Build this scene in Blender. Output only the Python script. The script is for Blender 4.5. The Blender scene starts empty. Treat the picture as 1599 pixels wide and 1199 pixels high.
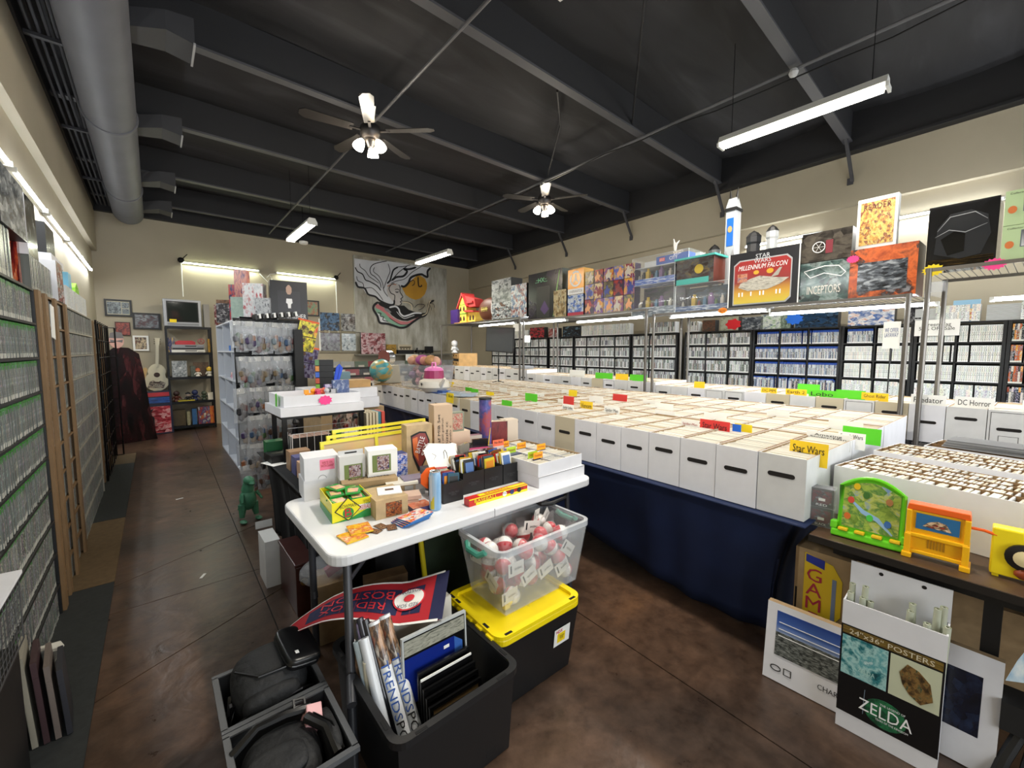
import bpy, math, random
from mathutils import Matrix, Vector, Euler
random.seed(7)
SC = bpy.context.scene
COL = SC.collection
PI = math.pi
# camera
cam = bpy.data.objects.new('camera', bpy.data.cameras.new('camera'))
COL.objects.link(cam)
cam.data.sensor_width = 36.0
cam.data.lens = 36.0 * 644.0 / 1599.0
cam.data.clip_start = 0.02
cam.location = (0, 0, 1.5)
cam.rotation_euler = (math.radians(90 - 4.6), 0, math.radians(-40.9))
SC.camera = cam
# world and exposure
wd = bpy.data.worlds.new('world'); SC.world = wd; wd.use_nodes = True
wd.node_tree.nodes['Background'].inputs[0].default_value = (0.75, 0.82, 0.95, 1)
wd.node_tree.nodes['Background'].inputs[1].default_value = 0.35
SC.view_settings.view_transform = 'Standard'
SC.view_settings.look = 'None'
SC.view_settings.gamma = 1
SC.view_settings.use_curve_mapping = False
SC.view_settings.exposure = 0.3
TW = math.radians(3.4)
UX, UY = math.cos(TW), -math.sin(TW)
VX, VY = math.sin(TW), math.cos(TW)
RZW = -math.radians(90) - TW
def W(u, v, z=0.0): return (UX*u + VX*v, UY*u + VY*v, z)
def area(name, loc, size, power, color=(1, 1, 1), rot=(0, 0, 0)):
    l = bpy.data.lights.new(name, 'AREA'); l.shape = 'RECTANGLE'
    l.size, l.size_y = size; l.energy = power; l.color = color
    o = bpy.data.objects.new(name, l); COL.objects.link(o); o.location = loc; o.rotation_euler = rot
    return o
for k, x in enumerate((0.5, 3.0, 5.5)):
    area('window_light', (x, -2.88, 1.6), (1.9, 2.0), 62, (0.92, 0.97, 1.0), (math.radians(90), 0, 0))  # general fill added behind the camera, set at the unseen windows
TUBES = []                                   # the tubes' own light is made with each lamp below
# materials
def lin(h):
    if not isinstance(h, str): return tuple(h)[:3]
    h = h.lstrip('#'); o = []
    for i in (0, 2, 4):
        c = int(h[i:i+2], 16)/255
        o.append(c/12.92 if c <= .04045 else ((c+.055)/1.055)**2.4)
    return tuple(o)
MATS = {}
def newmat(key):
    m = bpy.data.materials.new(key); m.use_nodes = True; MATS[key] = m
    return m, m.node_tree.nodes, m.node_tree.links, m.node_tree.nodes['Principled BSDF']
def mat(key, col=None, rough=.55, metal=0, emit=0, alpha=1, trans=0, spec=.5, noise=0, nscale=30, bump=0):
    if key in MATS: return MATS[key]
    m, N, L, P = newmat(key)
    c = lin(col); P.inputs['Base Color'].default_value = (*c, 1)
    P.inputs['Roughness'].default_value = rough; P.inputs['Metallic'].default_value = metal
    P.inputs['Alpha'].default_value = alpha; P.inputs['Transmission Weight'].default_value = trans
    P.inputs['Specular IOR Level'].default_value = spec
    if emit: P.inputs['Emission Color'].default_value = (*c, 1); P.inputs['Emission Strength'].default_value = emit
    if noise or bump:
        tc = N.new('ShaderNodeTexCoord'); n = N.new('ShaderNodeTexNoise')
        n.inputs['Scale'].default_value = nscale; n.inputs['Detail'].default_value = 4
        L.new(tc.outputs['Object'], n.inputs['Vector'])
        if noise:
            r = N.new('ShaderNodeValToRGB')
            r.color_ramp.elements[0].position = .3; r.color_ramp.elements[1].position = .7
            r.color_ramp.elements[0].color = (*[x*(1-noise) for x in c], 1)
            r.color_ramp.elements[1].color = (*[min(1, x*(1+noise)) for x in c], 1)
            L.new(n.outputs[0], r.inputs[0]); L.new(r.outputs[0], P.inputs['Base Color'])
        if bump:
            b = N.new('ShaderNodeBump'); b.inputs['Strength'].default_value = bump; b.inputs['Distance'].default_value = .01
            L.new(n.outputs[0], b.inputs['Height']); L.new(b.outputs[0], P.inputs['Normal'])
    return m
def ramp(N, cols, const=True, lo=.25, hi=.75):
    r = N.new('ShaderNodeValToRGB'); e = r.color_ramp.elements
    r.color_ramp.interpolation = 'CONSTANT' if const else 'LINEAR'
    n = len(cols)
    while len(e) < n: e.new(.5)
    for i, c in enumerate(cols):
        e[i].position = lo + (hi-lo)*i/max(1, n - (0 if const else 1)); e[i].color = (*lin(c), 1)
    e[0].position = 0 if const else lo
    return r
def art(key, cols, scale=4, rough=.35, const=True, stretch=(1, 1, 1), detail=3, dist=.6, seed=0):
    """printed artwork: painterly patches and detail of the given inks over the face (uv)"""
    if key in MATS: return MATS[key]
    m, N, L, P = newmat(key)
    tc = N.new('ShaderNodeTexCoord'); mp = N.new('ShaderNodeMapping'); n = N.new('ShaderNodeTexNoise')
    mp.inputs['Location'].default_value = (seed*3.7 + len(key)*1.3, seed*1.9, 0); mp.inputs['Scale'].default_value = stretch
    n.inputs['Scale'].default_value = scale; n.inputs['Detail'].default_value = 7; n.inputs['Roughness'].default_value = .62; n.inputs['Distortion'].default_value = .25
    L.new(tc.outputs['UV'], mp.inputs[0]); L.new(mp.outputs[0], n.inputs['Vector'])
    f = n.outputs[0]
    if const:
        v = N.new('ShaderNodeTexVoronoi'); v.inputs['Scale'].default_value = scale*1.8; L.new(mp.outputs[0], v.inputs['Vector'])
        mx = N.new('ShaderNodeMix'); mx.inputs['Factor'].default_value = .3; L.new(f, mx.inputs['A']); L.new(v.outputs['Color'], mx.inputs['B']); f = mx.outputs['Result']
    r = ramp(N, cols, False, .3, .68); L.new(f, r.inputs[0]); L.new(r.outputs[0], P.inputs['Base Color'])
    P.inputs['Roughness'].default_value = rough
    return m
def randmat(key, cols, rough=.5):
    """one ink per object, picked by the object's own random number"""
    if key in MATS: return MATS[key]
    m, N, L, P = newmat(key)
    oi = N.new('ShaderNodeObjectInfo'); r = ramp(N, cols, True, 0, 1)
    L.new(oi.outputs['Random'], r.inputs[0]); L.new(r.outputs[0], P.inputs['Base Color']); P.inputs['Roughness'].default_value = rough
    return m
def spine(key, cols, label='#e8e8e4', lab=.13, pitch=.0145, top=None, rough=.3):
    """case spines: one ink per spine, a price sticker band at the foot, a little lettering"""
    if key in MATS: return MATS[key]
    m, N, L, P = newmat(key)
    tc = N.new('ShaderNodeTexCoord'); sn = N.new('ShaderNodeVectorMath'); sn.operation = 'SNAP'
    sn.inputs[1].default_value = (pitch, 10, .1)
    ad = N.new('ShaderNodeVectorMath'); ad.operation = 'ADD'; oi = N.new('ShaderNodeObjectInfo')
    L.new(tc.outputs['Object'], sn.inputs[0]); L.new(sn.outputs[0], ad.inputs[0])
    sc = N.new('ShaderNodeMath'); sc.operation = 'MULTIPLY'; sc.inputs[1].default_value = 91.7
    L.new(oi.outputs['Random'], sc.inputs[0]); L.new(sc.outputs[0], ad.inputs[1])
    wn = N.new('ShaderNodeTexWhiteNoise'); wn.noise_dimensions = '3D'; L.new(ad.outputs[0], wn.inputs[0])
    r = ramp(N, cols, True, 0, 1); L.new(wn.outputs['Value'], r.inputs[0])
    sp = N.new('ShaderNodeSeparateXYZ'); L.new(tc.outputs['UV'], sp.inputs[0])
    nz = N.new('ShaderNodeTexNoise'); nz.inputs['Scale'].default_value = 120; nz.inputs['Detail'].default_value = 1
    L.new(tc.outputs['Object'], nz.inputs['Vector'])
    gt = N.new('ShaderNodeMath'); gt.operation = 'GREATER_THAN'; gt.inputs[1].default_value = .56; L.new(nz.outputs[0], gt.inputs[0])
    mx = N.new('ShaderNodeMix'); mx.data_type = 'RGBA'; L.new(gt.outputs[0], mx.inputs['Factor']); L.new(r.outputs[0], mx.inputs['A'])
    L.new(wn.outputs['Color'], mx.inputs['B'])
    hs = N.new('ShaderNodeHueSaturation'); hs.inputs['Saturation'].default_value = .35; hs.inputs['Value'].default_value = .6
    L.new(wn.outputs['Color'], hs.inputs['Color']); L.new(hs.outputs[0], mx.inputs['B'])
    ab = N.new('ShaderNodeMath'); ab.operation = 'LESS_THAN'; ab.inputs[1].default_value = lab; L.new(sp.outputs['Y'], ab.inputs[0])
    m2 = N.new('ShaderNodeMix'); m2.data_type = 'RGBA'; L.new(ab.outputs[0], m2.inputs['Factor'])
    L.new(mx.outputs['Result'], m2.inputs['A']); m2.inputs['B'].default_value = (*lin(label), 1)
    out = m2.outputs['Result']
    if top:
        tb = N.new('ShaderNodeMath'); tb.operation = 'GREATER_THAN'; tb.inputs[1].default_value = .9; L.new(sp.outputs['Y'], tb.inputs[0])
        m3 = N.new('ShaderNodeMix'); m3.data_type = 'RGBA'; L.new(tb.outputs[0], m3.inputs['Factor'])
        L.new(out, m3.inputs['A']); m3.inputs['B'].default_value = (*lin(top), 1); out = m3.outputs['Result']
    L.new(out, P.inputs['Base Color']); P.inputs['Roughness'].default_value = rough
    return m
# mesh builder
class G:
    def __init__(s, M=None): s.v = []; s.f = []; s.m = []; s.uv = []; s.M = M or Matrix()
    def at(s, loc=(0, 0, 0), rot=(0, 0, 0)):
        s.M = Matrix.Translation(loc) @ Euler(rot).to_matrix().to_4x4(); return s
    def add(s, vs, fs, m=0, uvs=None):
        b = len(s.v)
        for p in vs: s.v.append(tuple(s.M @ Vector(p)))
        for i, f in enumerate(fs):
            s.f.append([b+k for k in f]); s.m.append(m if isinstance(m, int) else m[i])
            s.uv.append(uvs[i] if uvs else [(0, 0), (1, 0), (1, 1), (0, 1)][:len(f)] if len(f) <= 4 else [(.5, .5)]*len(f))
        return s
    def box(s, x0, x1, y0, y1, z0, z1, m=0, front=None, top=None, right=None, left=None, bot=None, back=None):
        vs = [(x0,y0,z0),(x1,y0,z0),(x1,y0,z1),(x0,y0,z1),(x0,y1,z0),(x1,y1,z0),(x1,y1,z1),(x0,y1,z1)]
        fs = [[0,1,2,3],[5,4,7,6],[4,0,3,7],[1,5,6,2],[3,2,6,7],[4,5,1,0]]
        g = lambda a: m if a is None else a
        return s.add(vs, fs, [g(front), g(back), g(left), g(right), g(top), g(bot)])
    def frame(s, x0, x1, z0, z1, w, y0, y1, m=0):
        s.box(x0, x1, y0, y1, z0, z0+w, m); s.box(x0, x1, y0, y1, z1-w, z1, m)
        s.box(x0, x0+w, y0, y1, z0+w, z1-w, m); return s.box(x1-w, x1, y0, y1, z0+w, z1-w, m)
    def tray(s, x0, x1, y0, y1, z0, z1, t=.006, m=0, floor=True):
        if floor: s.box(x0, x1, y0, y1, z0, z0+t, m)
        z0 = z0+t if floor else z0
        s.box(x0, x1, y0, y0+t, z0, z1, m); s.box(x0, x1, y1-t, y1, z0, z1, m)
        s.box(x0, x0+t, y0+t, y1-t, z0, z1, m); return s.box(x1-t, x1, y0+t, y1-t, z0, z1, m)
    def taper(s, x, y, z0, z1, k=.85, t=.006, m=0):
        """open bin: outer half sizes x,y at the top, k of that at the bottom"""
        for a, b, sg in ((0, 1, 1), (t, 0, -1)):
            hx, hy = x-a, y-a; zb = z0 + (t if a else 0)
            vs = [(-hx*k,-hy*k,zb),(hx*k,-hy*k,zb),(hx*k,hy*k,zb),(-hx*k,hy*k,zb),(-hx,-hy,z1),(hx,-hy,z1),(hx,hy,z1),(-hx,hy,z1)]
            fs = [[0,1,5,4],[1,2,6,5],[2,3,7,6],[3,0,4,7],[3,2,1,0]]
            if a: fs = [f[::-1] for f in fs]
            s.add(vs, fs, m)
        vs = [(-x,-y,z1),(x,-y,z1),(x,y,z1),(-x,y,z1),(-x+t,-y+t,z1),(x-t,-y+t,z1),(x-t,y-t,z1),(-x+t,y-t,z1)]
        return s.add(vs, [[0,1,5,4],[1,2,6,5],[2,3,7,6],[3,0,4,7]], m)
    def cyl(s, p0, p1, r, r1=None, n=12, m=0, caps=True):
        p0, p1 = Vector(p0), Vector(p1); r1 = r if r1 is None else r1
        d = (p1-p0).normalized(); a = d.orthogonal().normalized(); b = d.cross(a)
        vs = []; uv = []
        for p, q in ((p0, r), (p1, r1)):
            for i in range(n):
                t = 2*PI*i/n; vs.append(p + a*(q*math.cos(t)) + b*(q*math.sin(t)))
        fs = [[i, (i+1) % n, n+(i+1) % n, n+i] for i in range(n)]
        uv = [[(i/n, 0), ((i+1)/n, 0), ((i+1)/n, 1), (i/n, 1)] for i in range(n)]
        if caps:
            fs += [list(range(n))[::-1], list(range(n, 2*n))]
            c = [(.5+.5*math.cos(2*PI*i/n), .5+.5*math.sin(2*PI*i/n)) for i in range(n)]; uv += [c[::-1], c]
        return s.add(vs, fs, m, uv)
    def tube(s, pts, r, n=6, m=0):
        pts = [Vector(p) for p in pts]; vs = []; fs = []
        for i, p in enumerate(pts):
            d = (pts[min(i+1, len(pts)-1)] - pts[max(i-1, 0)]).normalized()
            a = d.cross(Vector((0, 0, 1))); a = (a if a.length > .01 else d.cross(Vector((1, 0, 0)))).normalized(); b = a.cross(d)
            for k in range(n):
                t = 2*PI*k/n; vs.append(p + a*(r*math.cos(t)) + b*(r*math.sin(t)))
        for i in range(len(pts)-1):
            for k in range(n): fs.append([i*n+k, i*n+(k+1) % n, (i+1)*n+(k+1) % n, (i+1)*n+k])
        fs += [list(range(n))[::-1], [(len(pts)-1)*n+k for k in range(n)]]
        return s.add(vs, fs, m)
    def lathe(s, prof, n=16, m=0, c=(0, 0, 0)):
        vs = []; fs = []; uv = []
        for r, z in prof:
            for i in range(n): t = 2*PI*i/n; vs.append((c[0]+max(r, 1e-4)*math.cos(t), c[1]+max(r, 1e-4)*math.sin(t), c[2]+z))
        k = len(prof)
        for j in range(k-1):
            for i in range(n):
                fs.append([j*n+i, j*n+(i+1) % n, (j+1)*n+(i+1) % n, (j+1)*n+i])
                uv.append([(i/n, j/(k-1)), ((i+1)/n, j/(k-1)), ((i+1)/n, (j+1)/(k-1)), (i/n, (j+1)/(k-1))])
        return s.add(vs, fs, m, uv)
    def sph(s, c, r, n=12, m=0, sc=(1, 1, 1), m2=None):
        k = n//2+1; vs = []; fs = []; ms = []; uv = []
        for j in range(k):
            ph = PI*j/(k-1)
            for i in range(n):
                t = 2*PI*i/n; vs.append((c[0]+r*sc[0]*math.sin(ph)*math.cos(t), c[1]+r*sc[1]*math.sin(ph)*math.sin(t), c[2]-r*sc[2]*math.cos(ph)))
        for j in range(k-1):
            for i in range(n):
                fs.append([j*n+i, j*n+(i+1) % n, (j+1)*n+(i+1) % n, (j+1)*n+i]); ms.append(m if m2 is None or j < (k-1)/2 else m2)
                uv.append([(i/n, j/(k-1)), ((i+1)/n, j/(k-1)), ((i+1)/n, (j+1)/(k-1)), (i/n, (j+1)/(k-1))])
        return s.add(vs, fs, ms, uv)
    def prism(s, pts, y0, y1, m=0, side=None):
        """a polygon in the xz plane, y0 (front) to y1 (back)"""
        n = len(pts); A = sum(pts[i][0]*pts[(i+1) % n][1] - pts[(i+1) % n][0]*pts[i][1] for i in range(n))
        if A < 0: pts = pts[::-1]
        xs = [p[0] for p in pts]; zs = [p[1] for p in pts]; dx = max(xs)-min(xs) or 1; dz = max(zs)-min(zs) or 1
        vs = [(x, y0, z) for x, z in pts] + [(x, y1, z) for x, z in pts]
        c = [((x-min(xs))/dx, (z-min(zs))/dz) for x, z in pts]
        fs = [list(range(n)), list(range(n, 2*n))[::-1]] + [[(i+1) % n, i, n+i, n+(i+1) % n] for i in range(n)]
        sd = m if side is None else side
        return s.add(vs, fs, [m, m]+[sd]*n, [c, c[::-1]]+[[(0, 0), (1, 0), (1, 1), (0, 1)]]*n)
    def stroke(s, pts, w, y0, y1, m=0):
        """a flat ribbon along a line in the xz plane"""
        P = [Vector((p[0], p[1])) for p in pts]; l = []; r = []
        for i, p in enumerate(P):
            d = P[min(i+1, len(P)-1)] - P[max(i-1, 0)]; d = d.normalized() if d.length else Vector((1, 0)); q = Vector((-d.y, d.x))
            k = w/2 * (.35 if i in (0, len(P)-1) else 1)
            l.append(p+q*k); r.append(p-q*k)
        for i in range(len(P)-1): s.prism([tuple(r[i]), tuple(r[i+1]), tuple(l[i+1]), tuple(l[i])], y0, y1, m)
        return s
    def build(s, name, mats, parent=None, loc=None, rot=None, smooth=False, bevel=0):
        me = bpy.data.meshes.new(name); me.from_pydata(s.v, [], s.f)
        if not isinstance(mats, (list, tuple)): mats = [mats]
        for q in mats: me.materials.append(q)
        me.polygons.foreach_set('material_index', s.m)
        ul = me.uv_layers.new(name='uv'); k = []
        for u in s.uv:
            for c in u: k += c
        ul.data.foreach_set('uv', k)
        if smooth: me.polygons.foreach_set('use_smooth', [True]*len(s.f))
        me.update(); o = bpy.data.objects.new(name, me); COL.objects.link(o)
        if smooth:
            try: me.set_sharp_from_angle(angle=math.radians(40))
            except Exception: pass
        if bevel:
            b = o.modifiers.new('bevel', 'BEVEL'); b.width = bevel; b.segments = 2; b.limit_method = 'ANGLE'
        if parent: o.parent = parent
        if loc is not None: o.location = loc
        if rot is not None: o.rotation_euler = rot if isinstance(rot, (tuple, list, Euler)) else (0, 0, rot)
        return o
SEEN = {}
def tag(o, label, cat, group=None, kind=None):
    o['label'] = label; o['category'] = cat
    if group: o['group'] = group
    if kind: o['kind'] = kind
    if label in SEEN and SEEN[label] != (group or '?'): print('DUPLABEL', label)
    elif label in SEEN and not group: print('DUPLABEL', label)
    SEEN[label] = group or '-'
    n = len(label.split())
    if n < 4 or n > 16: print('LABELLEN', n, label)
    return o
def thing(name, label, cat, loc=(0, 0, 0), rz=0, group=None, rot=None):
    o = bpy.data.objects.new(name, None); o.empty_display_size = .05; COL.objects.link(o)
    o.location = loc; o.rotation_euler = rot if rot else (0, 0, rz)
    return tag(o, label, cat, group)
def struct(g, name, mats, label, **k):
    o = g.build(name, mats, **k); o['kind'] = 'structure'; o['label'] = label; return o
KIDS = {}
def kids(o):
    return [c for c in o.children]
def copy_tree(o, loc=None, rz=None, label=None, group=None, parent=None, rot=None):
    c = o.copy(); COL.objects.link(c); c.parent = parent
    if loc is not None: c.location = loc
    if rz is not None: c.rotation_euler = (0, 0, rz)
    if rot is not None: c.rotation_euler = rot
    if label: tag(c, label, o['category'], group or o.get('group'))
    for ch in o.children: copy_tree(ch, parent=c)
    return c
TXT = {}
def text(s, w, h, m, parent=None, loc=(0, 0, 0), rot=(0, 0, 0), name='lettering', depth=.0008, label=None, shear=0):
    """raised lettering fitted to w x h, standing in the xz plane, centred, facing -y"""
    if s not in TXT:
        cu = bpy.data.curves.new('lettering', 'FONT'); cu.body = s; cu.align_x = 'CENTER'; cu.resolution_u = 2; cu.space_line = .8
        t = bpy.data.objects.new('lettering', cu); COL.objects.link(t); dg = bpy.context.evaluated_depsgraph_get()
        me = bpy.data.meshes.new_from_object(t.evaluated_get(dg)); bpy.data.objects.remove(t)
        vs = [tuple(v.co) for v in me.vertices]; fs = [list(p.vertices) for p in me.polygons]; TXT[s] = (vs, fs)
    vs, fs = TXT[s]
    xs = [v[0] for v in vs]; ys = [v[1] for v in vs]; cx = (min(xs)+max(xs))/2; cy = (min(ys)+max(ys))/2
    kx = w/(max(xs)-min(xs)); ky = h/(max(ys)-min(ys))
    g = G(); g.add([((v[0]-cx)*kx+shear*(v[1]-cy)*ky, -depth, (v[1]-cy)*ky) for v in vs], fs, 0)
    o = g.build(name, m, parent, loc, rot)
    return o
# ---- common materials
white = mat('white_card', '#dcdce0', .7, noise=.05, nscale=8)
white2 = mat('white_card_dull', '#cfcfce', .75, noise=.07, nscale=9)
tan = mat('brown_card', '#a38a66', .8, noise=.12, nscale=14)
kraft = mat('kraft_board', '#a98f6c', .85, noise=.15, nscale=20)
black = mat('black_plastic', '#121213', .45)
blackm = mat('black_metal', '#0e0e10', .35, .4)
darkgap = mat('deep_black', '#050506', .9)
grey = mat('grey_plastic', '#8a8a8c', .5)
paper = mat('paper_white', '#eeeeea', .7)
ink = mat('black_ink', '#151414', .6)
clear = mat('clear_plastic', '#f4f6f8', .08, alpha=.16)
haze = mat('frosted_plastic', '#cdd3da', .25, alpha=.2)
steel = mat('brushed_steel', '#6f6b66', .35, .85)
chrome = mat('bright_steel', '#c9c9c9', .2, 1)
yellow = mat('yellow_tag', '#f2d413', .6)
green = mat('green_tag', '#55c81e', .6)
red = mat('red_tag', '#d4202a', .6)
pink = mat('pink_tag', '#f0408c', .6)
orange = mat('orange_tag', '#f58a1c', .6)
blue = mat('blue_tag', '#1465d2', .6)
whitetext = mat('white_ink', '#f2f2f2', .6)
woodlt = mat('light_wood', '#b08a55', .6, noise=.15, nscale=12)
wooddk = mat('dark_wood', '#3a2418', .5, noise=.25, nscale=10)
# the room
XL, XR, YB, YF = -.66, 6.62, 10.35, -3.0
def wallmat():
    m, N, L, P = newmat('beige_wall_paint')
    tc = N.new('ShaderNodeTexCoord'); n = N.new('ShaderNodeTexNoise'); n.inputs['Scale'].default_value = .7; n.inputs['Detail'].default_value = 6
    L.new(tc.outputs['Object'], n.inputs['Vector']); r = ramp(N, ['#a69d88', '#b3aa95'], False, .35, .65)
    L.new(n.outputs[0], r.inputs[0]); L.new(r.outputs[0], P.inputs['Base Color']); P.inputs['Roughness'].default_value = .65
    b = N.new('ShaderNodeBump'); b.inputs['Strength'].default_value = .12; b.inputs['Distance'].default_value = .004
    n2 = N.new('ShaderNodeTexNoise'); n2.inputs['Scale'].default_value = 60; L.new(tc.outputs['Object'], n2.inputs['Vector'])
    L.new(n2.outputs[0], b.inputs['Height']); L.new(b.outputs[0], P.inputs['Normal']); return m
WALL = wallmat()
def floormat():
    m, N, L, P = newmat('stained_concrete')
    tc = N.new('ShaderNodeTexCoord')
    n = N.new('ShaderNodeTexNoise'); n.inputs['Scale'].default_value = .55; n.inputs['Detail'].default_value = 7; n.inputs['Roughness'].default_value = .65; n.inputs['Distortion'].default_value = .5
    L.new(tc.outputs['Object'], n.inputs['Vector'])
    r = ramp(N, ['#322c28', '#4e3d32', '#6e5341', '#845f42'], False, .3, .72); L.new(n.outputs[0], r.inputs[0])
    n2 = N.new('ShaderNodeTexNoise'); n2.inputs['Scale'].default_value = 9; n2.inputs['Detail'].default_value = 8; n2.inputs['Roughness'].default_value = .7
    L.new(tc.outputs['Object'], n2.inputs['Vector'])
    r2 = ramp(N, ['#6d6661', '#ffffff'], False, .3, .65); L.new(n2.outputs[0], r2.inputs[0])
    mx = N.new('ShaderNodeMix'); mx.data_type = 'RGBA'; mx.blend_type = 'MULTIPLY'; mx.inputs['Factor'].default_value = .75
    L.new(r.outputs[0], mx.inputs['A']); L.new(r2.outputs[0], mx.inputs['B']); L.new(mx.outputs['Result'], P.inputs['Base Color'])
    rr = N.new('ShaderNodeMapRange'); rr.inputs['To Min'].default_value = .2; rr.inputs['To Max'].default_value = .42
    L.new(n2.outputs[0], rr.inputs['Value']); L.new(rr.outputs[0], P.inputs['Roughness'])
    b = N.new('ShaderNodeBump'); b.inputs['Strength'].default_value = .35; b.inputs['Distance'].default_value = .01
    n3 = N.new('ShaderNodeTexNoise'); n3.inputs['Scale'].default_value = 5; n3.inputs['Detail'].default_value = 3; n3.inputs['Distortion'].default_value = 1.5
    L.new(tc.outputs['Object'], n3.inputs['Vector']); L.new(n3.outputs[0], b.inputs['Height']); L.new(b.outputs[0], P.inputs['Normal'])
    return m
FLOOR = floormat()
def slabs():
    import bmesh
    bm = bmesh.new()
    vs = [bm.verts.new(p) for p in ((-1.2, YF-.2, 0), (9.2, YF-.2, 0), (9.2, YB+.2, 0), (-1.2, YB+.2, 0))]
    bm.faces.new(vs)
    cuts = [((.45, 2.6), (.55, 12)), ((.42, 3.9), (1.2, 4.35)), ((.0, 7.0), (1, 7.0)), ((1.45, 1.5), (2.2, 1.75)), ((1.55, .2), (1.6, 2.2)), ((-.2, 2.2), (.8, 3.3)), ((.45, 3.3), (1.3, 3.45))]
    for (a, b) in [((.40, 0), (.50, 8)), ((0, 3.72), (1, 4.30)), ((0, 3.20), (1, 3.22)), ((0, 2.56), (1, 3.10)), ((1.70, 0), (1.84, 3)), ((0, 1.05), (3, 2.9)), ((2, -.2), (3, -.9))]:
        d = Vector((b[0]-a[0], b[1]-a[1], 0)).normalized(); n = Vector((-d.y, d.x, 0))
        bmesh.ops.bisect_plane(bm, geom=bm.verts[:]+bm.edges[:]+bm.faces[:], plane_co=(a[0], a[1], 0), plane_no=n)
    out = []
    for f in bm.faces:
        c = [v.co.copy() for v in f.verts]; out.append([(p.x, p.y) for p in c])
    bm.free(); return out
g = G(); g.box(-1.2, 9.2, YF-.2, YB+.2, -.12, -.006)
floor = struct(g, 'floor', mat('joint_grout', '#1a1512', .8), 'dark brown stained and polished concrete floor with saw-cut joints')
for pts in slabs():
    cx = sum(p[0] for p in pts)/len(pts); cy = sum(p[1] for p in pts)/len(pts); n = len(pts)
    q = []
    for i in range(n):
        a, b, c = (Vector(pts[(i+k-1) % n]) for k in range(3))
        d1 = (b-a).normalized(); d2 = (c-b).normalized(); n1 = Vector((-d1.y, d1.x)); n2 = Vector((-d2.y, d2.x)); t = n1+n2
        t = t/max(.3, t.length_squared)*2*.003; p = b + t; q.append((p.x, p.y))
    g = G(); g.add([(x, y, 0) for x, y in q]+[(x, y, -.02) for x, y in q], [list(range(n))]+[[(i+1) % n, i, n+i, n+(i+1) % n] for i in range(n)], 0)
    g.build('slab', FLOOR, floor)
g = G(); g.box(-.64, -.27, 1.2, 3.62, 0, .012); o = g.build('floor_mat', mat('grey_vinyl', '#2b2e2e', .7, noise=.2, nscale=40)); tag(o, 'dark grey vinyl strip at the foot of the nearest left shelf', 'mat')
g = G(); g.box(-.6, -.27, 3.63, 5.0, 0, .01); o = g.build('floor_mat', mat('tan_vinyl', '#6b5639', .7, noise=.15, nscale=30)); tag(o, 'tan vinyl strip between the two grey ones by the left shelves', 'mat')
g = G(); g.box(-.6, -.27, 5.01, 7.4, 0, .012); o = g.build('floor_mat', MATS['grey_vinyl']); tag(o, 'dark grey vinyl strip further down the aisle, beyond the tan one', 'mat')
g = G(); g.box(-.6, -.27, 7.41, 8.1, 0, .01); o = g.build('floor_mat', MATS['tan_vinyl']); tag(o, 'small tan vinyl strip at the far end of the left shelves', 'mat')
for px, py, a in ((.12, 5.3, .3), (.17, 3.35, 1.1)):
    g = G(); g.box(-.03, .03, -.008, .008, 0, .002); o = g.build('paper_scrap', paper, loc=(px, py, .001), rot=a)
    tag(o, 'scrap of white paper lying on the aisle floor, ' + ('further one' if py > 4 else 'nearer one'), 'litter')
g = G(); g.box(XL-.22, XL-.07, YF, YB, 0, 3.24); g.box(XL-.22, XL, YF, YB, 3.24, 5.0)
struct(g, 'wall_left', WALL, 'beige painted left wall with a soffit above its tube lights')
g = G(); g.box(-1.0, 8.2, YB, YB+.15, 0, 5.0)
struct(g, 'wall_back', WALL, 'beige painted back wall')
g = G();
for (u0, u1, z0, z1) in ((XR+.09, XR+.25, 0, 3.32), (XR, XR+.25, 3.32, 5.0)): g.box(u0, u1, -4.2, 11.4, z0, z1)
struct(g, 'wall_right', WALL, 'beige painted right wall stepping forward above the tube lights', rot=-TW)
g = G()
g.box(-1, 8.2, YF-.15, YF, 2.7, 5.0); g.box(-1, 8.2, YF-.15, YF, 0, .45)
for a, b in ((-1, -.55), (1.55, 1.95), (4.05, 4.45), (6.55, 8.2)): g.box(a, b, YF-.15, YF, .45, 2.7)
struct(g, 'wall_front', WALL, 'shop-front wall behind the camera')
for i, x in enumerate((.5, 3.0, 5.5)):
    g = G(); g.frame(x-1.05, x+1.05, .45, 2.7, .06, YF-.1, YF-.04)
    w = struct(g, 'window_%d' % (i+1), mat('aluminium', '#77797a', .4, .8), 'shop-front window')  # unseen windows, added as openings for the front fill
    g = G(); g.box(x-.99, x+.99, YF-.075, YF-.07, .51, 2.64); g.build('pane', mat('window_glass', '#e8f2f4', .05, alpha=.15), w)
def deckmat():
    m, N, L, P = newmat('dark_deck_paint')
    tc = N.new('ShaderNodeTexCoord'); mp = N.new('ShaderNodeMapping'); mp.inputs['Scale'].default_value = (.5, 2.2, 1)
    n = N.new('ShaderNodeTexNoise'); n.inputs['Scale'].default_value = 1.3; n.inputs['Detail'].default_value = 7; n.inputs['Distortion'].default_value = .8
    L.new(tc.outputs['Object'], mp.inputs[0]); L.new(mp.outputs[0], n.inputs['Vector'])
    r = ramp(N, ['#1f1f22', '#28282b', '#3a3a3e'], False, .35, .75); L.new(n.outputs[0], r.inputs[0]); L.new(r.outputs[0], P.inputs['Base Color'])
    P.inputs['Roughness'].default_value = .75; b = N.new('ShaderNodeBump'); b.inputs['Strength'].default_value = .4; b.inputs['Distance'].default_value = .03
    L.new(n.outputs[0], b.inputs['Height']); L.new(b.outputs[0], P.inputs['Normal']); return m
DECK = deckmat()
BEAM = mat('dark_beam_paint', '#3d3d41', .6, noise=.15, nscale=5)
BEAMD = mat('black_beam_paint', '#1c1c1f', .6)
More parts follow.
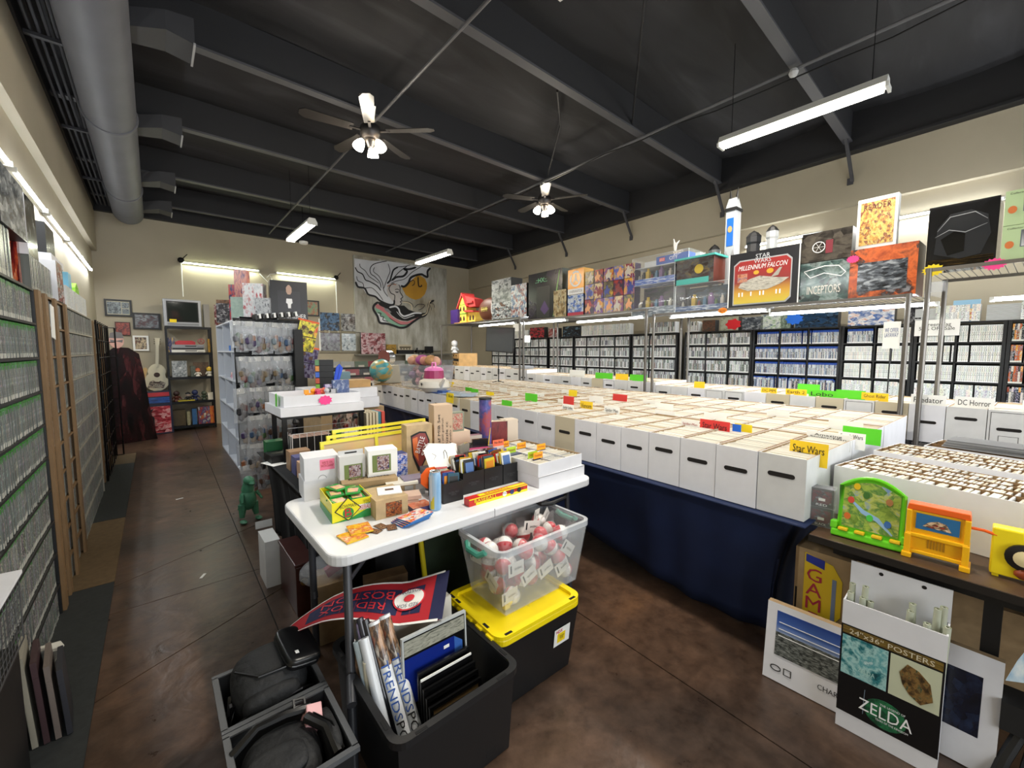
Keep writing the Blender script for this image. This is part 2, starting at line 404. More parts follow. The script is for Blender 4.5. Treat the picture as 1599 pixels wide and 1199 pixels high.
g = G(); nx = 40
ys = [YF-.2];
PUR = [-2.1, -.4, 1.3, 2.88, 4.57, 6.27, 8.1, 9.75]
prev = YF-.2; rows = []
for p in PUR+[YB+.2]:
    for k in range(8): t = k/8; rows.append((prev+(p-prev)*t, 4.42-.07*math.sin(PI*t)))
    prev = p
rows.append((YB+.2, 4.42))
vs = []; fs = []
for j, (y, z) in enumerate(rows):
    for i in range(nx+1):
        x = -1+9.4*i/nx; vs.append((x, y, z-.018*math.sin(x*2.1+j*.05)))
for j in range(len(rows)-1):
    for i in range(nx): a = j*(nx+1)+i; fs.append([a, a+nx+1, a+nx+2, a+1])
g.add(vs, fs, 0); g.box(-1.2, 8.6, YF-.3, YB+.3, 4.6, 4.75)
ceil = struct(g, 'ceiling', DECK, 'dark grey ceiling of sagging insulation sheets between beams', smooth=True)
for p in PUR:
    g = G(); xr = UX*XR + VX*p + .1
    g.box(XL-.05, xr, p-.045, p+.045, 4.05, 4.07, 1); g.box(XL-.05, xr, p-.03, p+.03, 4.07, 4.42)
    g.build('beam', [mat('beam_web', '#242427', .7), mat('beam_flange', '#4c4c50', .5)], ceil)
g = G(); g.box(XL-.02, XL+.02, YF, YB, 3.97, 4.5); struct(g, 'trim_1', BEAMD, 'black beam along the top of the left wall')
g = G(); g.box(-.9, 8, YB-.1, YB+.02, 3.93, 4.5); struct(g, 'trim_2', BEAMD, 'black band along the top of the back wall')
g = G(); g.box(XR-.1, XR+.02, -3.6, 11, 3.95, 4.5); g.box(XR-.14, XR, -3.6, 11, 3.93, 3.96); struct(g, 'trim_3', BEAMD, 'black beam along the top of the right wall', rot=-TW)
for i, p in enumerate(PUR[2:7]):
    g = G(); g.cyl((0, 0, 0), (.28, -.03, -.5), .022, n=4); g.box(.26, .31, -.04, .02, -.53, -.45)
    a = W(6.2, 0); v = (p + .055*6.4)/VY
    o = g.build('beam_brace', BEAM, ceil, loc=W(6.34, v+.02, 4.1), rot=-TW)
# duct, pipes and conduit
ductm = mat('grey_duct_paint', '#5f6066', .55, noise=.1, nscale=3)
d = thing('air_duct', 'large round grey spiral air duct running above the left aisle', 'duct', (-.205, 0, 3.85))
g = G(); g.cyl((0, -2.9, 0), (0, 9.75, 0), .2, n=40, caps=False); g.build('duct_tube', ductm, d, smooth=True)
g = G(); g.lathe([(.2, 0), (.17, .05), (.1, .08), (0, .09)], 32); o = g.build('duct_cap', ductm, d, loc=(0, 9.75, 0), rot=(-PI/2, 0, 0), smooth=True)
for y in (-1.5, 1.0, 3.4, 5.85, 8.3):
    g = G(); g.lathe([(.2, -.03), (.21, -.03), (.215, 0), (.21, .03), (.2, .03)], 40); g.build('duct_collar', ductm, d, loc=(0, y, 0), rot=(PI/2, 0, 0), smooth=True)
for y in (1.3, 2.8, 4.3, 6.1, 7.95, 9.45):
    g = G(); a = [(.15, -.1, -.03), (.15, .1, -.03), (.15, .1, .1), (.15, -.1, .1)]; b = [(.4, -.15, .03), (.4, .15, .03), (.4, .15, .17), (.4, -.15, .17)]
    g.add(a+b, [[0, 4, 7, 3], [1, 2, 6, 5], [0, 1, 5, 4], [3, 7, 6, 2], [3, 2, 1, 0]], 0)
    b2 = [(.57, -.15, .0), (.57, .15, .0), (.57, .15, .19), (.57, -.15, .19)]
    g.add(b+b2, [[0, 4, 7, 3], [1, 2, 6, 5], [0, 1, 5, 4], [3, 7, 6, 2], [4, 5, 6, 7]], 0)
    v = g.build('duct_outlet', mat('outlet_paint', '#37373a', .6), d, loc=(0, y, 0))
    g = G(); g.box(.56, .575, -.16, .16, -.01, .005); g.build('outlet_flange', mat('edge_paint', '#9a9a9c', .5), v)
for i, x in enumerate((-.6, -.55, -.5, -.45, -.4)):
    g = G(); g.tube([(x, YF, 4.02), (x, 10.2, 4.02)], .012, 8); o = g.build('conduit_pipe', BEAM)
    tag(o, 'thin dark conduit pipe in the run of five between duct and left wall', 'pipe', 'conduit pipes beside the duct')
for y in (1.5, 3.3, 5.1, 6.9, 8.7):
    g = G(); g.box(-.66, -.34, y-.02, y+.02, 3.98, 4.006); g.cyl((-.36, y, 4.0), (-.36, y, 4.4), .006, n=6)
    o = g.build('pipe_bracket', BEAM); tag(o, 'dark strut bracket carrying the run of five conduit pipes', 'bracket', 'brackets under the conduit pipes')
g = G(); g.tube([(1.9, YF, 4.0), (2.0, YB, 4.0)], .014, 8); o = g.build('sprinkler_pipe', mat('pipe_grey', '#59595c', .5)); tag(o, 'thin straight pipe under the beams passing over the further left ceiling fan', 'pipe')
g = G(); g.tube([(4.42, YF, 4.02), (4.62, YB, 4.02)], .016, 8); o = g.build('sprinkler_pipe', MATS['pipe_grey']); tag(o, 'thin straight pipe under the beams passing over the fan nearer the right wall', 'pipe')
g = G(); pts = [(4.5+.05*math.sin(k*.7), .2+k*.45, 3.99-.03*math.sin(k*1.3)**2) for k in range(16)]; g.tube(pts, .007, 5)
o = g.build('lamp_cable', black); tag(o, 'black cable tied loosely along the right-hand ceiling pipe', 'cable')
g = G(); g.sph((0, 0, 0), .04, 8); o = g.build('pipe_junction', mat('head_grey', '#b9b9b9', .4), loc=(4.46, 1.3, 3.98)); tag(o, 'pale round junction fitting on the ceiling pipe near the big tube lamp', 'fitting')
# ceiling fans
fanm = mat('fan_dark', '#2c2a2a', .35, .3); shade = mat('lamp_glass', '#fff4e0', .4, emit=22)
def fan(x, y, z, label, a0, top_lit):
    t = thing('ceiling_fan', label, 'fan', (x, y, z))
    g = G(); g.cyl((0, 0, .0), (0, 0, .27), .012, n=8); g.lathe([(.0, .2), (.05, .21), (.06, .27), (.0, .28)], 16); g.build('down_rod', fanm, t, smooth=True)
    g = G(); g.lathe([(0, -.08), (.07, -.075), (.1, -.03), (.1, .03), (.07, .07), (.02, .09)], 20); g.build('motor_housing', fanm, t, smooth=True)
    for k in range(5):
        a = a0+2*PI*k/5; g = G().at(rot=(math.radians(10), 0, 0)); g.prism([(0, 0)], 0, 0) if False else None
        vs = [(.17, -.05), (.6, -.065), (.65, -.03), (.65, .03), (.6, .065), (.17, .05)]
        g.add([(x, y, .004) for x, y in vs]+[(x, y, -.004) for x, y in vs], [[0,1,2,3,4,5], [11,10,9,8,7,6]]+[[i, 6+i, 6+(i+1) % 6, (i+1) % 6] for i in range(6)], 0)
        b = g.build('blade', mat('fan_blade', '#2b2928', .3), t, rot=(0, 0, a))
        g = G(); g.box(.08, .2, -.012, .012, -.012, 0); g.build('blade_iron', fanm, b)
    g = G(); g.lathe([(0, -.17), (.03, -.16), (.045, -.12), (.05, -.09)], 14); g.build('light_kit', fanm, t, smooth=True)
    for k in range(3):
        a = a0+.5+2*PI*k/3; cx, cy = .085*math.cos(a), .085*math.sin(a)
        g = G(); g.lathe([(.022, 0), (.04, -.03), (.052, -.07), (.055, -.1), (.0, -.085)], 14)
        g.build('glass_shade', shade, t, loc=(cx, cy, -.11), rot=(math.sin(a)*.5, -math.cos(a)*.5, 0), smooth=True)
    g = G(); g.lathe([(.045, .0), (.07, .13), (.0, .13)], 4); g.build('canopy_cover', mat('canopy_white', '#f4eedd', .4, emit=.8 if top_lit else 0), t, loc=(.0, .0, .1), rot=(0, 0, .6), smooth=False)  # the cover's lit look is put in as a faint glow
    l = bpy.data.lights.new('fan_bulb', 'POINT'); l.energy = 16; l.color = (1, .9, .75); l.shadow_soft_size = .1
    o = bpy.data.objects.new('fan_bulb', l); COL.objects.link(o); o.location = (x, y, z-.34)
fan(1.78, 4.25, 3.72, 'dark five-blade ceiling fan with lit glass shades, nearer the duct', .5, True)
fan(4.6, 4.56, 3.78, 'dark five-blade ceiling fan with lit glass shades, nearer the right wall', .2, True)
# tube lamps
glow = mat('tube_glow', '#fff6e6', .4, emit=16); glowc = mat('tube_glow_cool', '#f6fbff', .4, emit=24); glowg = mat('tube_glow_green', '#f4ffd9', .4, emit=12)
fixm = mat('fixture_white', '#cfcfca', .5)
def hung(name, label, c, l, rz, power, col=(1, .94, .84), tubes=2):
    t = thing(name, label, 'lamp', c, rz)
    g = G(); g.add([(-l/2, -.07, 0), (l/2, -.07, 0), (l/2, .07, 0), (-l/2, .07, 0), (-l/2, -.04, .06), (l/2, -.04, .06), (l/2, .04, .06), (-l/2, .04, .06)],
        [[0,1,5,4],[1,2,6,5],[2,3,7,6],[3,0,4,7],[4,5,6,7],[3,2,1,0]], 0); g.build('housing', fixm, t)
    for s in ((-.035, .035) if tubes == 2 else (0,)):
        g = G(); g.cyl((-l/2+.03, s, -.018), (l/2-.03, s, -.018), .016, n=10); g.build('tube', glow, t, smooth=True)
    for s in (-1, 1):
        g = G(); g.cyl((s*l*.42, 0, .06), (s*l*.42, 0, 4.38-c[2]), .003, n=5); g.build('hanging_chain', blackm, t)
        g = G(); g.box(s*l/2-.01, s*l/2+.01, -.065, .065, -.035, .0); g.build('end_cap', fixm, t)
    area(name+'_light', (c[0], c[1], c[2]-.045), (l*.95, .1), power*1.2, col, (0, 0, rz))
hung('hanging_tube_lamp', 'large twin-tube lamp hanging nearest, above the front comic tables', (4.29, 1.23, 3.5), 1.22, PI/2, 55)
hung('hanging_tube_lamp', 'twin-tube lamp cut by the top edge of the picture', (1.72, 1.0, 3.4), 1.22, PI/2+.06, 45)
hung('hanging_tube_lamp', 'warm twin-tube lamp hanging beyond the fan beside the duct', (1.78, 6.95, 3.3), 1.22, PI/2, 40, (1, .85, .6))
hung('hanging_tube_lamp', 'twin-tube lamp hanging in front of the painted canvas', (4.2, 7.2, 3.3), 1.22, PI/2, 40, (1, .95, .85))
def shop(label, c, l, rz, power, m, col, rot=None, name='wall_tube_lamp'):
    t = thing(name, label, 'lamp', c, rz)
    g = G(); g.box(-l/2, l/2, .0, .025, -.012, .018); g.build('batten', fixm, t)
    g = G(); g.cyl((-l/2+.015, -.012, 0), (l/2-.015, -.012, 0), .013, n=8); g.build('tube', m, t, smooth=True)
    for s in (-1, 1): g = G(); g.box(s*l/2-.012, s*l/2+.012, -.03, .02, -.018, .018); g.build('end_cap', fixm, t)
    d = Vector((math.sin(rz), -math.cos(rz), 0))
    p = Vector(c)+d*.035
    area(name+'_light', p, (l*.95, .03), power, col, (math.radians(-20), 0, rz) if rot is None else rot)
cool = (.93, .97, 1.0); grn = (.95, 1.0, .82)
OL = ['nearest', 'second', 'third', 'fourth', 'fifth', 'furthest']
for i, y in enumerate((2.7, 3.98, 5.26, 6.54, 7.82, 8.95)):
    shop('%s of the tube lamps in a line high on the left wall' % OL[i], (XL-.045, y, 2.80), 1.16, PI/2, 9, glowc, cool)
shop('green-white tube lamp high on the back wall above the television', (1.14, YB-.03, 3.2), 1.3, 0, 11, glowg, grn)
shop('green-white tube lamp high on the back wall beside the canvas', (2.74, YB-.03, 3.2), 1.25, 0, 11, glowg, grn)
for i, (v, l) in enumerate(((2.43, .95), (.86, .95), (-.6, 1.2), (5.2, 1.2))):
    if i == 3: continue
    shop(['tube lamp on the right wall behind the boxed red toy set', 'tube lamp on the right wall behind the black boxed helmet', 'tube lamp on the right wall past the picture edge'][i], W(XR+.06, v, 3.06), l, RZW, 9, glowc, cool)
for pts, lab in (([(.49, 10.33, 3.2), (.49, 10.33, 2.55)], 'white cord hanging from the tube lamp down behind the television'),
        ([(3.38, 10.33, 3.15), (3.38, 10.33, 2.5), (3.4, 10.33, 1.5)], 'white cord hanging from the second back-wall lamp past the records'),
        ([(1.8, 10.33, 3.15), (1.86, 10.32, 3.08), (1.95, 10.32, 2.98), (2.03, 10.32, 3.05), (2.0, 10.32, 3.12), (1.93, 10.32, 3.08), (2.0, 10.33, 3.16), (2.1, 10.33, 3.18)], 'looped white cable joining the two back-wall lamps')):
    g = G(); g.tube(pts, .009, 6); o = g.build('hanging_wire', paper); tag(o, lab, 'cord')
for x in (.49, 3.38):
    g = G(); g.sph((0, 0, 0), .055, 10, sc=(1, .6, 1)); g.cyl((0, 0, 0), (.1, -.02, .12), .008, n=5); o = g.build('wall_bracket', blackm, loc=(x, 10.3, 3.24))
    tag(o, 'small black bracket at the %s end of the back-wall lamps' % ('duct' if x < 1 else 'canvas'), 'bracket')
g = G(); g.lathe([(0, -.02), (.06, -.018), (.075, 0), (.075, .03)], 20); o = g.build('smoke_detector', paper, loc=(2.22, 8.5, 3.5), smooth=True); tag(o, 'round white detector hanging beyond the warm tube lamp', 'detector')
g = G(); g.cyl((2.22, 8.5, 3.53), (2.22, 8.5, 4.38), .004, n=5); o = g.build('thin_wire', blackm); tag(o, 'thin cord that the round white detector hangs on', 'cord')
for i, (v0, v1, z) in enumerate(((-.9, .3, 1.87), (.55, 1.75, 1.865), (1.75, 2.85, 1.905), (3.2, 4.4, 1.93), (4.6, 5.75, 1.975), (5.9, 7.1, 2.0))):
    shop(OL[i]+' bright tube lamp slung under the right-hand wire shelves', W(4.62, (v0+v1)/2, z), v1-v0-.03, RZW, 17, glowc, cool, rot=(math.radians(42), 0, RZW), name='shelf_tube_lamp')
for pts, lab in (([(2.2, 1.35, 4.1), (3.0, 1.9, 4.2), (3.7, 2.4, 4.26), (4.3, 2.85, 4.1)], 'dark cable looping across the ceiling near the big tube lamp'), ([(3.2, 3.0, 4.1), (3.9, 3.6, 4.25), (4.6, 4.5, 4.1)], 'dark cable looping across the ceiling before the further fan')):
    g = G(); g.tube(pts, .012, 6); o = g.build('ceiling_cable', BEAMD); tag(o, lab, 'cable')  # dark tubes modelled in place of shadow lines on the ceiling
# game cases
def case_mesh(name, mats, w=.0138, h=.162, d=.13):
    """clear plastic case: shell, spine insert, opening lip; origin at the foot of the spine"""
    g = G(); g.box(-w/2, w/2, 0, d, 0, h-.012, 1, front=0); g.box(-w/2, w/2, .0, d, h-.012, h, 2, front=2)
    me = g.build(name, mats); return me
SP_GRN = spine('spine_green_case', ['#5f635f', '#70746f', '#4c504c', '#7c807b', '#404442', '#686c66'], '#c6c6bd', .14, top='#2f7a2a')
SP_GRY = spine('spine_grey_case', ['#74756f', '#8a8b84', '#5e5d56', '#979892', '#6e675c', '#7f817b'], '#b5b5aa', .12)
SP_WHT = spine('spine_white_case', ['#e4e6e4', '#d5d9d6', '#eceeec', '#c3cbc8', '#dfe3d2', '#cfd4d6', '#e9e4d8'], '#ffffff', .06, top=None)
SP_BLU = spine('spine_blue_case', ['#d5dbe0', '#3a4a66', '#a9b4bd', '#e0e2e2', '#56504d', '#7f98b5', '#20242c', '#c7c3bb'], '#e9e9e9', .1, top='#22489a')
SP_MIX = spine('spine_mixed_case', ['#d5d8d6', '#7b7d7a', '#3a3c3e', '#b9bfbf', '#e4e4e0', '#8f8273', '#5a6a68', '#cfd3d2'], '#e8e8e4', .1)
SP_DRK = spine('spine_dark_case', ['#b9551f', '#1d1d22', '#8a3a1c', '#d4cdbf', '#2b3647', '#6a6a68', '#cf8a2c'], '#d0d0c8', .1)
shell = mat('case_shell', '#6c706c', .2); shellg = mat('case_shell_green', '#3c7a34', .25); shellw = mat('case_shell_white', '#dfe2e2', .25); shellb = mat('case_shell_blue', '#1e3f8e', .25)
def cases_stuff(name, label, origin, rz, rows, x0, x1, mats, h=.162, d=.12, pitch=.0145, skip=None, group=None, lean=0, parent=None):
    g = G(); n = 0
    for zi, z in enumerate(rows):
        x = x0; z += .002
        while x < x1-pitch:
            if random.random() > .025 and not (skip and skip(x, z-.002)):
                hh = h*(1 if random.random() < .93 else random.uniform(.9, .98)); yy = random.uniform(0, .008)
                g.box(x, x+pitch*.97, yy*.4, d, z, z+hh, 1, front=0, top=len(mats)-1); n += 1
            x += pitch
    o = g.build(name, mats, loc=origin, rot=rz)
    tag(o, label, 'game cases', kind='stuff'); return o
# left wall shelving (fronts face +x)
LX = -.47
LROW = [round(1.83-.182*k, 3) for k in range(10, -1, -1)]
def left_unit(label, y0, y1, m, shelf_t=.012, rows=LROW[1:], posts=(), xf=LX, top=1.83):
    t = thing('media_shelf', label, 'shelf', (xf, y0, 0), PI/2)
    L = y1-y0; D = xf-XL-.02+.07-.03
    for x in (0, L-.02): g = G(); g.box(x, x+.02, 0, D, 0, top); g.build('side_panel', m, t)
    for z in rows: g = G(); g.box(.02, L-.02, .0, D, z-shelf_t, z); g.build('shelf_board', m, t)
    g = G(); g.box(.02, L-.02, D-.01, D, 0.005, top); g.build('back_panel', m, t)
    for p in posts: g = G(); g.box(p-y0-.038, p-y0+.038, -.014, .0, 0.0, top+.0); g.build('upright', m, t)
    return t
blackshelf = mat('black_laminate', '#17181a', .45); brownshelf = mat('brown_laminate', '#7d6140', .6, noise=.12, nscale=6); paleshelf = mat('pale_laminate', '#9b978b', .6)
left_unit('black media shelf nearest on the left wall, full of green-topped cases', 1.6, 3.385, blackshelf)
left_unit('brown wooden media shelf with narrow bays, second along the left wall', 3.39, 4.375, brownshelf, posts=(3.43, 3.62, 3.93, 4.34))
left_unit('pale-edged media shelf between the two brown ones on the left wall', 4.38, 6.09, paleshelf)
left_unit('brown wooden media shelf furthest along the left wall, behind wire grids', 6.1, 7.6, brownshelf, posts=(6.13, 6.5, 7.2, 7.55), xf=-.5)
proto = case_mesh('game_case', [SP_GRN, shell, shellg])
first = True
RN = {LROW[8]: 'second', LROW[7]: 'third', LROW[6]: 'fourth', LROW[5]: 'fifth', LROW[4]: 'sixth'}
NI = {}
for z in RN:
    lab = 'clear game case with green top edge, %s row of nearest left shelf' % RN[z]
    for k in range(60):
        y = 3.36-.0155*k-.008;
        if random.random() < .03: continue
        NI[z] = y
        o = proto if first else proto.copy()
        if not first: COL.objects.link(o)
        first = False
        o.location = (LX-random.uniform(.004, .012), y, z+.002); o.rotation_euler = (0, random.uniform(-.01, .01), PI/2)
        tag(o, lab, 'game case', lab.replace('clear game case with green top edge', 'cases'))
cases_stuff('game_cases', 'rows of green-topped game cases filling the rest of the nearest left shelf', (LX-.008, 0, 0), PI/2, LROW[:-1], 1.622, 3.36,
            [SP_GRN, shell, shellg], skip=lambda y, z: z in RN and y > 2.42)
cases_stuff('game_cases', 'greyish game cases standing in the narrow bays of the brown shelf', (LX-.01, 0, 0), PI/2, LROW[:-1], 3.46, 4.30, [SP_GRY, shell])
cases_stuff('game_cases', 'rows of clear game cases in the pale-edged shelf on the left wall', (LX-.006, 0, 0), PI/2, LROW[:-1], 4.41, 6.06, [SP_GRY, shell, shellg])
cases_stuff('game_cases', 'game cases in the brown shelf behind the black wire grids', (-.505, 0, 0), PI/2, LROW[:-1], 6.15, 7.55, [SP_GRY, shell], h=.16)
cases_stuff('game_cases', 'taller cases standing on top of the nearest left shelf', (LX-.02, 0, 0), PI/2, [1.84], 1.7, 3.1, [SP_GRY, shell], h=.23, pitch=.021)
cases_stuff('game_cases', 'white-edged cases standing on top of the pale-edged shelf', (LX-.02, 0, 0), PI/2, [1.84], 4.75, 6.0, [SP_WHT, shellw], h=.17)
cases_stuff('game_cases', 'cases standing on top of the brown narrow-bay shelf', (LX-.02, 0, 0), PI/2, [1.84], 3.5, 4.15, [SP_GRY, shell], h=.19)
def carton(name, label, cat, loc, rz, size, mats, group=None, parts=(), bev=0):
    """box with printed faces; origin at the foot of its front, centred; mats: side, front, top, right"""
    w, d, h = size; t = thing(name, label, cat, loc, rz, group)
    g = G(); g.box(-w/2, w/2, 0, d, 0, h, 0, front=1, top=2, right=3)
    m = list(mats); m = m+[m[0]]*(4-len(m)); m = [m[0], m[1], m[2], m[3]]
    g.build('box_body', m, t, bevel=bev); return t
def panel(t, name, m, x0, x1, z0, z1, y=-.0012, d=.0012):
    g = G(); g.box(x0, x1, y, y+d, z0, z1); return g.build(name, m, t)
dk1 = art('print_dark_grey', ['#0c0d0f', '#1d2022', '#34393a', '#5b6060', '#a9acaa'], 4, .12)
dk2 = art('print_dark_teal', ['#0c1114', '#16262c', '#2f4a52', '#6a8b8f', '#c9d3d0'], 5, .12)
dkr = art('print_dark_red', ['#120a0a', '#3a1113', '#7c1d1a', '#c4552e', '#e9c9a0'], 4, .2)
gry = art('print_silver', ['#55595b', '#7c8082', '#a8acac', '#d8dbda'], 5, .12)
carton('boxed_console', 'grey printed boxed set leaning above the second row end of the nearest left shelf', 'box', (LX-.01, 3.15, 1.84+.235), PI/2, (.5, .12, .28), [black, gry, black])
carton('boxed_set', 'black tall boxed set on the left shelf beside the red and gold spine', 'box', (LX-.02, 3.62, 1.84+.19), PI/2, (.26, .12, .33), [white, dk1, white])
carton('boxed_set', 'narrow red and gold box on top of the nearest left shelf', 'box', (LX-.05, 3.44, 1.84), PI/2, (.05, .1, .58), [dkr, dkr, dkr])
carton('boxed_controller', 'white box with a red and black game pad on it, on the brown shelf', 'box', (LX, 4.3, 1.84), PI/2, (.26, .09, .27), [white, art('print_red_pad', ['#1a1a1c', '#b01f22', '#1a1a1c', '#d3d3d3', '#b01f22'], 3, .2, stretch=(1, 2.2, 1)), white])
carton('boxed_console', 'dark framed box standing high against the left wall past the black set', 'box', (LX-.06, 4.55, 2.12), PI/2, (.34, .06, .28), [black, dk1, black])
carton('boxed_console', 'white flat box lying under the dark framed one', 'box', (LX-.02, 4.45, 1.84+.27), PI/2, (.5, .1, .05), [white, white, white])
carton('boxed_console', 'black glossy box at the very left picture edge above the shelf', 'box', (LX-.01, 2.45, 2.08), PI/2, (.5, .12, .3), [black, art('print_gloss_black', ['#08090a', '#151719', '#3a3e40', '#9ea2a3'], 2.5, .08), black])
carton('card_pack', 'light blue blister pack standing on the pale-edged shelf', 'toy pack', (LX-.02, 4.98, 2.012), PI/2, (.16, .03, .12), [mat('sky_blue', '#79b9d6', .5)]*3)
g = G(); g.box(-.12, .12, 0, .1, 0, .05); g.prism([(-.12, .05), (-.02, .1), (.12, .06)], 0, .09, 0); o = g.build('fabric_bag', mat('lime_fabric', '#8ac43a', .8), loc=(LX-.03, 5.5, 2.012), rot=PI/2); tag(o, 'lime green folded cloth lying on the pale-edged shelf cases', 'cloth')
g = G(); g.box(0, .1, -.004, 0, 0, .2); o = g.build('price_card', paper, loc=(LX+.016, 3.66, 1.58), rot=(0, .12, PI/2)); tag(o, 'white paper card hanging at the top of the brown narrow-bay shelf', 'card')
def gridpanel(label, loc, rz, w, h, step=.1):
    t = thing('wire_grid', label, 'grid panel', loc, rz)
    n = int(w/step)
    for i in range(n+1): g = G(); g.cyl((i*step, 0, 0), (i*step, 0, h), .006 if i not in (0, n) else .01, n=5); g.build('upright_wire', blackm, t)
    k = int(h/.2)
    for j in range(k+1): g = G(); g.cyl((0, 0, min(h, j*.2)), (n*step, 0, min(h, j*.2)), .006, n=5); g.build('cross_wire', blackm, t)
gridpanel('black wire grid panel in front of the furthest brown left shelf', (-.47, 6.5, 0.02), PI/2, 1.5, 1.82, .25)
gridpanel('black wire grid panel standing across the aisle end', (-.6, 8.05, 0.02), .0, .3, 1.8, .1)
# bottom left corner: stacked white box and wire basket
t = thing('wire_basket', 'grey wire mesh basket holding a white lid, lowest left corner', 'basket', (-.43, 1.93, .5), PI/2); t.scale = (1, .35, 1)
bm_ = mat('grey_wire', '#5d5d5f', .4, .5)
for k in range(13): g = G(); g.cyl((-.2+.034*k, -.1, 0), (-.2+.034*k, -.11, .22), .0022, n=4); g.build('wire', bm_, t)
for k in range(9): g = G(); g.cyl((-.21, -.1-.001*k, .0+.027*k), (.22, -.1-.001*k, .0+.027*k), .0022, n=4); g.build('wire', bm_, t)
for k in range(5): g = G(); g.cyl((.215, -.1+.045*k, 0), (.22, -.1+.045*k, .22), .0022, n=4); g.build('wire', bm_, t)
g = G(); g.frame(-.21, .22, 0, .22, .008, -.105, -.1); g.build('rim', bm_, t)
g = G(); g.box(-.22, .23, -.04, .035, 0, .012); o = g.build('card_sheet', white, loc=(-.43, 1.95, .724), rot=(.03, 0, PI/2)); tag(o, 'white flat card lid lying on the wire mesh basket', 'lid')
carton('dark_bin', 'black upright bin in the lowest left corner under the basket', 'bin', (-.405, 1.9, .014), PI/2, (.45, .06, .48), [black]*3)
for k in range(4):
    c = ['#8f8a7c', '#3a2528', '#6a5f58', '#2a2a30'][k]
    g = G(); g.box(-.008, .008, -.17, .02, 0, .36-.03*k); g.box(-.006, .006, -.172, -.17, .05, .3-.03*k); o = g.build('leaning_record', mat('edge'+str(k), c, .5), loc=(-.43+.03*k, 2.42, .016), rot=(0, -.05, .1))
    tag(o, ['beige', 'maroon', 'brown', 'near-black'][k]+' flat sleeve leaning beside the black corner bin', 'sleeve')
t = thing('mouse_pad_box', 'white moulded console base tipped against the shelf foot, left', 'console', (-.42, 2.47, .22), rot=(.4, .3, .6)); t.scale = (.6, .6, .6)
g = G(); g.box(-.07, .07, -.03, .03, -.13, .13); g.build('base_plate', mat('dull_white', '#b9b6ac', .5), t, bevel=.008)
g = G(); g.box(-.055, .055, -.036, -.03, -.02, .11); g.build('raised_panel', mat('pale_grey', '#9c9a92', .5), t); g = G(); g.box(-.07, .07, -.034, .03, -.15, -.132); g.build('blue_trim', mat('deep_blue', '#2a3a7a', .5), t)
for k, (y, z, c, w) in enumerate(((2.12, .735, '#24365e', .09), (2.25, .66, '#5a5a60', .2), (2.36, .44, '#7d8a5c', .16), (2.32, .36, '#30241c', .1))):
    o = carton('small_box', 'navy blue narrow box piled in front of the nearest shelf', 'box', (-.42, 1.98, .742), PI/2, (.05, .04, .12), [mat('pile%d' % k, c, .4)]*3) if k == 0 else None
# aisle end: television shelf and its things
t = thing('wire_shelf_unit', 'black metal shelving against the back wall carrying the television', 'shelf', (.175, 9.88, 0))
SH = [.06, .52, .98, 1.44, 1.92]
for x in (0, .66):
    for y in (0, .36):
        g = G(); g.box(x, x+.03, y, y+.03, 0, 1.94); g.build('post', blackm, t)
for z in SH: g = G(); g.box(0, .69, -.01, .4, z, z+.03); g.box(0, .69, -.014, -.01, z-.015, z+.03); g.build('shelf_board', blackm, t)
tv = thing('television', 'silver tube television with a yellow price tag on the black shelving', 'television', (.45, 9.9, 1.952), .06)
sil = mat('silver_plastic', '#9b9ea3', .35, .3)
g = G(); g.box(-.28, .28, 0, .12, 0, .5); g.add([(-.25, .12, .03), (.25, .12, .03), (.25, .12, .47), (-.25, .12, .47), (-.15, .36, .1), (.15, .36, .1), (.15, .36, .4), (-.15, .36, .4)], [[0,1,5,4],[1,2,6,5],[2,3,7,6],[3,0,4,7],[4,5,6,7]][0:5], 0)
g.build('cabinet', sil, tv, bevel=.012)
g = G(); g.box(-.235, .235, -.004, 0, .08, .46); g.build('bezel', black, tv)
g = G(); g.box(-.22, .22, -.008, -.004, .095, .445); g.build('screen', mat('crt_glass', '#1f2625', .06), tv)
g = G(); g.box(-.2, -.1, -.012, -.008, .07, .13); g.build('price_tag', yellow, tv)
g = G(); g.box(-.23, .23, -.006, 0, .025, .055); g.build('speaker_strip', mat('dark_silver', '#76797d', .4), tv)
carton('side_speaker', 'grey speaker standing right of the television', 'speaker', (.81, 9.93, 1.952), 0, (.09, .2, .44), [mat('beige_grey', '#8d8a84', .5)]*3)
def vcr(label, x, z, w, h, c, m='grey'):
    t = thing('video_player', label, 'player', (x, 9.9, z)); g = G(); g.box(-w/2, w/2, 0, .3, 0, h); g.build('case', mat('vcr'+c, c, .35, .2), t)
    g = G(); g.box(-w*.1, w*.25, -.003, 0, h*.4, h*.7); g.build('slot', black, t)
    for k in range(5): g = G(); g.cyl((w*(.3+.04*k), -.006, h*.3), (w*(.3+.04*k), 0, h*.3), .006, n=8); g.build('button', black, t)
vcr('white flat console with a row of buttons, lowest of the players', .5, 1.471, .5, .05, '#d6d5cc')
vcr('silver player stacked between the red and the white one', .5, 1.555, .48, .06, '#8a8c90')
vcr('black player just above the white flat console', .5, 1.522, .46, .032, '#141416')
g = G(); g.box(-.15, .15, 0, .2, 0, .05); g.prism([(-.15, .05), (-.1, .075), (.1, .075), (.15, .05)], 0, .2, 0); o = g.build('red_console', mat('toy_red', '#b0202a', .35), loc=(.46, 9.92, 1.616)); tag(o, 'rounded red player on top of the silver one', 'player')
g = G(); g.lathe([(.045, -.008), (.055, 0), (.045, .008)], 18); o = g.build('peace_sign', mat('peace_red', '#a03a44', .5), loc=(.7, 9.95, 1.68), rot=(PI/2, 0, 0))
tag(o, 'small round red peace sign standing beside the players', 'ornament')
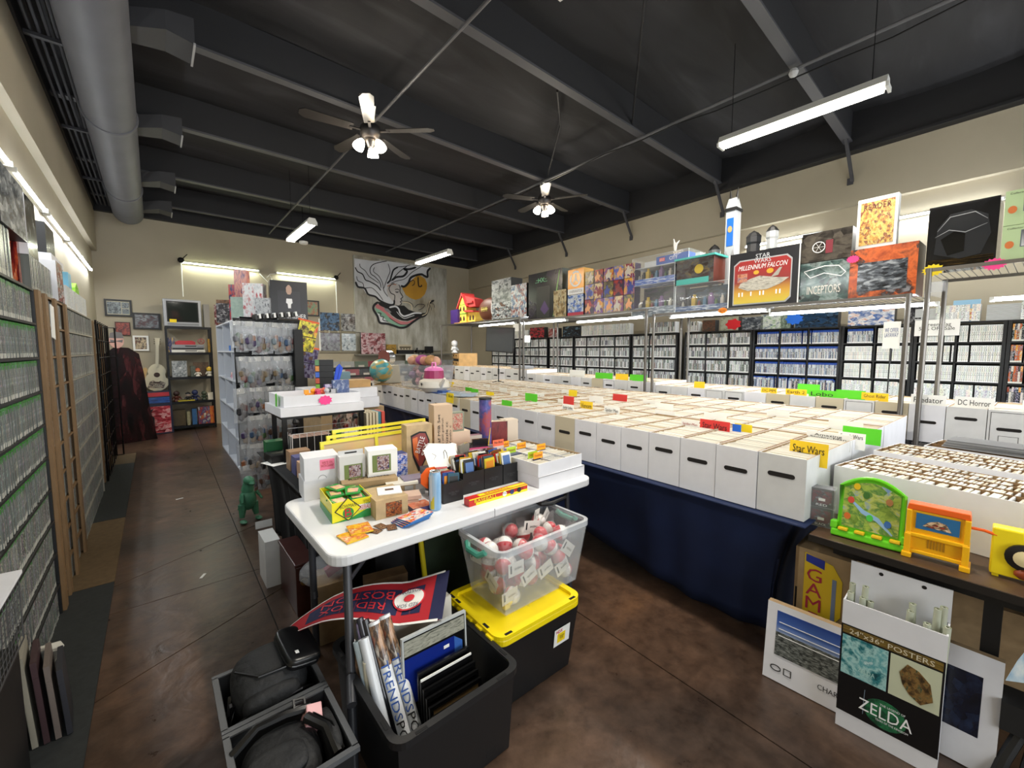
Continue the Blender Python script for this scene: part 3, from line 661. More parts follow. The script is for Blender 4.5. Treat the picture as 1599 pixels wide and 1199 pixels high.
for nm in ((0, 0, 0, .05), (0, 0, .035, -.035), (0, 0, -.035, -.035)):
    g = G(); g.cyl((nm[0], nm[1]-.012, nm[0]), (nm[2], -.012, nm[3]), .005, n=5); g.build('spoke', MATS['peace_red'], o, rot=(-PI/2, 0, 0))
def bk(name, label, cat, x, z, w, h, cols, d=.16, grp=None, dy=9.92, const=True):
    key = 'bk_'+'_'.join(c.strip('#') for c in cols)
    m = art(key, cols, 4, .4) if len(cols) > 1 else mat(key, cols[0], .5)
    return carton(name, label, cat, (x, dy, z), 0, (w, d, h), [m, m, m], grp)
bk('boxed_game', 'navy and gold box at the left of the top tier under the television', 'box', .25, 1.471, .1, .27, ['#1a2244', '#2a3570', '#c9a94a'])
bk('boxed_game', 'yellow ochre box at the right of the tier with players', 'box', .83, 1.471, .05, .26, ['#8a6a20', '#c4922c'])
bk('glass_case', 'pale glass figure case with white figure on the third tier', 'display box', .35, 1.011, .22, .3, ['#868c90', '#a9aeb2', '#5c6468', '#ccd0d2'])
bk('framed_photo', 'small brown framed picture on the third tier', 'picture', .68, 1.011, .24, .27, ['#3c2c1e', '#5c4630', '#2a1e14'], .03, dy=10.0)
bk('glass_case', 'narrow clear jar with dark contents on the third tier', 'jar', .55, 1.011, .07, .2, ['#3a4038', '#5c6458'])
def figure(label, x, y, z, s, body, head, cat='figurine', hat=None):
    t = thing('figurine', label, cat, (x, y, z)); g = G(); g.lathe([(.03*s, 0), (.035*s, .005*s), (.022*s, .03*s), (.03*s, .055*s), (.015*s, .075*s)], 12); g.build('torso', mat('fg'+body, body, .5), t, smooth=True)
    g = G(); g.sph((0, 0, .1*s), .034*s, 12); g.build('head', mat('fg'+head, head, .5), t, smooth=True)
    for q in (-1, 1): g = G(); g.cyl((q*.025*s, 0, .065*s), (q*.045*s, -.01*s, .03*s), .009*s, n=6); g.build('arm', mat('fg'+body, body, .5), t)
    if hat: g = G(); g.lathe([(.036*s, 0), (.03*s, .02*s), (.0, .036*s)], 12); g.build('hair', mat('fg'+hat, hat, .5), t, loc=(0, 0, .108*s), smooth=True)
    return t
figure('white and orange haired figurine at the front of the third tier', .62, 9.93, 1.011, 1.15, '#d8d4c8', '#c98a62', hat='#b5532c')
figure('yellow and white figurine at the right end of the third tier', .8, 9.93, 1.011, 1.3, '#c9c5b8', '#d8b83a', hat='#c9a12c')
figure('brown figurine at the left of the fourth tier', .28, 9.93, .551, 1.5, '#5c2c20', '#3a2420')
figure('black and pale figurine in the middle of the fourth tier', .45, 9.93, .551, 1.2, '#1a1a1a', '#cbb8a8', hat='#101010')
figure('navy blue figurine behind the middle one on the fourth tier', .56, 9.99, .551, 1.5, '#1c2548', '#28325c')
figure('dark green figurine right of the navy one', .7, 9.98, .551, 1.3, '#2c3a28', '#414a38')
bk('small_carton', 'cream card box at the right end of the fourth tier', 'box', .8, .551, .09, .13, ['#cdc6b4'])
bk('flat_game', 'yellow edged flat game lying on the fourth tier', 'game', .42, .551, .26, .02, ['#c9b42c'], dy=9.885, d=.08)
for i, (x, w, h, c, lab) in enumerate(((.3, .19, .29, ['#4a3c20', '#5c4a2a'], 'wide olive brown book, leftmost on the lowest tier'), (.44, .05, .25, ['#bfb590', '#8a8258'], 'cream spined book beside the wide brown one'), (.53, .07, .3, ['#2c5a8a', '#3c6c9a'], 'blue spined book on the lowest tier'),
        (.68, .19, .33, ['#c4832c', '#8a2430', '#28406a', '#c9c0a0'], 'colourful comic-fronted box on the lowest tier'), (.82, .09, .32, ['#b01c24', '#c4822c'], 'red and gold box at the right end of the lowest tier'))):
    bk('boxed_book', lab, 'book', x, .091, w, h, c)
t = carton('leaning_board', 'large boxed game with a red car front leaning below the white guitar', 'box', (-.02, 9.75, 0), .1, (.46, .08, .78), [black, mat('deep_navy', '#171c38', .35), black]); t.rotation_euler = (-.06, 0, .1)
m = art('print_red_car', ['#5a1018', '#a5222c', '#d44a54', '#f0b9b4', '#a5222c'], 3, .2, stretch=(1, 2.5, 1)); panel(t, 'printed_car', m, -.17, .2, .02, .5)
panel(t, 'printed_sky', art('print_blue_hill', ['#10285c', '#1c4a9a', '#2c6ab0'], 3, .3), -.19, .2, .56, .66); panel(t, 'title_band', mat('band_red', '#b82c38', .4), -.19, .2, .68, .75)
def outline(sx, sz, n=28):
    o = []
    for i in range(n):
        a = 2*PI*i/n; r = 1+.0*math.cos(a); x = math.sin(a); z = math.cos(a)
        k = 1 if z < 0 else .78; wst = 1-.22*math.exp(-((z-.15)/.22)**2)
        o.append((x*sx*k*wst, z*sz))
    return o
t = thing('acoustic_guitar', 'white acoustic guitar with dark stickers hanging on the back wall', 'guitar', (.02, 10.2, 1.0), rot=(0, .06, 0))
cream = mat('guitar_cream', '#d8d0b4', .35)
g = G(); g.prism(outline(.2, .26), 0, .09, 0); g.build('body', cream, t, bevel=.006)
g = G(); g.prism([(.045*math.cos(a*PI/8), .045*math.sin(a*PI/8)+.05) for a in range(16)], -.002, 0, 0); g.build('sound_hole', wooddk, t)
g = G(); g.box(-.022, .022, -.01, .02, .2, .62); g.build('neck', cream, t)
g = G(); g.prism([(-.025, .6), (.025, .6), (.038, .74), (-.038, .74)], -.008, .01, 0); g.build('headstock', cream, t)
for k in range(3):
    for q in (-1, 1): g = G(); g.cyl((q*.03, 0, .63+.04*k), (q*.05, 0, .63+.04*k), .006, n=6); g.build('tuning_peg', chrome, t)
g = G(); g.box(-.05, .05, -.012, 0, -.1, -.08); g.build('bridge', wooddk, t)
g = G(); g.prism([(-.13, -.2), (.1, -.2), (.13, -.1), (.05, -.06), (.0, -.1), (-.05, -.05), (-.1, -.08)], -.0025, -.001, 0); g.build('sticker', art('print_sticker', ['#2a2a2a', '#5a4a40', '#b8b09a', '#8a3a30'], 6), t)
t = thing('electric_guitar', 'electric guitar with maple neck standing in the dark corner', 'guitar', (-.2, 9.7, .32), rot=(-.12, .06, .1))
g = G(); g.prism([(-.16, -.2), (0, -.25), (.16, -.2), (.15, 0), (.1, .05), (.14, .16), (.05, .1), (-.04, .1), (-.15, .2), (-.11, .04), (-.16, -.05)], 0, .04, 0); g.build('body', mat('gloss_black', '#08080a', .15), t, bevel=.005)
g = G(); g.box(-.025, .025, -.008, .015, .05, .72); g.build('neck', mat('maple', '#b89862', .4), t)
g = G(); g.prism([(-.025, .7), (.03, .7), (.06, .86), (.03, .9), (-.01, .86)], -.006, .01, 0); g.build('headstock', MATS['maple'], t)
g = G(); g.box(-.03, .03, -.005, 0, -.1, -.02); g.build('pickup', chrome, t)
t = thing('electric_guitar', 'dark electric guitar standing left of the maple-necked one', 'guitar', (-.45, 9.6, .3), rot=(-.12, -.04, .2))
g = G(); g.prism([(-.15, -.2), (0, -.24), (.15, -.2), (.13, 0), (.15, .15), (.03, .1), (-.15, .17), (-.1, 0)], 0, .04, 0); g.build('body', mat('dark_maroon', '#2a0c0e', .2), t)
g = G(); g.box(-.022, .022, -.008, .015, .05, .65); g.build('neck', wooddk, t); g = G(); g.prism([(-.025, .64), (.03, .64), (.05, .8), (0, .8)], -.006, .01, 0); g.build('headstock', black, t)
t = thing('cardboard_standee', 'life-size cardboard figure in a dark red cape with a grey eye mask', 'standee', (-.42, 9.1, 0), .35)
cape = art('print_cape', ['#070506', '#0e0809', '#1c0c0e', '#2e1215', '#5a2a2e'], 3, .25, stretch=(1.5, 1, 1))
g = G(); g.prism([(-.2, 0), (.42, 0), (.34, .6), (.3, 1.1), (.25, 1.45), (.12, 1.55), (-.05, 1.56), (-.17, 1.45), (-.22, 1.0)], 0, .012, 0, side=None); g.build('printed_cape', cape, t)
g = G(); g.prism([(-.02+.09*math.cos(a*PI/10), 1.66+.12*math.sin(a*PI/10)) for a in range(20)], -.003, .01, 0); g.build('printed_head', mat('skin_pink', '#c99e94', .6), t)
g = G(); g.prism([(-.11, 1.7), (.07, 1.7), (.05, 1.79), (-.02, 1.8), (-.09, 1.78)], -.005, -.003, 0); g.build('printed_hair', mat('ash_grey', '#6c6a6c', .6), t)
g = G(); g.prism([(-.1, 1.68), (-.02, 1.66), (.06, 1.68), (.05, 1.63), (-.02, 1.65), (-.09, 1.63)], -.005, -.003, 0); g.build('printed_mask', MATS['ash_grey'], t)
def frame(label, x0, x1, z0, z1, fm, cols, mount=None, fw=.03, y=10.315, cat='picture', parts=None):
    w, h = x1-x0, z1-z0; t = thing('framed_picture', label, cat, ((x0+x1)/2, y, z0)); g = G(); g.frame(-w/2, w/2, 0, h, fw, 0, .025); g.build('picture_frame', fm, t)
    g = G(); g.box(-w/2+fw, w/2-fw, .012, .02, fw, h-fw)
    g.build('mount' if mount else 'printed_picture', mount or art('fr_'+label[:12], cols, 3.5, .3), t)
    if mount:
        for i, (a, b, c, d) in enumerate(parts or [(.15, .85, .15, .85)]):
            g = G(); g.box(-w/2+w*a, -w/2+w*b, .009, .012, h*c, h*d); g.build('printed_picture', art('fr_'+label[:12]+str(i), cols, 3.5, .3, seed=i), t)
    return t
frame('black frame with cream mount and a silver car print, nearest the left wall', -.62, -.26, 2.12, 2.42, black, ['#111a1e', '#39444a', '#8c9698', '#1c2226'], mat('cream_mount', '#c9c3ac', .6), parts=[(.1, .6, .15, .85), (.63, .9, .5, .85), (.63, .9, .15, .46)])
frame('black framed dark red print of a game pad', -.26, .13, 1.9, 2.2, black, ['#240c10', '#4a161c', '#55585c', '#8a8e92', '#3a1216'])
frame('small frameless dark red portrait print', -.5, -.3, 1.78, 2.02, mat('maroon', '#3c1210', .5), ['#1c0807', '#6a1e12', '#a5402a', '#1c0807'], fw=.01)
frame('white framed abstract brown and black print above the guitars', -.28, -.06, 1.5, 1.78, paper, ['#3a1c0c', '#c9b28a', '#16100c', '#8a4a1c'])
frame('green framed print above the yellow comic pack', 2.64, 2.98, 2.3, 2.66, black, ['#4a7a5a', '#78946a', '#a5583a', '#3c6a50'])
frame('white framed panel behind the hanging bags', 2.95, 3.2, 1.5, 2.25, paper, ['#1c1a1a', '#2c2a28'])
# white cube shelf along the aisle
cubew = mat('cube_white', '#c9ced6', .45)
t = thing('cube_shelf', 'tall white open cube shelf along the right side of the aisle', 'shelf', (.74, 7.8, 0), -PI/2)
LN = 2.3
for x in (0, .76, 1.52, LN-.02): g = G(); g.box(x, x+.02, .0, .38, .0, 1.88); g.build('side_panel', cubew, t)
for z in (0, .37, .74, 1.11, 1.48, 1.86): g = G(); g.box(.0, LN, .001, .38, z, z+.02); g.build('shelf_board', cubew, t)
g = G(); g.box(0, LN, .38, .385, 0, 1.88); g.build('back_panel', cubew, t)
bk_ = lambda *a, **k: None
carton('small_box', 'small blue box in the top row of the white cube shelf', 'box', (.78, 6.75, 1.501), -PI/2, (.12, .1, .07), [mat('box_blue', '#2f6fc0', .5)]*3)
carton('small_box', 'yellow upright box in the nearest top cube of the white shelf', 'box', (.78, 5.75, 1.501), -PI/2, (.05, .2, .33), [mat('box_ochre', '#c9a24a', .5)]*3)
figure('tiny pink figurine lying in the white cube shelf', .8, 6.75, 1.13, .6, '#c98a9a', '#d8a8a0')
t = thing('dark_cabinet', 'tall black cabinet standing beyond the white cube shelf', 'cabinet', (1.0, 8.3, 0)); g = G(); g.box(-.14, .14, 0, .4, 0, 1.86); g.build('body', blackm, t)
g = G(); g.box(-.15, -.13, -.02, 0, 0, 1.9); g.build('front_post', steel, t)
B3 = lambda *c: art('b_'+''.join(x[1:] for x in c), list(c), 5, .25)
pt = carton('boxed_figure', 'large black box with a white skull emblem on top of the cube shelf', 'toy box', (1.28, 5.62, 1.882), -.12, (.4, .22, .46), [mat('dark_grey_box', '#3a3a3d', .4), mat('near_black', '#151418', .3), mat('dark_grey_box', '#3a3a3d')])
panel(pt, 'printed_figure', mat('print_shadow', '#242228', .3), -.12, .12, .1, .34)
g = G(); g.prism([(-.035, .2), (-.03, .25), (.03, .25), (.035, .2), (.018, .185), (.015, .13), (.005, .14), (-.005, .13), (-.015, .14), (-.018, .185)], -.003, -.002, 0); g.build('skull_emblem', whitetext, pt)
g = G(); g.prism([(-.03+.06*k/6, .38+.035*math.sin(PI*k/6)) for k in range(7)]+[(.03, .33), (.015, .3), (-.015, .3), (-.03, .33)], -.003, -.002, 0); g.build('printed_head', mat('skin_print', '#b99a88', .5), pt)
text('THE PUNISHER', .36, .055, whitetext, pt, (0, -.002, .04))
for i, (x, y, w, h, z, c, lab, d) in enumerate((
        (.8, 7.55, .2, .3, 1.882, ['#1a1518', '#6a1c24', '#b9b4ae'], 'dark red boxed figure at the far end of the cube shelf top', .15),
        (.82, 7.15, .26, .34, 1.882, ['#3a2a22', '#6a4a34', '#8a6a52'], 'brown boxed figure second from the far end of the cube shelf top', .15),
        (.8, 6.8, .3, .26, 1.882, ['#14151a', '#3a3a42', '#a8a8ac'], 'black and grey boxed figures in the middle of the cube shelf top', .15),
        (.84, 6.35, .18, .46, 1.882, ['#2c2144', '#5a3a6a', '#c43a2c', '#28406a'], 'tall purple and red boxed figure on the cube shelf', .15),
        (.86, 6.15, .14, .62, 1.882, ['#3a2c5c', '#c98a7a', '#8a4a6a'], 'tallest narrow violet box on the cube shelf', .1),
        (.84, 6.0, .24, .27, 1.882, ['#8fa39a', '#a5b8ae'], 'pale green box in front of the violet ones', .12),
        (.93, 5.8, .22, .42, 1.882, ['#b9bcc0', '#d8dadc', '#a52c34'], 'white and red boxed figure left of the black skull box', .12),
        (1.0, 5.65, .16, .24, 1.882, ['#7c8084', '#b9bcc0', '#55585c'], 'clear and grey boxed figure in front of the white and red one', .1))):
    carton('boxed_figure', lab, 'toy box', (x, y, z), -.5, (w, d, h), [B3(*c)]*3)
# pegboard end with hanging bags
t = thing('peg_rack', 'black slatted display rack end hung with bags of toys', 'rack', (1.0, 5.42, 0))
g = G(); g.box(-.33, .4, 0, .03, 0, 1.86); g.build('back_board', mat('rack_black', '#101113', .6), t)
g = G(); g.box(.2, .29, -.3, .0, .0, 1.74); g.build('side_post', mat('rack_black', '#101113'), t)
ROWZ = [1.82, 1.45, 1.12, .82, .52, .3]
for r, z in enumerate(ROWZ):
    g = G(); g.box(-.33, .2, -.03, -.0, z+.0, z+.012); g.build('hook_rail', blackm, t)
bagm = mat('bag_film', '#d9dde2', .08, alpha=.24, spec=.9)
TOYC = ['#5a2424', '#2c4666', '#6a5a40', '#2c2c30', '#3c5a34', '#5a5a60', '#84502f', '#3a2c52', '#8a7c68', '#4a3428', '#1e1e24', '#66747c']
toym = randmat('bagged_toy', TOYC, .5)
bn = 0; RW = ['top', 'second', 'third', 'fourth', 'fifth', 'lowest']
def bag_proto(w, h):
    g = G(); n = 6; vs = []
    for j in range(5):
        v = j/4; zz = -h*v; k = .012+.05*math.sin(PI*min(1, v*1.0))*.6+.012*v
        for i in range(n+1):
            uu = i/n; xx = (uu-.5)*w*(1-.1*math.sin(PI*v)); vs.append((xx+.004*math.sin(i*5+j), -k*math.sin(PI*uu)-.004*((i*j) % 3), zz))
    for j in range(5):
        v = j/4
        for i in range(n+1): vs.append(((i/n-.5)*w, .004, -h*v))
    fs = []; m = 5*(n+1)
    for j in range(4):
        for i in range(n): a = j*(n+1)+i; fs += [[a+n+1, a+n+2, a+1, a], [m+a, m+a+1, m+a+n+2, m+a+n+1]]
    g.add(vs, fs, 0); return g
first = None
for r, z in enumerate(ROWZ):
    nb = [12, 11, 10, 9, 7, 4][r]; x0, x1 = [(-.36, .25), (-.33, .2), (-.37, .22), (-.33, .2), (-.35, .12), (-.36, -.05)][r]
    for k in range(nb):
        x = x0+(x1-x0)*(k+.5)/nb; dpt = -.3+random.uniform(-.05, .05)+.012*k
        if first is None:
            first = thing('bagged_toys', 'x', 'bag', (0, 0, 0))
            bag_proto(.13, .3).build('plastic_bag', bagm, first, smooth=True)
            g = G(); g.box(-.035, .035, -.005, 0, -.05, -.002); g.build('price_card', mat('card_dull', '#c4c4c0', .6), first)
            for (a, b, c, q) in ((-.025, -.02, -.2, .034), (.026, -.018, -.225, .032), (0, -.02, -.16, .026), (-.01, -.015, -.25, .034), (.03, -.02, -.17, .022)):
                g = G(); g.sph((a, b, c), q, 7, sc=(1, .6, 1.3)); g.box(a-.012, a+.014, b-.01, b+.008, c-.03, c+.02); g.build('bagged_toy', toym, first)
            b = first
        else: b = copy_tree(first)
        b.location = (1.0+x, 5.42+dpt, z-.01); b.rotation_euler = (0, random.uniform(-.06, .06), random.uniform(-.35, .35)+.25)
        s = random.uniform(.92, 1.12); b.scale = (s, s, s*random.uniform(.95, 1.1))
        tag(b, 'clear bag of small toys hanging in the %s row of the black rack' % RW[r], 'toy bag', 'toy bags in the %s row' % RW[r])
    for k in range(nb//2):
        x = x0+(x1-x0)*(k+.5)/(nb//2); g = G(); g.cyl((x, -.34, z), (x, 0, z+.01), .0035, n=5); g.build('hook', blackm, t)
for (x, z, m, lab, r, dy) in ((1.33, 1.66, art('print_yellow_pack', ['#e0d020', '#efe22c', '#3a3016', '#efe22c', '#d83c2c'], 3.2, .3), 'yellow and black carded toy pack tilted at the top of the rack', .22, -.3), (1.33, 1.36, art('print_violet_pack', ['#2c2238', '#4a3a5c', '#8a86a0', '#1c1824'], 4, .15), 'purple boxed pack tilted under the yellow one', .2, -.27)):
    t2 = thing('carded_toy', lab, 'toy pack', (x, 5.42+dy, z), rot=(.1, r, -.15)); g = G(); g.box(-.1, .1, 0, .04, -.17, .17, 1, front=0); g.build('box_body', [m, black], t2)
    if 'yellow' in lab:
        panel(t2, 'black_band', black, -.1, .1, -.005, .005); g = G(); g.box(-.12, .1, .0, .03, .17, .19); g.build('orange_edge', mat('edge_orange', '#e8622c', .5), t2)
        for q in ((-.05, .1), (.03, .06), (-.03, -.05)): g = G(); g.prism([(q[0]+.022*math.cos(a*PI/6), q[1]+.022*math.sin(a*PI/6)) for a in range(12)], -.003, -.001, 0); g.build('printed_badge', mat('badge_brown', '#5c3c28', .5), t2)
t2 = thing('magazine_pile', 'striped black and white magazines sloping along the rack top', 'magazines', (1.0, 5.25, 1.86), rot=(0, -.12, 0));
for k in range(12): g = G(); g.box(-.16+.035*k, -.14+.035*k, -.02*k/6-.1, .1, 0, .05); g.build('magazine', paper if k % 2 else black, t2)
dino = mat('dino_green', '#3f7a5c', .5, noise=.15, nscale=30); t = thing('toy_dinosaur', 'green toy dinosaur standing at the foot of the hanging bags', 'toy', (.56, 4.2, 0), .3)
g = G(); g.M = Matrix.Identity(4)
g.sph((0, 0, .2), .075, 12, sc=(.9, .8, 1.35)); g.build('body', dino, t, smooth=True)
g = G(); g.sph((0, -.03, .37), .05, 12, sc=(.8, 1.2, .8)); g.sph((0, -.08, .355), .03, 8, sc=(.8, 1.3, .7)); g.cyl((0, 0, .28), (0, -.02, .36), .05, .035, 10); g.build('head', dino, t, smooth=True)
g = G(); g.cyl((0, .05, .15), (.03, .25, .04), .045, .008, 10); g.build('tail', dino, t, smooth=True)
for q in (-1, 1):
    g = G(); g.cyl((q*.045, 0, .16), (q*.06, -.01, .05), .038, .02, 8); g.sph((q*.062, -.04, .02), .03, 8, sc=(.9, 1.5, .6)); g.build('leg', dino, t, smooth=True)
    g = G(); g.cyl((q*.06, -.03, .26), (q*.08, -.08, .2), .016, .01, 6); g.build('arm', dino, t, smooth=True)
# comic tables of the right-hand side
ORD = ['first', 'second', 'third', 'fourth', 'fifth', 'sixth', 'seventh', 'eighth', 'ninth', 'tenth', 'eleventh', 'twelfth', 'thirteenth', 'fourteenth', 'fifteenth', 'sixteenth',
       'seventeenth', 'eighteenth', 'nineteenth', 'twentieth', 'twenty-first', 'twenty-second', 'twenty-third', 'twenty-fourth', 'twenty-fifth', 'twenty-sixth', 'twenty-seventh', 'twenty-eighth', 'twenty-ninth', 'thirtieth',
       'thirty-first', 'thirty-second', 'thirty-third', 'thirty-fourth', 'thirty-fifth', 'thirty-sixth', 'thirty-seventh', 'thirty-eighth']
cutedge = mat('raw_card_edge', '#8a6c4a', .85)
def boxwall(g, w, d, h, slope=0):
    """comic box: outer card, raw brown inside; open top"""
    t = .005
    g.box(-w/2, w/2, 0, d, 0, t, 0)
    g.box(-w/2, w/2, 0, t, t, h, 0, back=1); g.box(-w/2, w/2, d-t, d, t, h, 0, front=1)
    g.box(-w/2, -w/2+t, t, d-t, t, h, 0, right=1); g.box(w/2-t, w/2, t, d-t, t, h, 0, left=1, top=1)
    return g
def handle(g, z, y=-.0012, w=.045, h=.011):
    g.prism([(-w+h*math.cos(PI/2+PI*k/6), z+h*math.sin(PI/2+PI*k/6)) for k in range(7)]+[(w+h*math.cos(-PI/2+PI*k/6), z+h*math.sin(-PI/2+PI*k/6)) for k in range(7)], y, y+.0012, 0)
hole = mat('hand_hole', '#17120f', .9)
def comics_mesh(name, d0, d1, w=.178, h=.268, n=70, seed=0):
    R = random.Random(seed); g = G(); y = d0
    while y < d1:
        t = R.uniform(.0042, .0075); hh = h*R.uniform(.975, 1.0); x = R.uniform(-.002, .002); c = R.choice([0, 0, 0, 1, 2, 3])
        g.box(-w/2+x, w/2+x, y, y+t*.8, 0, hh, c); y += t
    return g.build(name, COMM)
COMM = [mat('comic_bag_white', '#e6e3da', .45), mat('comic_bag_cream', '#d8d1be', .5), mat('comic_bag_grey', '#c4c2bb', .5), mat('comic_bag_tan', '#c4b294', .6)]
def comic_box(label, loc, rz, w=.196, d=.685, h=.28, m=None, hz=.19, group=None, emblem=0, frame_=False, cat='comic box'):
    t = thing('comic_box', label, cat, loc, rz, group)
    boxwall(G(), w, d, h).build('box_body', [m or white, kraft], t)
    g = G(); handle(g, hz); g.build('hand_hole', hole, t)
    if frame_:
        g = G(); g.frame(-w/2+.012, w/2-.012, .02, h-.015, .003, -.001, 0); g.build('printed_border', ink, t)
        g = G(); g.frame(-.045, .045, hz-.09, hz-.045, .0025, -.001, 0); g.build('printed_label', ink, t)
    return t
TV0, TV1 = .60, 6.2
t = thing('comic_table', 'long table under the blue cloth carrying the white comic boxes', 'table', W(2.08, TV0), RZW)
g = G(); g.box(-5.55, -.2, .3, 2.1, .70, .728); g.build('tabletop', mat('table_grey', '#77777a', .5), t)
for k in range(4):
    for y in (.5, 1.9): g = G(); g.cyl((-.4-1.6*k, y, 0), (-.4-1.6*k, y, .7), .018, n=8); g.build('leg', blackm, t)
def cloth():
    g = G(); vs = []; fs = []
    path = []; n = 150
    for i in range(n+1):
        s = i/n
        if s < .86: path.append((2.06, TV1-(TV1-TV0)*s/.86, 0))
        else: path.append((2.06+.75*(s-.86)/.14, TV0, 1))
    rowsz = [(.735, 0), (.725, .4), (.62, .6), (.45, .8), (.28, .95), (.1, 1), (.03, 1)]
    for j, (z, k) in enumerate(rowsz):
        for i, (u, v, e) in enumerate(path):
            f = k*(.022*math.sin(v*5.5+1.2*math.sin(v*2.3)) + .012*math.sin(v*17+math.sin(v*5)*2) + .012*math.sin(u*30)*e)
            near = max(0, 1-abs(v-TV0)/.35)
            du = k*.24*(1-e) + (k*.24 if e else 0)*max(0, 1-(u-2.06)/.3) - f; dv = k*.2*(near if not e else 1)-f*e*.5
            zz = z + (k*.12*max(0, min(1, (v-1.2)/1.0)) if z < .3 else 0)
            vs.append(W(u+du, v+dv, zz))
    m = len(path)
    for j in range(len(rowsz)-1):
        for i in range(m-1): a = j*m+i; fs.append([a+m, a+m+1, a+1, a])
    b = len(vs); vs += [W(2.06, TV1, .735), W(2.06, TV0, .735), W(2.9, TV0, .735), W(4.2, TV1, .735)]; fs.append([b, b+1, b+2, b+3])
    g.add(vs, fs, 0); o = g.build('tablecloth', mat('navy_cloth', '#0f2148', .75, noise=.12, nscale=6), smooth=True)
    s = o.modifiers.new('thickness', 'SOLIDIFY'); s.thickness = .003
    tag(o, 'navy blue cloth draped in folds over the front of the long comic table', 'tablecloth'); return o
cloth()
ZA = .741
ROWN = ['front', 'middle', 'back']
cm = [None]*3
sides = {1: 'cream', 4: 'grey'}
ncomic = 0
def comics_in(label, loc, rz, var, group=None):
    if cm[var] is None: o = comics_mesh('comics', .012, .672, seed=var+3); cm[var] = o
    else: o = cm[var].copy(); COL.objects.link(o)
    o.location = (loc[0], loc[1], loc[2]+.006); o.rotation_euler = (0, 0, rz); tag(o, label, 'comics', kind='stuff'); return o
protoC = None
for i in range(28):
    v = .72+.2*i
    for r in range(3):
        u = 2.11+.695*r+random.uniform(-.003, .003); vv = v
        if r == 2 and i > 24: continue
        m = white if (i*3+r) % 7 else (mat('cream_card', '#c4b99f', .75) if i in (7, 14) else white2)
        loc = W(u, vv, ZA); h = .28 if r == 0 else .278
        nm = ORD[i]; lab = 'white comic box, %s from the near end, %s row of the blue-draped table' % (nm, ROWN[r]) if i else 'white comic box at the near end, %s row of the blue-draped table' % ROWN[r]
        comic_box(lab, loc, RZW+random.uniform(-.002, .002), h=h, m=m, hz=.17 if i % 3 else .19)
        if r == 0 and i in (0, 1, 2):
            lb = ['bagged comic in the front box at the near end of the table', 'bagged comic in the front box second from the near end', 'bagged comic in the front box third from the near end'][i]
            y = .014
            while y < .67 and ncomic < 300:
                if protoC is None:
                    g = G(); g.box(-.09, .09, 0, .0042, 0, .268, 0); g.box(-.086, .086, .001, .003, .268, .27, 1)
                    protoC = g.build('comic_book', [randmat('comic_bag', ['#ddd9cc', '#cfc6ae', '#e6e3da', '#b5b2aa', '#d8d0ba', '#b79f7c', '#e0ddd2']), mat('board_edge', '#e9e6dc', .7)]); o = protoC
                else: o = protoC.copy(); COL.objects.link(o)
                o.location = W(u+y, vv+random.uniform(-.004, .004), ZA+.006); o.rotation_euler = (random.uniform(-.05, .02), 0, RZW)
                o.scale = (1, 1, random.uniform(.975, 1.0)); tag(o, lb, 'comic', lb.replace('bagged comic', 'comics')); ncomic += 1
                y += .0068
        else:
            comics_in('packed bagged comics in the %s row, %s box from the near end' % (ROWN[r], nm), loc, RZW, (i+r) % 3)
def sign(label, u, v, w, h, m, txt=None, z=1.0, ang=0, tm=None, tl=0, th=.5):
    t = thing('divider_card', label, 'sign', W(u, v, z), RZW+ang, rot=(random.uniform(-.08, .08), tl, RZW+ang))
    g = G(); g.box(-w/2, w/2, 0, .002, -.04, h); g.build('card', m, t)
    if txt: text(txt, w*.82, h*th, tm or ink, t, (0, -.0008, h*.5))
    return t
sign('yellow handwritten divider card with an arrow, front of the near end box', 2.28, .67, .155, .07, mat('card_yellow', '#f0c81e', .6), 'Star Wars', 1.0)
g = G(); g.box(-.05, .0, -.001, 0, .0, .004); g.prism([(-.055, .002), (-.04, .01), (-.04, -.006)], -.001, 0); a = g.build('arrow', ink); a.parent = [o for o in COL.objects if o.name.startswith('divider_card')][0]; a.location = (.01, -.001, .012)
sign('red handwritten divider card beside a small blue one', 2.53, 1.24, .185, .07, mat('card_red', '#cf2f2c', .6), 'Star Wars', 1.0)
sign('small blue divider card tucked beside the red handwritten one', 2.56, 1.12, .05, .06, blue)
sign('yellow card behind the small blue divider card', 2.6, 1.1, .1, .06, yellow)
sign('white divider card with red handwriting left of the red card', 2.5, 1.38, .12, .06, paper, 'Spider-Man', tm=mat('ink_red', '#a5302c', .6), th=.35)
sign('yellow divider card reading a one-word name, middle of the front table', 2.6, 2.36, .14, .075, MATS['card_yellow'], 'Venom', 1.0)
sign('red divider card just left of the yellow one-word card', 2.63, 2.6, .13, .085, MATS['card_red'], None, 1.01)
sign('white handwritten divider card in front of the red one', 2.42, 2.4, .13, .06, paper, 'Spider Ladies', 1.0)
sign('white handwritten divider card right of the yellow one-word card', 2.56, 2.06, .15, .065, paper, 'Spider Man', 1.0)
sign('tall blank white card standing left of the yellow corner card', 3.1, 1.95, .17, .06, paper)
sign('lone red divider card in the back row towards the wire shelves', 3.25, 2.52-.0, .17, .06, MATS['card_red'], None, 1.02)
sign('green divider card on the left of the half-empty box', 2.18, 2.92, .15, .05, green, None, 1.01)
sign('green divider card on the right of the half-empty box', 2.55, 3.02, .18, .07, green, None, 1.02)
sign('first yellow card at the far end beside a green one', 2.55, 3.72, .15, .05, yellow, None, 1.0)
sign('green card between two yellow ones at the far end', 2.5, 3.95, .15, .06, green, None, 1.01)
sign('green card second from the doll tub', 2.6, 4.25, .15, .06, green, None, 1.0)
sign('yellow tag near the white teapot toy', 2.05, 3.72, .15, .06, yellow, '1 Box', 1.01)
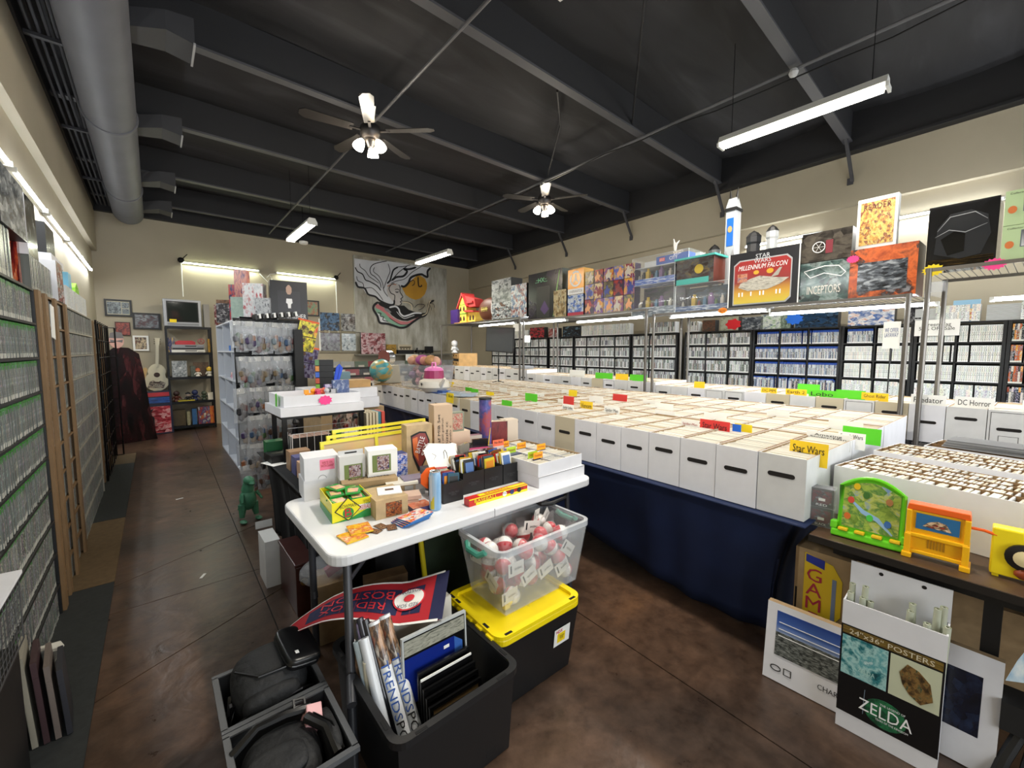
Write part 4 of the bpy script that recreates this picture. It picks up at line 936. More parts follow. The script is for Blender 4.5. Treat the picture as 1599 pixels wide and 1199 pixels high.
sign('yellow card behind the teapot toy', 2.7, 4.9, .15, .05, yellow, None, 1.0)
sign('yellow card furthest back beyond the doll tub', 2.95, 5.3, .15, .05, yellow, None, 1.0)
for k, (u, v, w, h, tx) in enumerate(((3.15, .74, .17, .07, None), (2.75, .72, .2, .05, 'Amazing\nSpider-Man'), (2.85, .5+.14, .12, .05, 'Spook Wars'), (2.9, 1.42, .16, .06, None), (2.8, 1.75, .17, .05, None), (3.0, 2.6, .17, .07, None), (3.3, 3.3, .15, .06, None), (2.9, 3.3, .15, .05, None), (2.75, 3.55, .13, .05, None), (3.3, 2.2, .18, .05, None), (3.4, 1.2, .15, .06, None), (2.9, 3.95, .15, .06, None), (2.45, 2.75, .15, .04, None), (3.1, 4.6, .16, .05, None), (2.7, 2.75, .12, .05, None))):
    sign('white divider card standing %s from the near end in the comic boxes' % ORD[k], u, v, w, h, paper, tx, 1.0, th=.6)
sign('green divider card at the near end beyond the yellow arrow card', 2.95, .62, .17, .05, green, None, 1.02)
sign('yellow divider card in the back row left of centre', 3.2, 3.1, .12, .06, yellow, None, 1.02)
for k, (u, v) in enumerate(((2.15, 1.22), (2.15, 1.02), (2.2, .82), (2.6, 3.0), (3.0, 1.02), (2.9, 3.3))):
    g = G(); g.box(-.003, .003, 0, .6, -.2, .004); o = g.build('card_flap', cutedge, loc=W(u, v, 1.02), rot=RZW)
    tag(o, 'raw brown card flap standing up beside the %s' % ['third box from the near end', 'second box from the near end', 'box at the near end', 'half-empty far box', 'second box of the middle row', 'far white cards'][k], 'card')
tub = thing('doll_tub', 'clear plastic tub full of dolls at the far end of the comic table', 'tub', W(2.3, 5.0, 1.022), RZW)
g = G(); g.taper(.42, .2, 0, .3, .88, .004); g.build('tub_body', haze, tub, loc=(0, .1, 0))
for k in range(26):
    c = ['#7a3050', '#2c2430', '#b07a68', '#8a6a9a', '#3a2c38', '#c98a9a'][k % 6]
    g = G(); g.sph((0, 0, 0), .07, 8, sc=(1, .8, .8)); o = g.build('tangled_doll', mat('doll'+c, c, .7, noise=.3, nscale=20), tub, loc=(random.uniform(-.3, .3), .1+random.uniform(-.1, .1), random.uniform(.06, .26)), smooth=True)
for k, (x, z, c, c2, lab) in enumerate(((-.22, .33, '#b89468', '#c99a80', 'blonde doll head lying on top of the tub, left'), (.02, .33, '#a04a8a', '#c98a7a', 'doll in purple lying on top of the tub, middle'), (.26, .33, '#a57c50', '#c99a80', 'light brown doll hair on the right of the tub'))):
    q = thing('doll', lab, 'doll', W(2.25+.1, 5.0-x, 1.022+z), RZW+k)
    g = G(); g.sph((0, 0, .03), .085, 12, sc=(1.1, .8, .8)); g.build('hair', mat('dh'+c, c, .7, noise=.25, nscale=30), q, smooth=True)
    g = G(); g.sph((.03, -.055, .02), .06, 12); g.build('face', mat('df'+c2, c2, .5), q, smooth=True)
    g = G(); g.cyl((.04, 0, 0), (.17, .03, .0), .045, .06, 10); g.build('dress', mat('dd'+str(k), ['#c9a08a', '#b060a0', '#a05a7a'][k], .7), q, smooth=True)
tp = thing('toy_teapot', 'white toy teapot house with a pink roof and handle by the doll tub', 'toy', W(2.2, 4.36, 1.022), RZW)
g = G(); g.lathe([(0, 0), (.13, .01), (.18, .06), (.17, .13), (.1, .17), (0, .17)], 18); g.build('pot_body', mat('toy_cream', '#ded8cc', .35), tp, smooth=True)
g = G(); g.lathe([(.12, .16), (.11, .25), (.0, .25)], 14); g.build('red_band', mat('toy_magenta', '#9a2c5c', .4), tp)
g = G(); g.lathe([(.115, .25), (.095, .28), (.03, .3), (0, .3)], 10); g.build('pink_roof', mat('toy_pink', '#e07ab8', .4), tp)
g = G(); g.tube([(-.05, 0, .28), (-.035, 0, .34), (.035, 0, .34), (.05, 0, .28)], .012, 6); g.build('top_handle', mat('toy_pink', '#e07ab8'), tp)
g = G(); g.tube([(-.16, 0, .06), (-.26, 0, .08), (-.28, 0, .16), (-.22, 0, .21), (-.15, 0, .15)], .018, 8); g.build('handle', mat('toy_cream', '#ded8cc'), tp, smooth=True)
g = G(); g.cyl((.15, 0, .07), (.26, 0, .17), .03, .015, 8); g.build('spout', mat('toy_cream', '#ded8cc'), tp, smooth=True)
g = G(); g.prism([(0, -.02), (.02, .005), (.01, .015), (0, .008), (-.01, .015), (-.02, .005)], -.18, -.176); g.build('heart', black, tp, loc=(.04, 0, .1))
for k in range(3):
    g = G(); g.box(-.14, .1, 0, .2, 0, .006); g.box(-.04, .12, .05, .16, .006, .03); o = g.build('plastic_packet', [mat('packet_film', '#a9b4c0', .2), ][0] if k else mat('packet_blue', '#3a5a9a', .3), loc=W(2.12+.03*k, 4.2-.28*k+.02, 1.024+.002*k), rot=RZW+.4*k)
    tag(o, ['blue packet lying in front of the toy teapot', 'clear packet lying right of the blue one', 'crumpled clear packet at the edge right of the teapot'][k], 'packet')
ZB = [.81, .84, .9]
def unit_of(v): return 0 if v < 2.92 else (1 if v < 5.33 else 2)
k = 0
for i in range(39):
    v = -.06+.2*i
    if 2.80 < v < 2.90: pass
    un = unit_of(v); z = ZB[un]+.006
    m = mat('cream_card', '#c4b99f', .75) if i in (6, 8, 19, 4) else (white2 if i % 3 else white)
    comic_box('white comic box on the wire shelving, %s from the right' % ORD[i] if i < 38 else 'white comic box at the far end of the wire shelving', W(4.33+random.uniform(0, .005), v, z), RZW, m=m, hz=.15 if i % 2 else .2, frame_=i in (1, 5, 10, 11, 18))
    comics_in('packed comics in the wire-shelf box, %s from the right' % ORD[min(i, 37)] if i < 38 else 'packed comics in the furthest box of the wire shelving', W(4.334, v, z), RZW, i % 3)
for k, (v, w, c, tx, lab, h, zz) in enumerate(((1.65, .14, 'y', 'DC MM', 'first small yellow card on the wire-shelf boxes, leftmost of four', .05, 1.07), (1.42, .17, 'y', 'Earth 2', 'second yellow card right of the first on the wire-shelf boxes', .055, 1.07), (1.22, .2, 'g', 'Lobo', 'green card reading a short name over the wire-shelf boxes', .07, 1.06),
        (1.02, .2, 'g', None, 'green card right of the short-name one', .07, 1.075), (.86, .17, 'y', 'Ghost Rider', 'yellow card at the right of the green ones', .055, 1.08), (1.4, .18, 'g', None, 'green card standing behind the second yellow one', .06, 1.1),
        (3.7, .3, 'g', None, 'long green card towards the far wire shelves', .05, 1.13), (3.4, .2, 'y', None, 'yellow card among the long green ones', .05, 1.13), (3.15, .25, 'g', None, 'long green card right of the yellow one', .05, 1.13), (4.2, .3, 'w', None, 'white card left of the long green cards', .06, 1.14), (2.35, .12, 'y', None, 'small yellow card above the middle wire-shelf boxes', .04, 1.1))):
    sign(lab, 4.42+(.25 if 'behind' in lab else 0), v, w, h, {'y': MATS['card_yellow'], 'g': green, 'w': paper}[c], tx, zz-.01+.03)
for k, (v, tx, lab) in enumerate(((.54, 'Predator', 'white card hand-lettered with one name above the framed right box'), (.31, 'DC Horror', 'white card hand-lettered above the box of grey comics'), (.0, None, 'white card at the right picture edge on the wire shelving'))):
    sign(lab, 4.36+.02*k, v, .19, .08, paper, tx, 1.06+.03)
# wire shelving units with tops
def wire_unit(label, v0, v1, zt, zb, pz=.0, open_=False):
    t = thing('wire_shelving', label, 'shelving', W(4.3, v1, 0), RZW); L = v1-v0
    for x in (.02, L-.02):
        for y in (-.01, .76): g = G(); g.cyl((x, y, 0), (x, y, zt+(.0 if not open_ else .6)), .0165, n=10); g.build('post', steel, t, smooth=True)
    for z in (zb, zt):
        g = G(); g.box(0, L, -.014, -.006, z-.025, z); g.build('front_rail', steel, t); g = G(); g.box(0, L, .756, .764, z-.025, z); g.build('back_rail', steel, t)
        g = G(); n = int(L/.04)
        for k in range(n+1): x = L*k/n; g.cyl((x, -.01, z-.004), (x, .76, z-.004), .0025, n=4)
        g.build('deck_wires', steel, t)['kind'] = 'stuff'
    return t
wire_unit('wire shelving unit at the right edge of the picture', -1.75, .6, 2.10, ZB[0])
wire_unit('wire shelving unit carrying the boxed red spaceship toy', .66, 2.88, 1.93, ZB[0])
wire_unit('wire shelving unit carrying the small boxed figures and large dark box', 2.94, 5.3, 2.0, ZB[1])
wire_unit('furthest wire shelving unit, with the toy house on top', 5.36, 8.15, 2.06, ZB[2])
# card table at the right edge
t = thing('wooden_table', 'brown wood-topped table with the toys along its edge, right edge of picture', 'table', W(2.075, .59), RZW)
g = G(); g.box(0, 2.6, 0, 2.0, .685, .71); g.build('tabletop', mat('table_veneer', '#4e3a2a', .4, noise=.2, nscale=5), t, bevel=.004)
g = G(); g.box(.0, 2.6, -.004, .0, .68, .708); g.build('edge_band', mat('band_dark', '#17120f', .5), t)
g = G(); g.box(.06, 2.5, .12, .14, .61, .685); g.build('apron', black, t)
for x in (.5, 2.4):
    for y in (.14, 1.8): g = G(); g.box(x, x+.045, y, y+.045, 0, .685); g.build('leg', black, t)
mon_rz = -PI/2-.0-math.radians(11)
def monster(label, org, w, d, h, nr, splits=(), seed=0):
    """card storage box: low white tray with brown dividers; rows run along its length"""
    t = thing('card_storage_box', label, 'card box', org, mon_rz)
    boxwall(G(), w, d, h).build('box_body', [white, kraft], t, loc=(w/2, 0, 0))
    rp = (d-.01)/nr
    for k in range(1, nr): g = G(); g.box(.006, w-.006, .005+rp*k-.0014, .005+rp*k+.0014, .006, h+.0025); g.build('row_divider', cutedge, t)
    for x in splits: g = G(); g.box(x-.003, x+.003, .006, d-.006, .01, h-.0); g.build('end_panel', white2, t)
    return t, rp
def W3(org, x, y, z):
    c, s = math.cos(mon_rz), math.sin(mon_rz); return (org[0]+x*c-y*s, org[1]+x*s+y*c, org[2]+z)
CO = (2.47, .46, .712)
cardm = [mat('card_white', '#e4e1d6', .4), mat('card_cream', '#d8d2c2', .5), mat('card_grey', '#c0bfba', .4), mat('card_tan', '#d0c2a8', .5)]
pc = None; ncard = 0
def card_rows(org, w, d, h, nr, label, seed, single=0, splits=()):
    global pc, ncard
    R = random.Random(seed); rp = (d-.01)/nr; g = G().at(org, (0, 0, mon_rz))
    for k in range(nr):
        x = .02; y0 = .005+rp*k+.0045; cw = rp-.009
        while x < w-.02:
            st = R.uniform(.007, .013)
            if any(abs(x-s) < .018 for s in splits): x += .036; continue
            ln = R.uniform(-.05, .12)
            if k < single and ncard < 290:
                if pc is None:
                    q = G(); q.box(-.004, .004, 0, cw, 0, .1); pc = q.build('trading_card', randmat('card_mix', ['#e4e1d6', '#dcd8c8', '#f0eee6', '#d0c8b4', '#dcd8cc'])); o = pc
                else: o = pc.copy(); COL.objects.link(o)
                o.location = W3(org, x, y0, h-.102+R.uniform(-.003, .002)); o.rotation_euler = (0, ln, mon_rz); ncard += 1
                tag(o, 'card in a sleeve standing in the %s row of the near storage box' % ['front', 'second'][k], 'card', 'cards in the %s row' % ['front', 'second'][k])
            else:
                hh = h-.001+R.uniform(-.003, .002); c = R.choice([0, 0, 0, 1, 2, 3]); sh = ln*.1
                g.add([(x+a, b, h-.14) for a, b in ((0, y0), (st*.7, y0), (st*.7, y0+cw), (0, y0+cw))]+[(x+a+sh, b, hh) for a, b in ((0, y0), (st*.7, y0), (st*.7, y0+cw), (0, y0+cw))],
                      [[0,1,5,4],[1,2,6,5],[2,3,7,6],[3,0,4,7],[4,5,6,7]], c)
            x += st
    o = g.build('trading_cards', cardm); tag(o, label, 'cards', kind='stuff')
bw, bd = 1.7, .42
monster('long white five-row card storage box in front on the wooden table', CO, bw, bd, .235, 5, (.55, 1.02))
card_rows(CO, bw, bd, .235, 5, 'sleeved cards filling the rear rows of the front storage box', 5, 2, (.55, 1.02))
C2 = W3(CO, .0, .44, 0); monster('white card storage box behind the front one, on the wooden table', C2, .78, .34, .255, 4)
card_rows(C2, .78, .34, .255, 4, 'sleeved cards filling the storage box behind the front one', 6)
C3 = W3(CO, .80, .44, 0); monster('white card storage box at the right picture edge behind the front one', C3, .9, .34, .25, 4)
card_rows(C3, .9, .34, .25, 4, 'sleeved cards in the storage box at the right picture edge', 7)
C4 = W3(CO, .1, .80, 0); monster('white storage box furthest back on the wooden table, with grey comics on it', C4, .7, .3, .26, 3)
C5 = W3(CO, .82, .80, 0); monster('half-empty brown-lined storage box right of the grey comics', C5, .8, .3, .25, 3)
for k in range(6):
    g = G(); g.box(0, .33, .0, .18, 0, .006); o = g.build('comic_book', [mat('grey_cover', '#8d8f92', .35), mat('grey_cover2', '#6d6f74', .35)][k % 2], loc=W3(CO, .16+.004*k, .84, .262+.0068*k), rot=mon_rz+.02*(k % 3))
    tag(o, 'grey comic lying flat in the stack behind the card boxes, %s' % ['lowest', 'second from below', 'third from below', 'fourth from below', 'next to the top one', 'topmost'][k], 'comic', 'grey comics stack')
# goods on top of the wire shelving
ZT = [1.932, 2.002, 2.062]
def zt(v): return ZT[0] if v < 2.9 else (ZT[1] if v < 5.33 else ZT[2])
def top(label, v, w, h, d, cols, z=None, du=.03, rz=0, side='#202124', scale=4, rough=.2, name='boxed_toy', cat='toy box', seed=0):
    m = art('t_'+''.join(c[1:] for c in cols)+str(scale), cols, scale, rough, seed=seed); s = mat('side'+side[1:], side, .35)
    return carton(name, label, cat, W(4.33+du, v, zt(v) if z is None else z), RZW+rz, (w, d, h), [s, m, s])
def star(label, u, v, z, r, m, txt=None, n=14, rz=RZW, name='price_star', sq=.72):
    t = thing(name, label, 'price tag', W(u, v, z) if rz == RZW else (u, v, z), rz)
    g = G(); g.prism([((r if k % 2 else r*.78)*math.cos(PI*k/n), (r if k % 2 else r*.78)*sq*math.sin(PI*k/n)) for k in range(2*n)], 0, .001); g.build('card_star', m, t)
    if txt: text(txt, r*1.2, r*.5, ink, t, (0, -.001, 0))
    return t
carton('boxed_set', 'purple box standing left of the toy house', 'box', W(4.4, 7.75, 2.064), RZW, (.3, .2, .3), [mat('violet', '#3a2068', .3)]*3)
th = thing('toy_house', 'yellow toy house with a red roof on the furthest wire shelf', 'toy', W(4.45, 7.38, 2.064), RZW); th.scale = (.82, .8, .95)
tw = mat('toy_yellow_wall', '#d8c050', .45); tr = mat('toy_red_roof', '#b83a3a', .45); tbk = mat('toy_brown_trim', '#8a5a2a', .5)
g = G(); g.box(-.3, .05, 0, .3, .02, .4); g.prism([(-.3, .4), (.05, .4), (-.125, .58)], 0, .3); g.build('walls', tw, th)
g = G(); g.box(.05, .38, .05, .3, .02, .24); g.build('side_wing', tw, th)
g = G(); g.prism([(-.38, .34), (-.125, .66), (-.1, .66), (-.12, .6), (-.35, .33)], -.04, .34); g.prism([(.12, .36), (-.125, .66), (-.1, .6), (.09, .35)], -.04, .34); g.box(-.1, .32, -.0, .3, .42, .46); g.prism([(-.1, .6), (.36, .5), (.42, .34), (.05, .34)], .04, .3); g.build('roof', tr, th)
g = G(); g.prism([(.02, .28), (.42, .25), (.42, .22), (.02, .24)], -.04, .3); g.build('wing_roof', tr, th)
g = G(); g.box(-.42, .46, -.08, .34, 0, .02); g.build('base', mat('toy_orange_base', '#e0a858', .5), th)
for (x, z) in ((-.22, .27), (-.06, .27), (-.22, .06), (-.06, .06), (.16, .06), (.3, .06)):
    g = G(); g.prism([(x-.04, z), (x+.04, z), (x+.04, z+.06), (x, z+.11), (x-.04, z+.06)], -.003 if x < .1 else .046, .001 if x < .1 else .05); g.build('window_opening', wooddk, th)
g = G(); g.box(-.3, .05, -.006, 0, .2, .225); g.box(-.3, .05, -.006, 0, .4, .415); g.build('green_trim', mat('toy_green', '#6a9a3a', .5), th)
t = thing('boxed_ball', 'large brown padded ball shape with white stripes and laces', 'toy', W(4.42, 6.66, 2.064), RZW)
g = G(); g.sph((.0, .15, .23), .23, 20, sc=(1.5, .5, 1)); g.build('ball', mat('ball_brown', '#5c301c', .5), t, smooth=True)
for q in (-.2, .27):
    pass
g = G(); g.tube([(.2+.03*math.cos(a*PI/6-PI/2), .15-.118*math.cos(a*PI/6-PI/2), .23+.17*math.sin(a*PI/6-PI/2)) for a in range(7)], .018, 6); g.build('white_stripe', whitetext, t)
g = G(); g.box(-.13, .1, .028, .034, .225, .24)
for k in range(5): g.box(-.11+.045*k, -.1+.045*k, .026, .034, .19, .275)
g.build('laces', mat('lace_yellow', '#d8cc70', .6), t)
top('tall grey boxed space set, upper half of the pile left of the white figure box', 6.0, .58, .4, .25, ['#15171a', '#5a5e62', '#a8aaac', '#2c2e30'], z=2.062+.3)
top('wrapped grey boxed set under the tall grey space set', 6.0, .58, .298, .25, ['#1a2026', '#46525c', '#d0d4d8', '#28323c', '#7a4a2c'])
top('white and blue figure box between the grey pile and the large dark box', 5.5, .42, .55, .2, ['#a8b4c0', '#3a5a86', '#d8dce0', '#8a4038', '#6a7e94'])
b = top('largest dark green and purple box on the wire shelves', 4.85, .78, .72, .3, ['#101418', '#1c2426', '#1a1420', '#2c2238', '#141a1c'], side='#3c4640', scale=2.2)
panel(b, 'printed_figure', mat('print_black_fig', '#0a0a0e', .3), -.18, .12, .02, .5)
g = G(); g.prism([(-.1, .15), (.0, .28), (.1, .14), (0, .06)], -.002, -.0012, 0); g.build('printed_glow', mat('print_violet', '#4a2a6a', .3), b)
g = G(); g.stroke([(.2, .02), (.26, .35), (.33, .7)], .03, -.003, -.0012); g.build('green_streak', mat('print_lime', '#7fae62', .3), b)
text('.::HX::.', .28, .07, mat('ink_mint', '#7fd09a', .4), b, (-.08, -.0015, .6))
top('small gold and grey figure box in front of the largest dark box', 4.5, .27, .4, .1, ['#2c241c', '#8a7248', '#c4b48c', '#4a4c4a'], du=-.06+.08)
b = top('orange box with a white ring emblem on the wire shelves', 4.19, .31, .355, .2, ['#ef9a1c', '#f2a42c'], z=2.002+.305, side='#d8a030')
panel(b, 'white_band', whitetext, -.155, .155, 0, .08)
R_ = lambda r, a0, a1, n=14: [(r*math.cos(a0+(a1-a0)*k/n), .215+r*math.sin(a0+(a1-a0)*k/n)) for k in range(n+1)]
g = G(); g.stroke(R_(.1, PI*.3, PI*.7), .026, -.003, -.0012); g.stroke(R_(.1, PI*.76, PI*2.24), .026, -.003, -.0012)
g.stroke([(-.005, .28), (-.012, .2), (-.065, .15)], .022, -.003, -.0012); g.stroke([(.005, .28), (.012, .2), (.065, .15)], .022, -.003, -.0012); g.build('ring_emblem', whitetext, b)
text('OVERWATCH', .25, .035, mat('ink_grey', '#5a5a60', .5), b, (0, -.0015, .04))
b = top('blue and white figure box under the orange one', 4.19, .31, .3, .2, ['#1c3f86', '#2c5cb0', '#c9d4e0', '#16161c'])
panel(b, 'red_band', mat('band_crimson', '#b01c3a', .4), -.155, .155, 0, .05)
fc = [['#7a1c1c', '#a8302c', '#3c1a3a', '#201c2c'], ['#b02c2c', '#d8a030', '#6a3c8a', '#1c2c4a'], ['#2c3c8a', '#c4a45c', '#4a6ac4', '#b0502c'], ['#1c2c6a', '#d8c49a', '#8a2c3c', '#2c4aa0'], ['#c49a2c', '#1a1c2a', '#8a7c3c', '#2c2c5a']]
for r, (z0, hh) in enumerate(((2.004, .2), (2.208, .2), (2.412, .175))):
    for c in range(5):
        cc = fc[(c+r*2) % 5]; v = 3.93-.165*c
        b = top('small red and blue boxed figure, %s column from the orange box, %s row' % (ORD[c], ['bottom', 'middle', 'top'][r]), v, .158, hh, .12, cc, z=z0, side='#2c1c3c', scale=1.6+r*.3, seed=c, name='boxed_figure')
        q = .02*((c+r) % 3-1); g = G(); g.prism([(q-.035, .02), (q-.05, .08), (q-.02, .11), (q-.012, .15), (q+.012, .155), (q+.02, .11), (q+.055, .1), (q+.03, .06), (q+.04, .02), (q, .05)], -.002, -.001); g.build('printed_figure', mat('pf%d' % ((c*2+r) % 4), ['#e0a070', '#28388a', '#c4bcb0', '#7a1c20'][(c*2+r) % 4], .3), b)
def clearcase(label, v, w, d, h, z, cols, base, du=.03, bh=.09, n=9):
    t = thing('display_case', label, 'display case', W(4.33+du, v, z), RZW)
    g = G(); g.box(-w/2, w/2, 0, d, .0, h); g.build('acrylic_cover', mat('acrylic', '#f4f8fa', .04, alpha=.1, spec=.9), t)
    g = G()
    for a in (-w/2, w/2-.004):
        for b in (0, d-.004): g.box(a, a+.004, b, b+.004, 0, h)
    g.frame(-w/2, w/2, h-.004, h, .004, 0, .003); g.build('bright_edges', mat('edge_bright', '#e8eef0', .2), t)
    g = G(); g.box(-w/2+.005, w/2-.005, .005, d-.005, .001, bh); g.build('base_band', art('cb_'+base[1:], [base, base, '#c9d2dc'], 6, .3), t)
    g = G(); g.box(-w/2+.006, w/2-.006, d*.7, d-.008, bh, h-.01); g.build('printed_back', art('cbk'+cols[0][1:], cols, 4, .3), t)
    for k in range(n):
        c = ['#c9c4b8', '#2c2c30', '#c4a42c', '#8a2c2c', '#4a7a9a', '#7a5a8a', '#4a6a3a'][k % 7]
        g = G(); x = -w/2+w*(k+.7)/(n+.5); s = .02+.012*((k*7) % 3); g.box(x-s/2, x+s/2, d*.25, d*.25+s, bh+.001, bh+s*2.2); g.cyl((x, d*.25+s/2, bh+s*2.2), (x, d*.25+s/2, bh+s*3), s*.4, n=8)
        g.build('brick_figure', mat('brk'+c, c, .4), t)
    return t
clearcase('lower clear case with dark scene and yellow corners, left of the two', 2.94, .575, .35, .36, 2.004 if False else 1.934, ['#17191c', '#2c3034', '#4a3c4a', '#3c4a34'], '#5c6a7a')
clearcase('blue banded clear case standing on the yellow-cornered one', 2.94, .575, .3, .2, 2.296, ['#20262c', '#3a4650', '#6a7a8a'], '#2a55a8', bh=.07)
c = clearcase('topmost empty clear case with a white bird shape', 2.86, .74, .35, .13, 2.498, ['#b8bcc0', '#c9ced2'], '#d8d8d8', bh=.005, n=1)
b = carton('boxed_set', 'blue flat box inside the topmost clear case', 'toy box', W(4.4, 2.72, 2.505), RZW, (.4, .15, .1), [blue_ for blue_ in [mat('box_royal', '#1f4c9c', .35)]]*3)
text('CITY', .1, .04, whitetext, b, (.02, -.001, .06)); panel(b, 'red_logo', red, -.16, -.09, .04, .08); text('LEGO', .06, .03, whitetext, b, (-.125, -.002, .06))
g = G(); g.prism([(-.01, 0), (.01, 0), (.02, .06), (.05, .1), (.0, .08), (-.02, .13), (-.02, .06)], 0, .01); o = g.build('white_bird', paper, loc=W(4.36, 2.66, 2.63), rot=RZW); tag(o, 'white bird-shaped ornament on the topmost clear case', 'ornament')
clearcase('clear case with dark blue underwater scene below the teal one', 2.34, .6, .35, .295, 1.934, ['#1c2830', '#2c4456', '#16202a', '#3c566a'], '#2c4a7a', bh=.06)
b = top('teal and brown boxed set with little figures, on the underwater case', 2.42, .42, .27, .25, ['#1c1a1a', '#3c2c26', '#4a4a4c', '#6a5a30'], z=2.232, side='#5c2c24')
g = G(); g.box(-.23, .23, -.02, .27, .27, .29); g.build('teal_lid', mat('teal', '#48a8a0', .4), b); panel(b, 'teal_band', mat('teal', '#48a8a0'), -.21, .16, 0, .06)
g = G(); g.prism([(.05+.05*math.cos(a*PI/8), .15+.05*math.sin(a*PI/8)) for a in range(16)], -.002, -.001); g.build('printed_disc', mat('disc_yel', '#b8a030', .4), b)
t = thing('brick_tower', 'tall white and blue brick-built tower with two black horns', 'model', W(4.75, 2.24, 1.934), RZW)
wt = mat('brick_white', '#9fa3a8', .35)
g = G(); g.box(-.052, .052, 0, .13, 0, 1.1); g.build('shaft', wt, t)
g = G(); g.prism([(-.035, .72), (.035, .72), (.035, 1.02), (-.035, 1.02)], -.004, 0); g.build('blue_panel', mat('brick_blue', '#1c5cb0', .3), t)
g = G(); g.prism([(.025*math.cos(a*PI/8), .9+.035*math.sin(a*PI/8)) for a in range(16)], -.007, -.004); g.build('emblem', mat('brick_gold', '#a08a5a', .4), t)
for q in (-.035, .035): g = G(); g.prism([(q-.02, .35), (q+.02, .35), (q+.02, .62), (q, .68), (q-.02, .62)], -.003, 0); g.build('arch', grey, t)
g = G(); g.box(-.062, .062, -.015, .145, 1.1, 1.13); g.build('cornice', black, t)
g = G(); g.add([(-.06, .0, 1.13), (.06, .0, 1.13), (.06, .12, 1.13), (-.06, .12, 1.13), (-.04, .03, 1.24), (.04, .03, 1.24), (.04, .09, 1.24), (-.04, .09, 1.24)], [[0,1,5,4],[1,2,6,5],[2,3,7,6],[3,0,4,7],[4,5,6,7]]); g.build('roof', wt, t)
for q in (-.03, .03): g = G(); g.cyl((q, .06, 1.22), (q*1.4, .06, 1.35), .018, .003, 6); g.build('horn', black, t)
for k, (v, h, m, w) in enumerate(((2.44, .76, 'brick_dgrey', .13), (2.02, .82, 'brick_black', .15), (1.84, .84, 'brick_lgrey', .12), (2.3, .66, 'brick_black', .1))):
    c = {'brick_dgrey': '#5a5c5e', 'brick_black': '#1c1d20', 'brick_lgrey': '#8f9294'}[m]
    t = thing('brick_turret', ['grey', 'black', 'pale grey', 'small dark'][k]+' brick-built turret with dark roof beside the tall white tower', 'model', W(4.82, v, 1.934), RZW)
    g = G(); g.lathe([(w*.45, 0), (w*.45, h-.12), (w*.5, h-.1), (w*.5, h-.04)], 8); g.build('turret_wall', mat(m, c, .35), t)
    g = G(); g.lathe([(w*.52, h-.04), (w*.3, h), (0, h+.03)], 8); g.build('turret_roof', black, t)
    for q in range(4): g = G(); g.box(-w*.12, w*.12, -w*.5, -w*.4, .1+q*.15, .17+q*.15); g.build('opening', darkgap, t)
b = carton('boxed_spaceship', 'large boxed toy with a red front, white title and grey flying saucer picture', 'toy box', W(4.34, 1.73, 1.934), RZW+.02, (.62, .25, .525), [mat('box_black', '#15151a', .35), mat('box_black', '#15151a'), mat('box_black', '#15151a')])
panel(b, 'white_edge', paper, -.31, -.3, 0, .525); panel(b, 'white_edge', paper, .3, .31, 0, .525)
g = G(); q = [(-.25, .03), (.2, .03), (.24, .07), (.24, .4), (.2, .44), (-.2, .44), (-.25, .4)]; g.prism([(x*1.04, .235+(z-.235)*1.06) for x, z in q], -.002, -.001); g.build('silver_border', mat('print_silver_line', '#a9acb0', .3), b)
def vgrad(key, cols):
    m, N, L, P = newmat(key); tc = N.new('ShaderNodeTexCoord'); sp = N.new('ShaderNodeSeparateXYZ'); L.new(tc.outputs['UV'], sp.inputs[0]); r = ramp(N, cols, False, 0, 1)
    L.new(sp.outputs['Y'], r.inputs[0]); L.new(r.outputs[0], P.inputs['Base Color']); P.inputs['Roughness'].default_value = .3; return m
g = G(); g.prism(q, -.003, -.002); g.build('red_field', vgrad('print_red_yellow', ['#d0bc3c', '#c9982c', '#8a2c24', '#9c2420', '#9c2420']), b)
text('STAR\nWARS', .15, .085, mat('ink_silver', '#c9ccd0', .4), b, (.0, -.0035, .45)); text('MILLENNIUM FALCON', .42, .045, whitetext, b, (.0, -.0035, .375), shear=.2)
g = G(); g.prism([(-.21, .19), (-.12, .15), (.05, .15), (.16, .19), (.23, .24), (.14, .25), (.05, .27), (-.02, .285), (-.1, .265), (-.19, .23)], -.004, -.003); g.build('printed_saucer', art('print_saucer', ['#8a867c', '#a5a298', '#c4c0b4', '#6c695f'], 6, .4), b)
g = G(); g.prism([(.08, .26), (.14, .27), (.17, .34), (.15, .34)], -.005, -.004); g.build('printed_dish', mat('print_stone', '#a5a298', .4), b)
for k, x in enumerate((-.2, -.17, -.09, -.01, .02, .13, .16)): g = G(); g.box(x-.006, x+.006, -.0045, -.0035, .1, .14); g.build('printed_figure', whitetext, b)
g = G(); g.box(-.22, -.13, -.0045, -.0035, .24, .32); g.build('printed_child', art('print_child', ['#8a4a2c', '#c98a6a', '#3a4a7a'], 3, .4), b)
for (x, r) in ((-.05, .028), (.07, .034)): g = G(); n = 12; g.prism([(x+(r if k % 2 else r*.75)*math.cos(PI*k/n), .32+(r if k % 2 else r*.75)*.8*math.sin(PI*k/n)) for k in range(2*n)], -.0046, -.0036); g.build('printed_star', mat('print_yellow_star', '#e0a42c', .4), b)
b = top('glossy dark box with a round wheel emblem on the silver-lettered box', 1.24, .36, .25, .3, ['#1c1a18', '#3c3834', '#5c564e', '#26201c'], z=1.934+.345, side='#8a8c8c', scale=2, rough=.1)
g = G(); g.stroke([(-.05+.045*math.cos(a*PI/8), .12+.045*math.sin(a*PI/8)) for a in range(17)], .006, -.003, -.001)
for a in range(6): g.stroke([(-.05, .12), (-.05+.045*math.cos(a*PI/3), .12+.045*math.sin(a*PI/3))], .005, -.003, -.001)
g.build('wheel_emblem', whitetext, b); panel(b, 'printed_red', mat('print_dull_red', '#7c2430', .3), .0, .05, .06, .17)
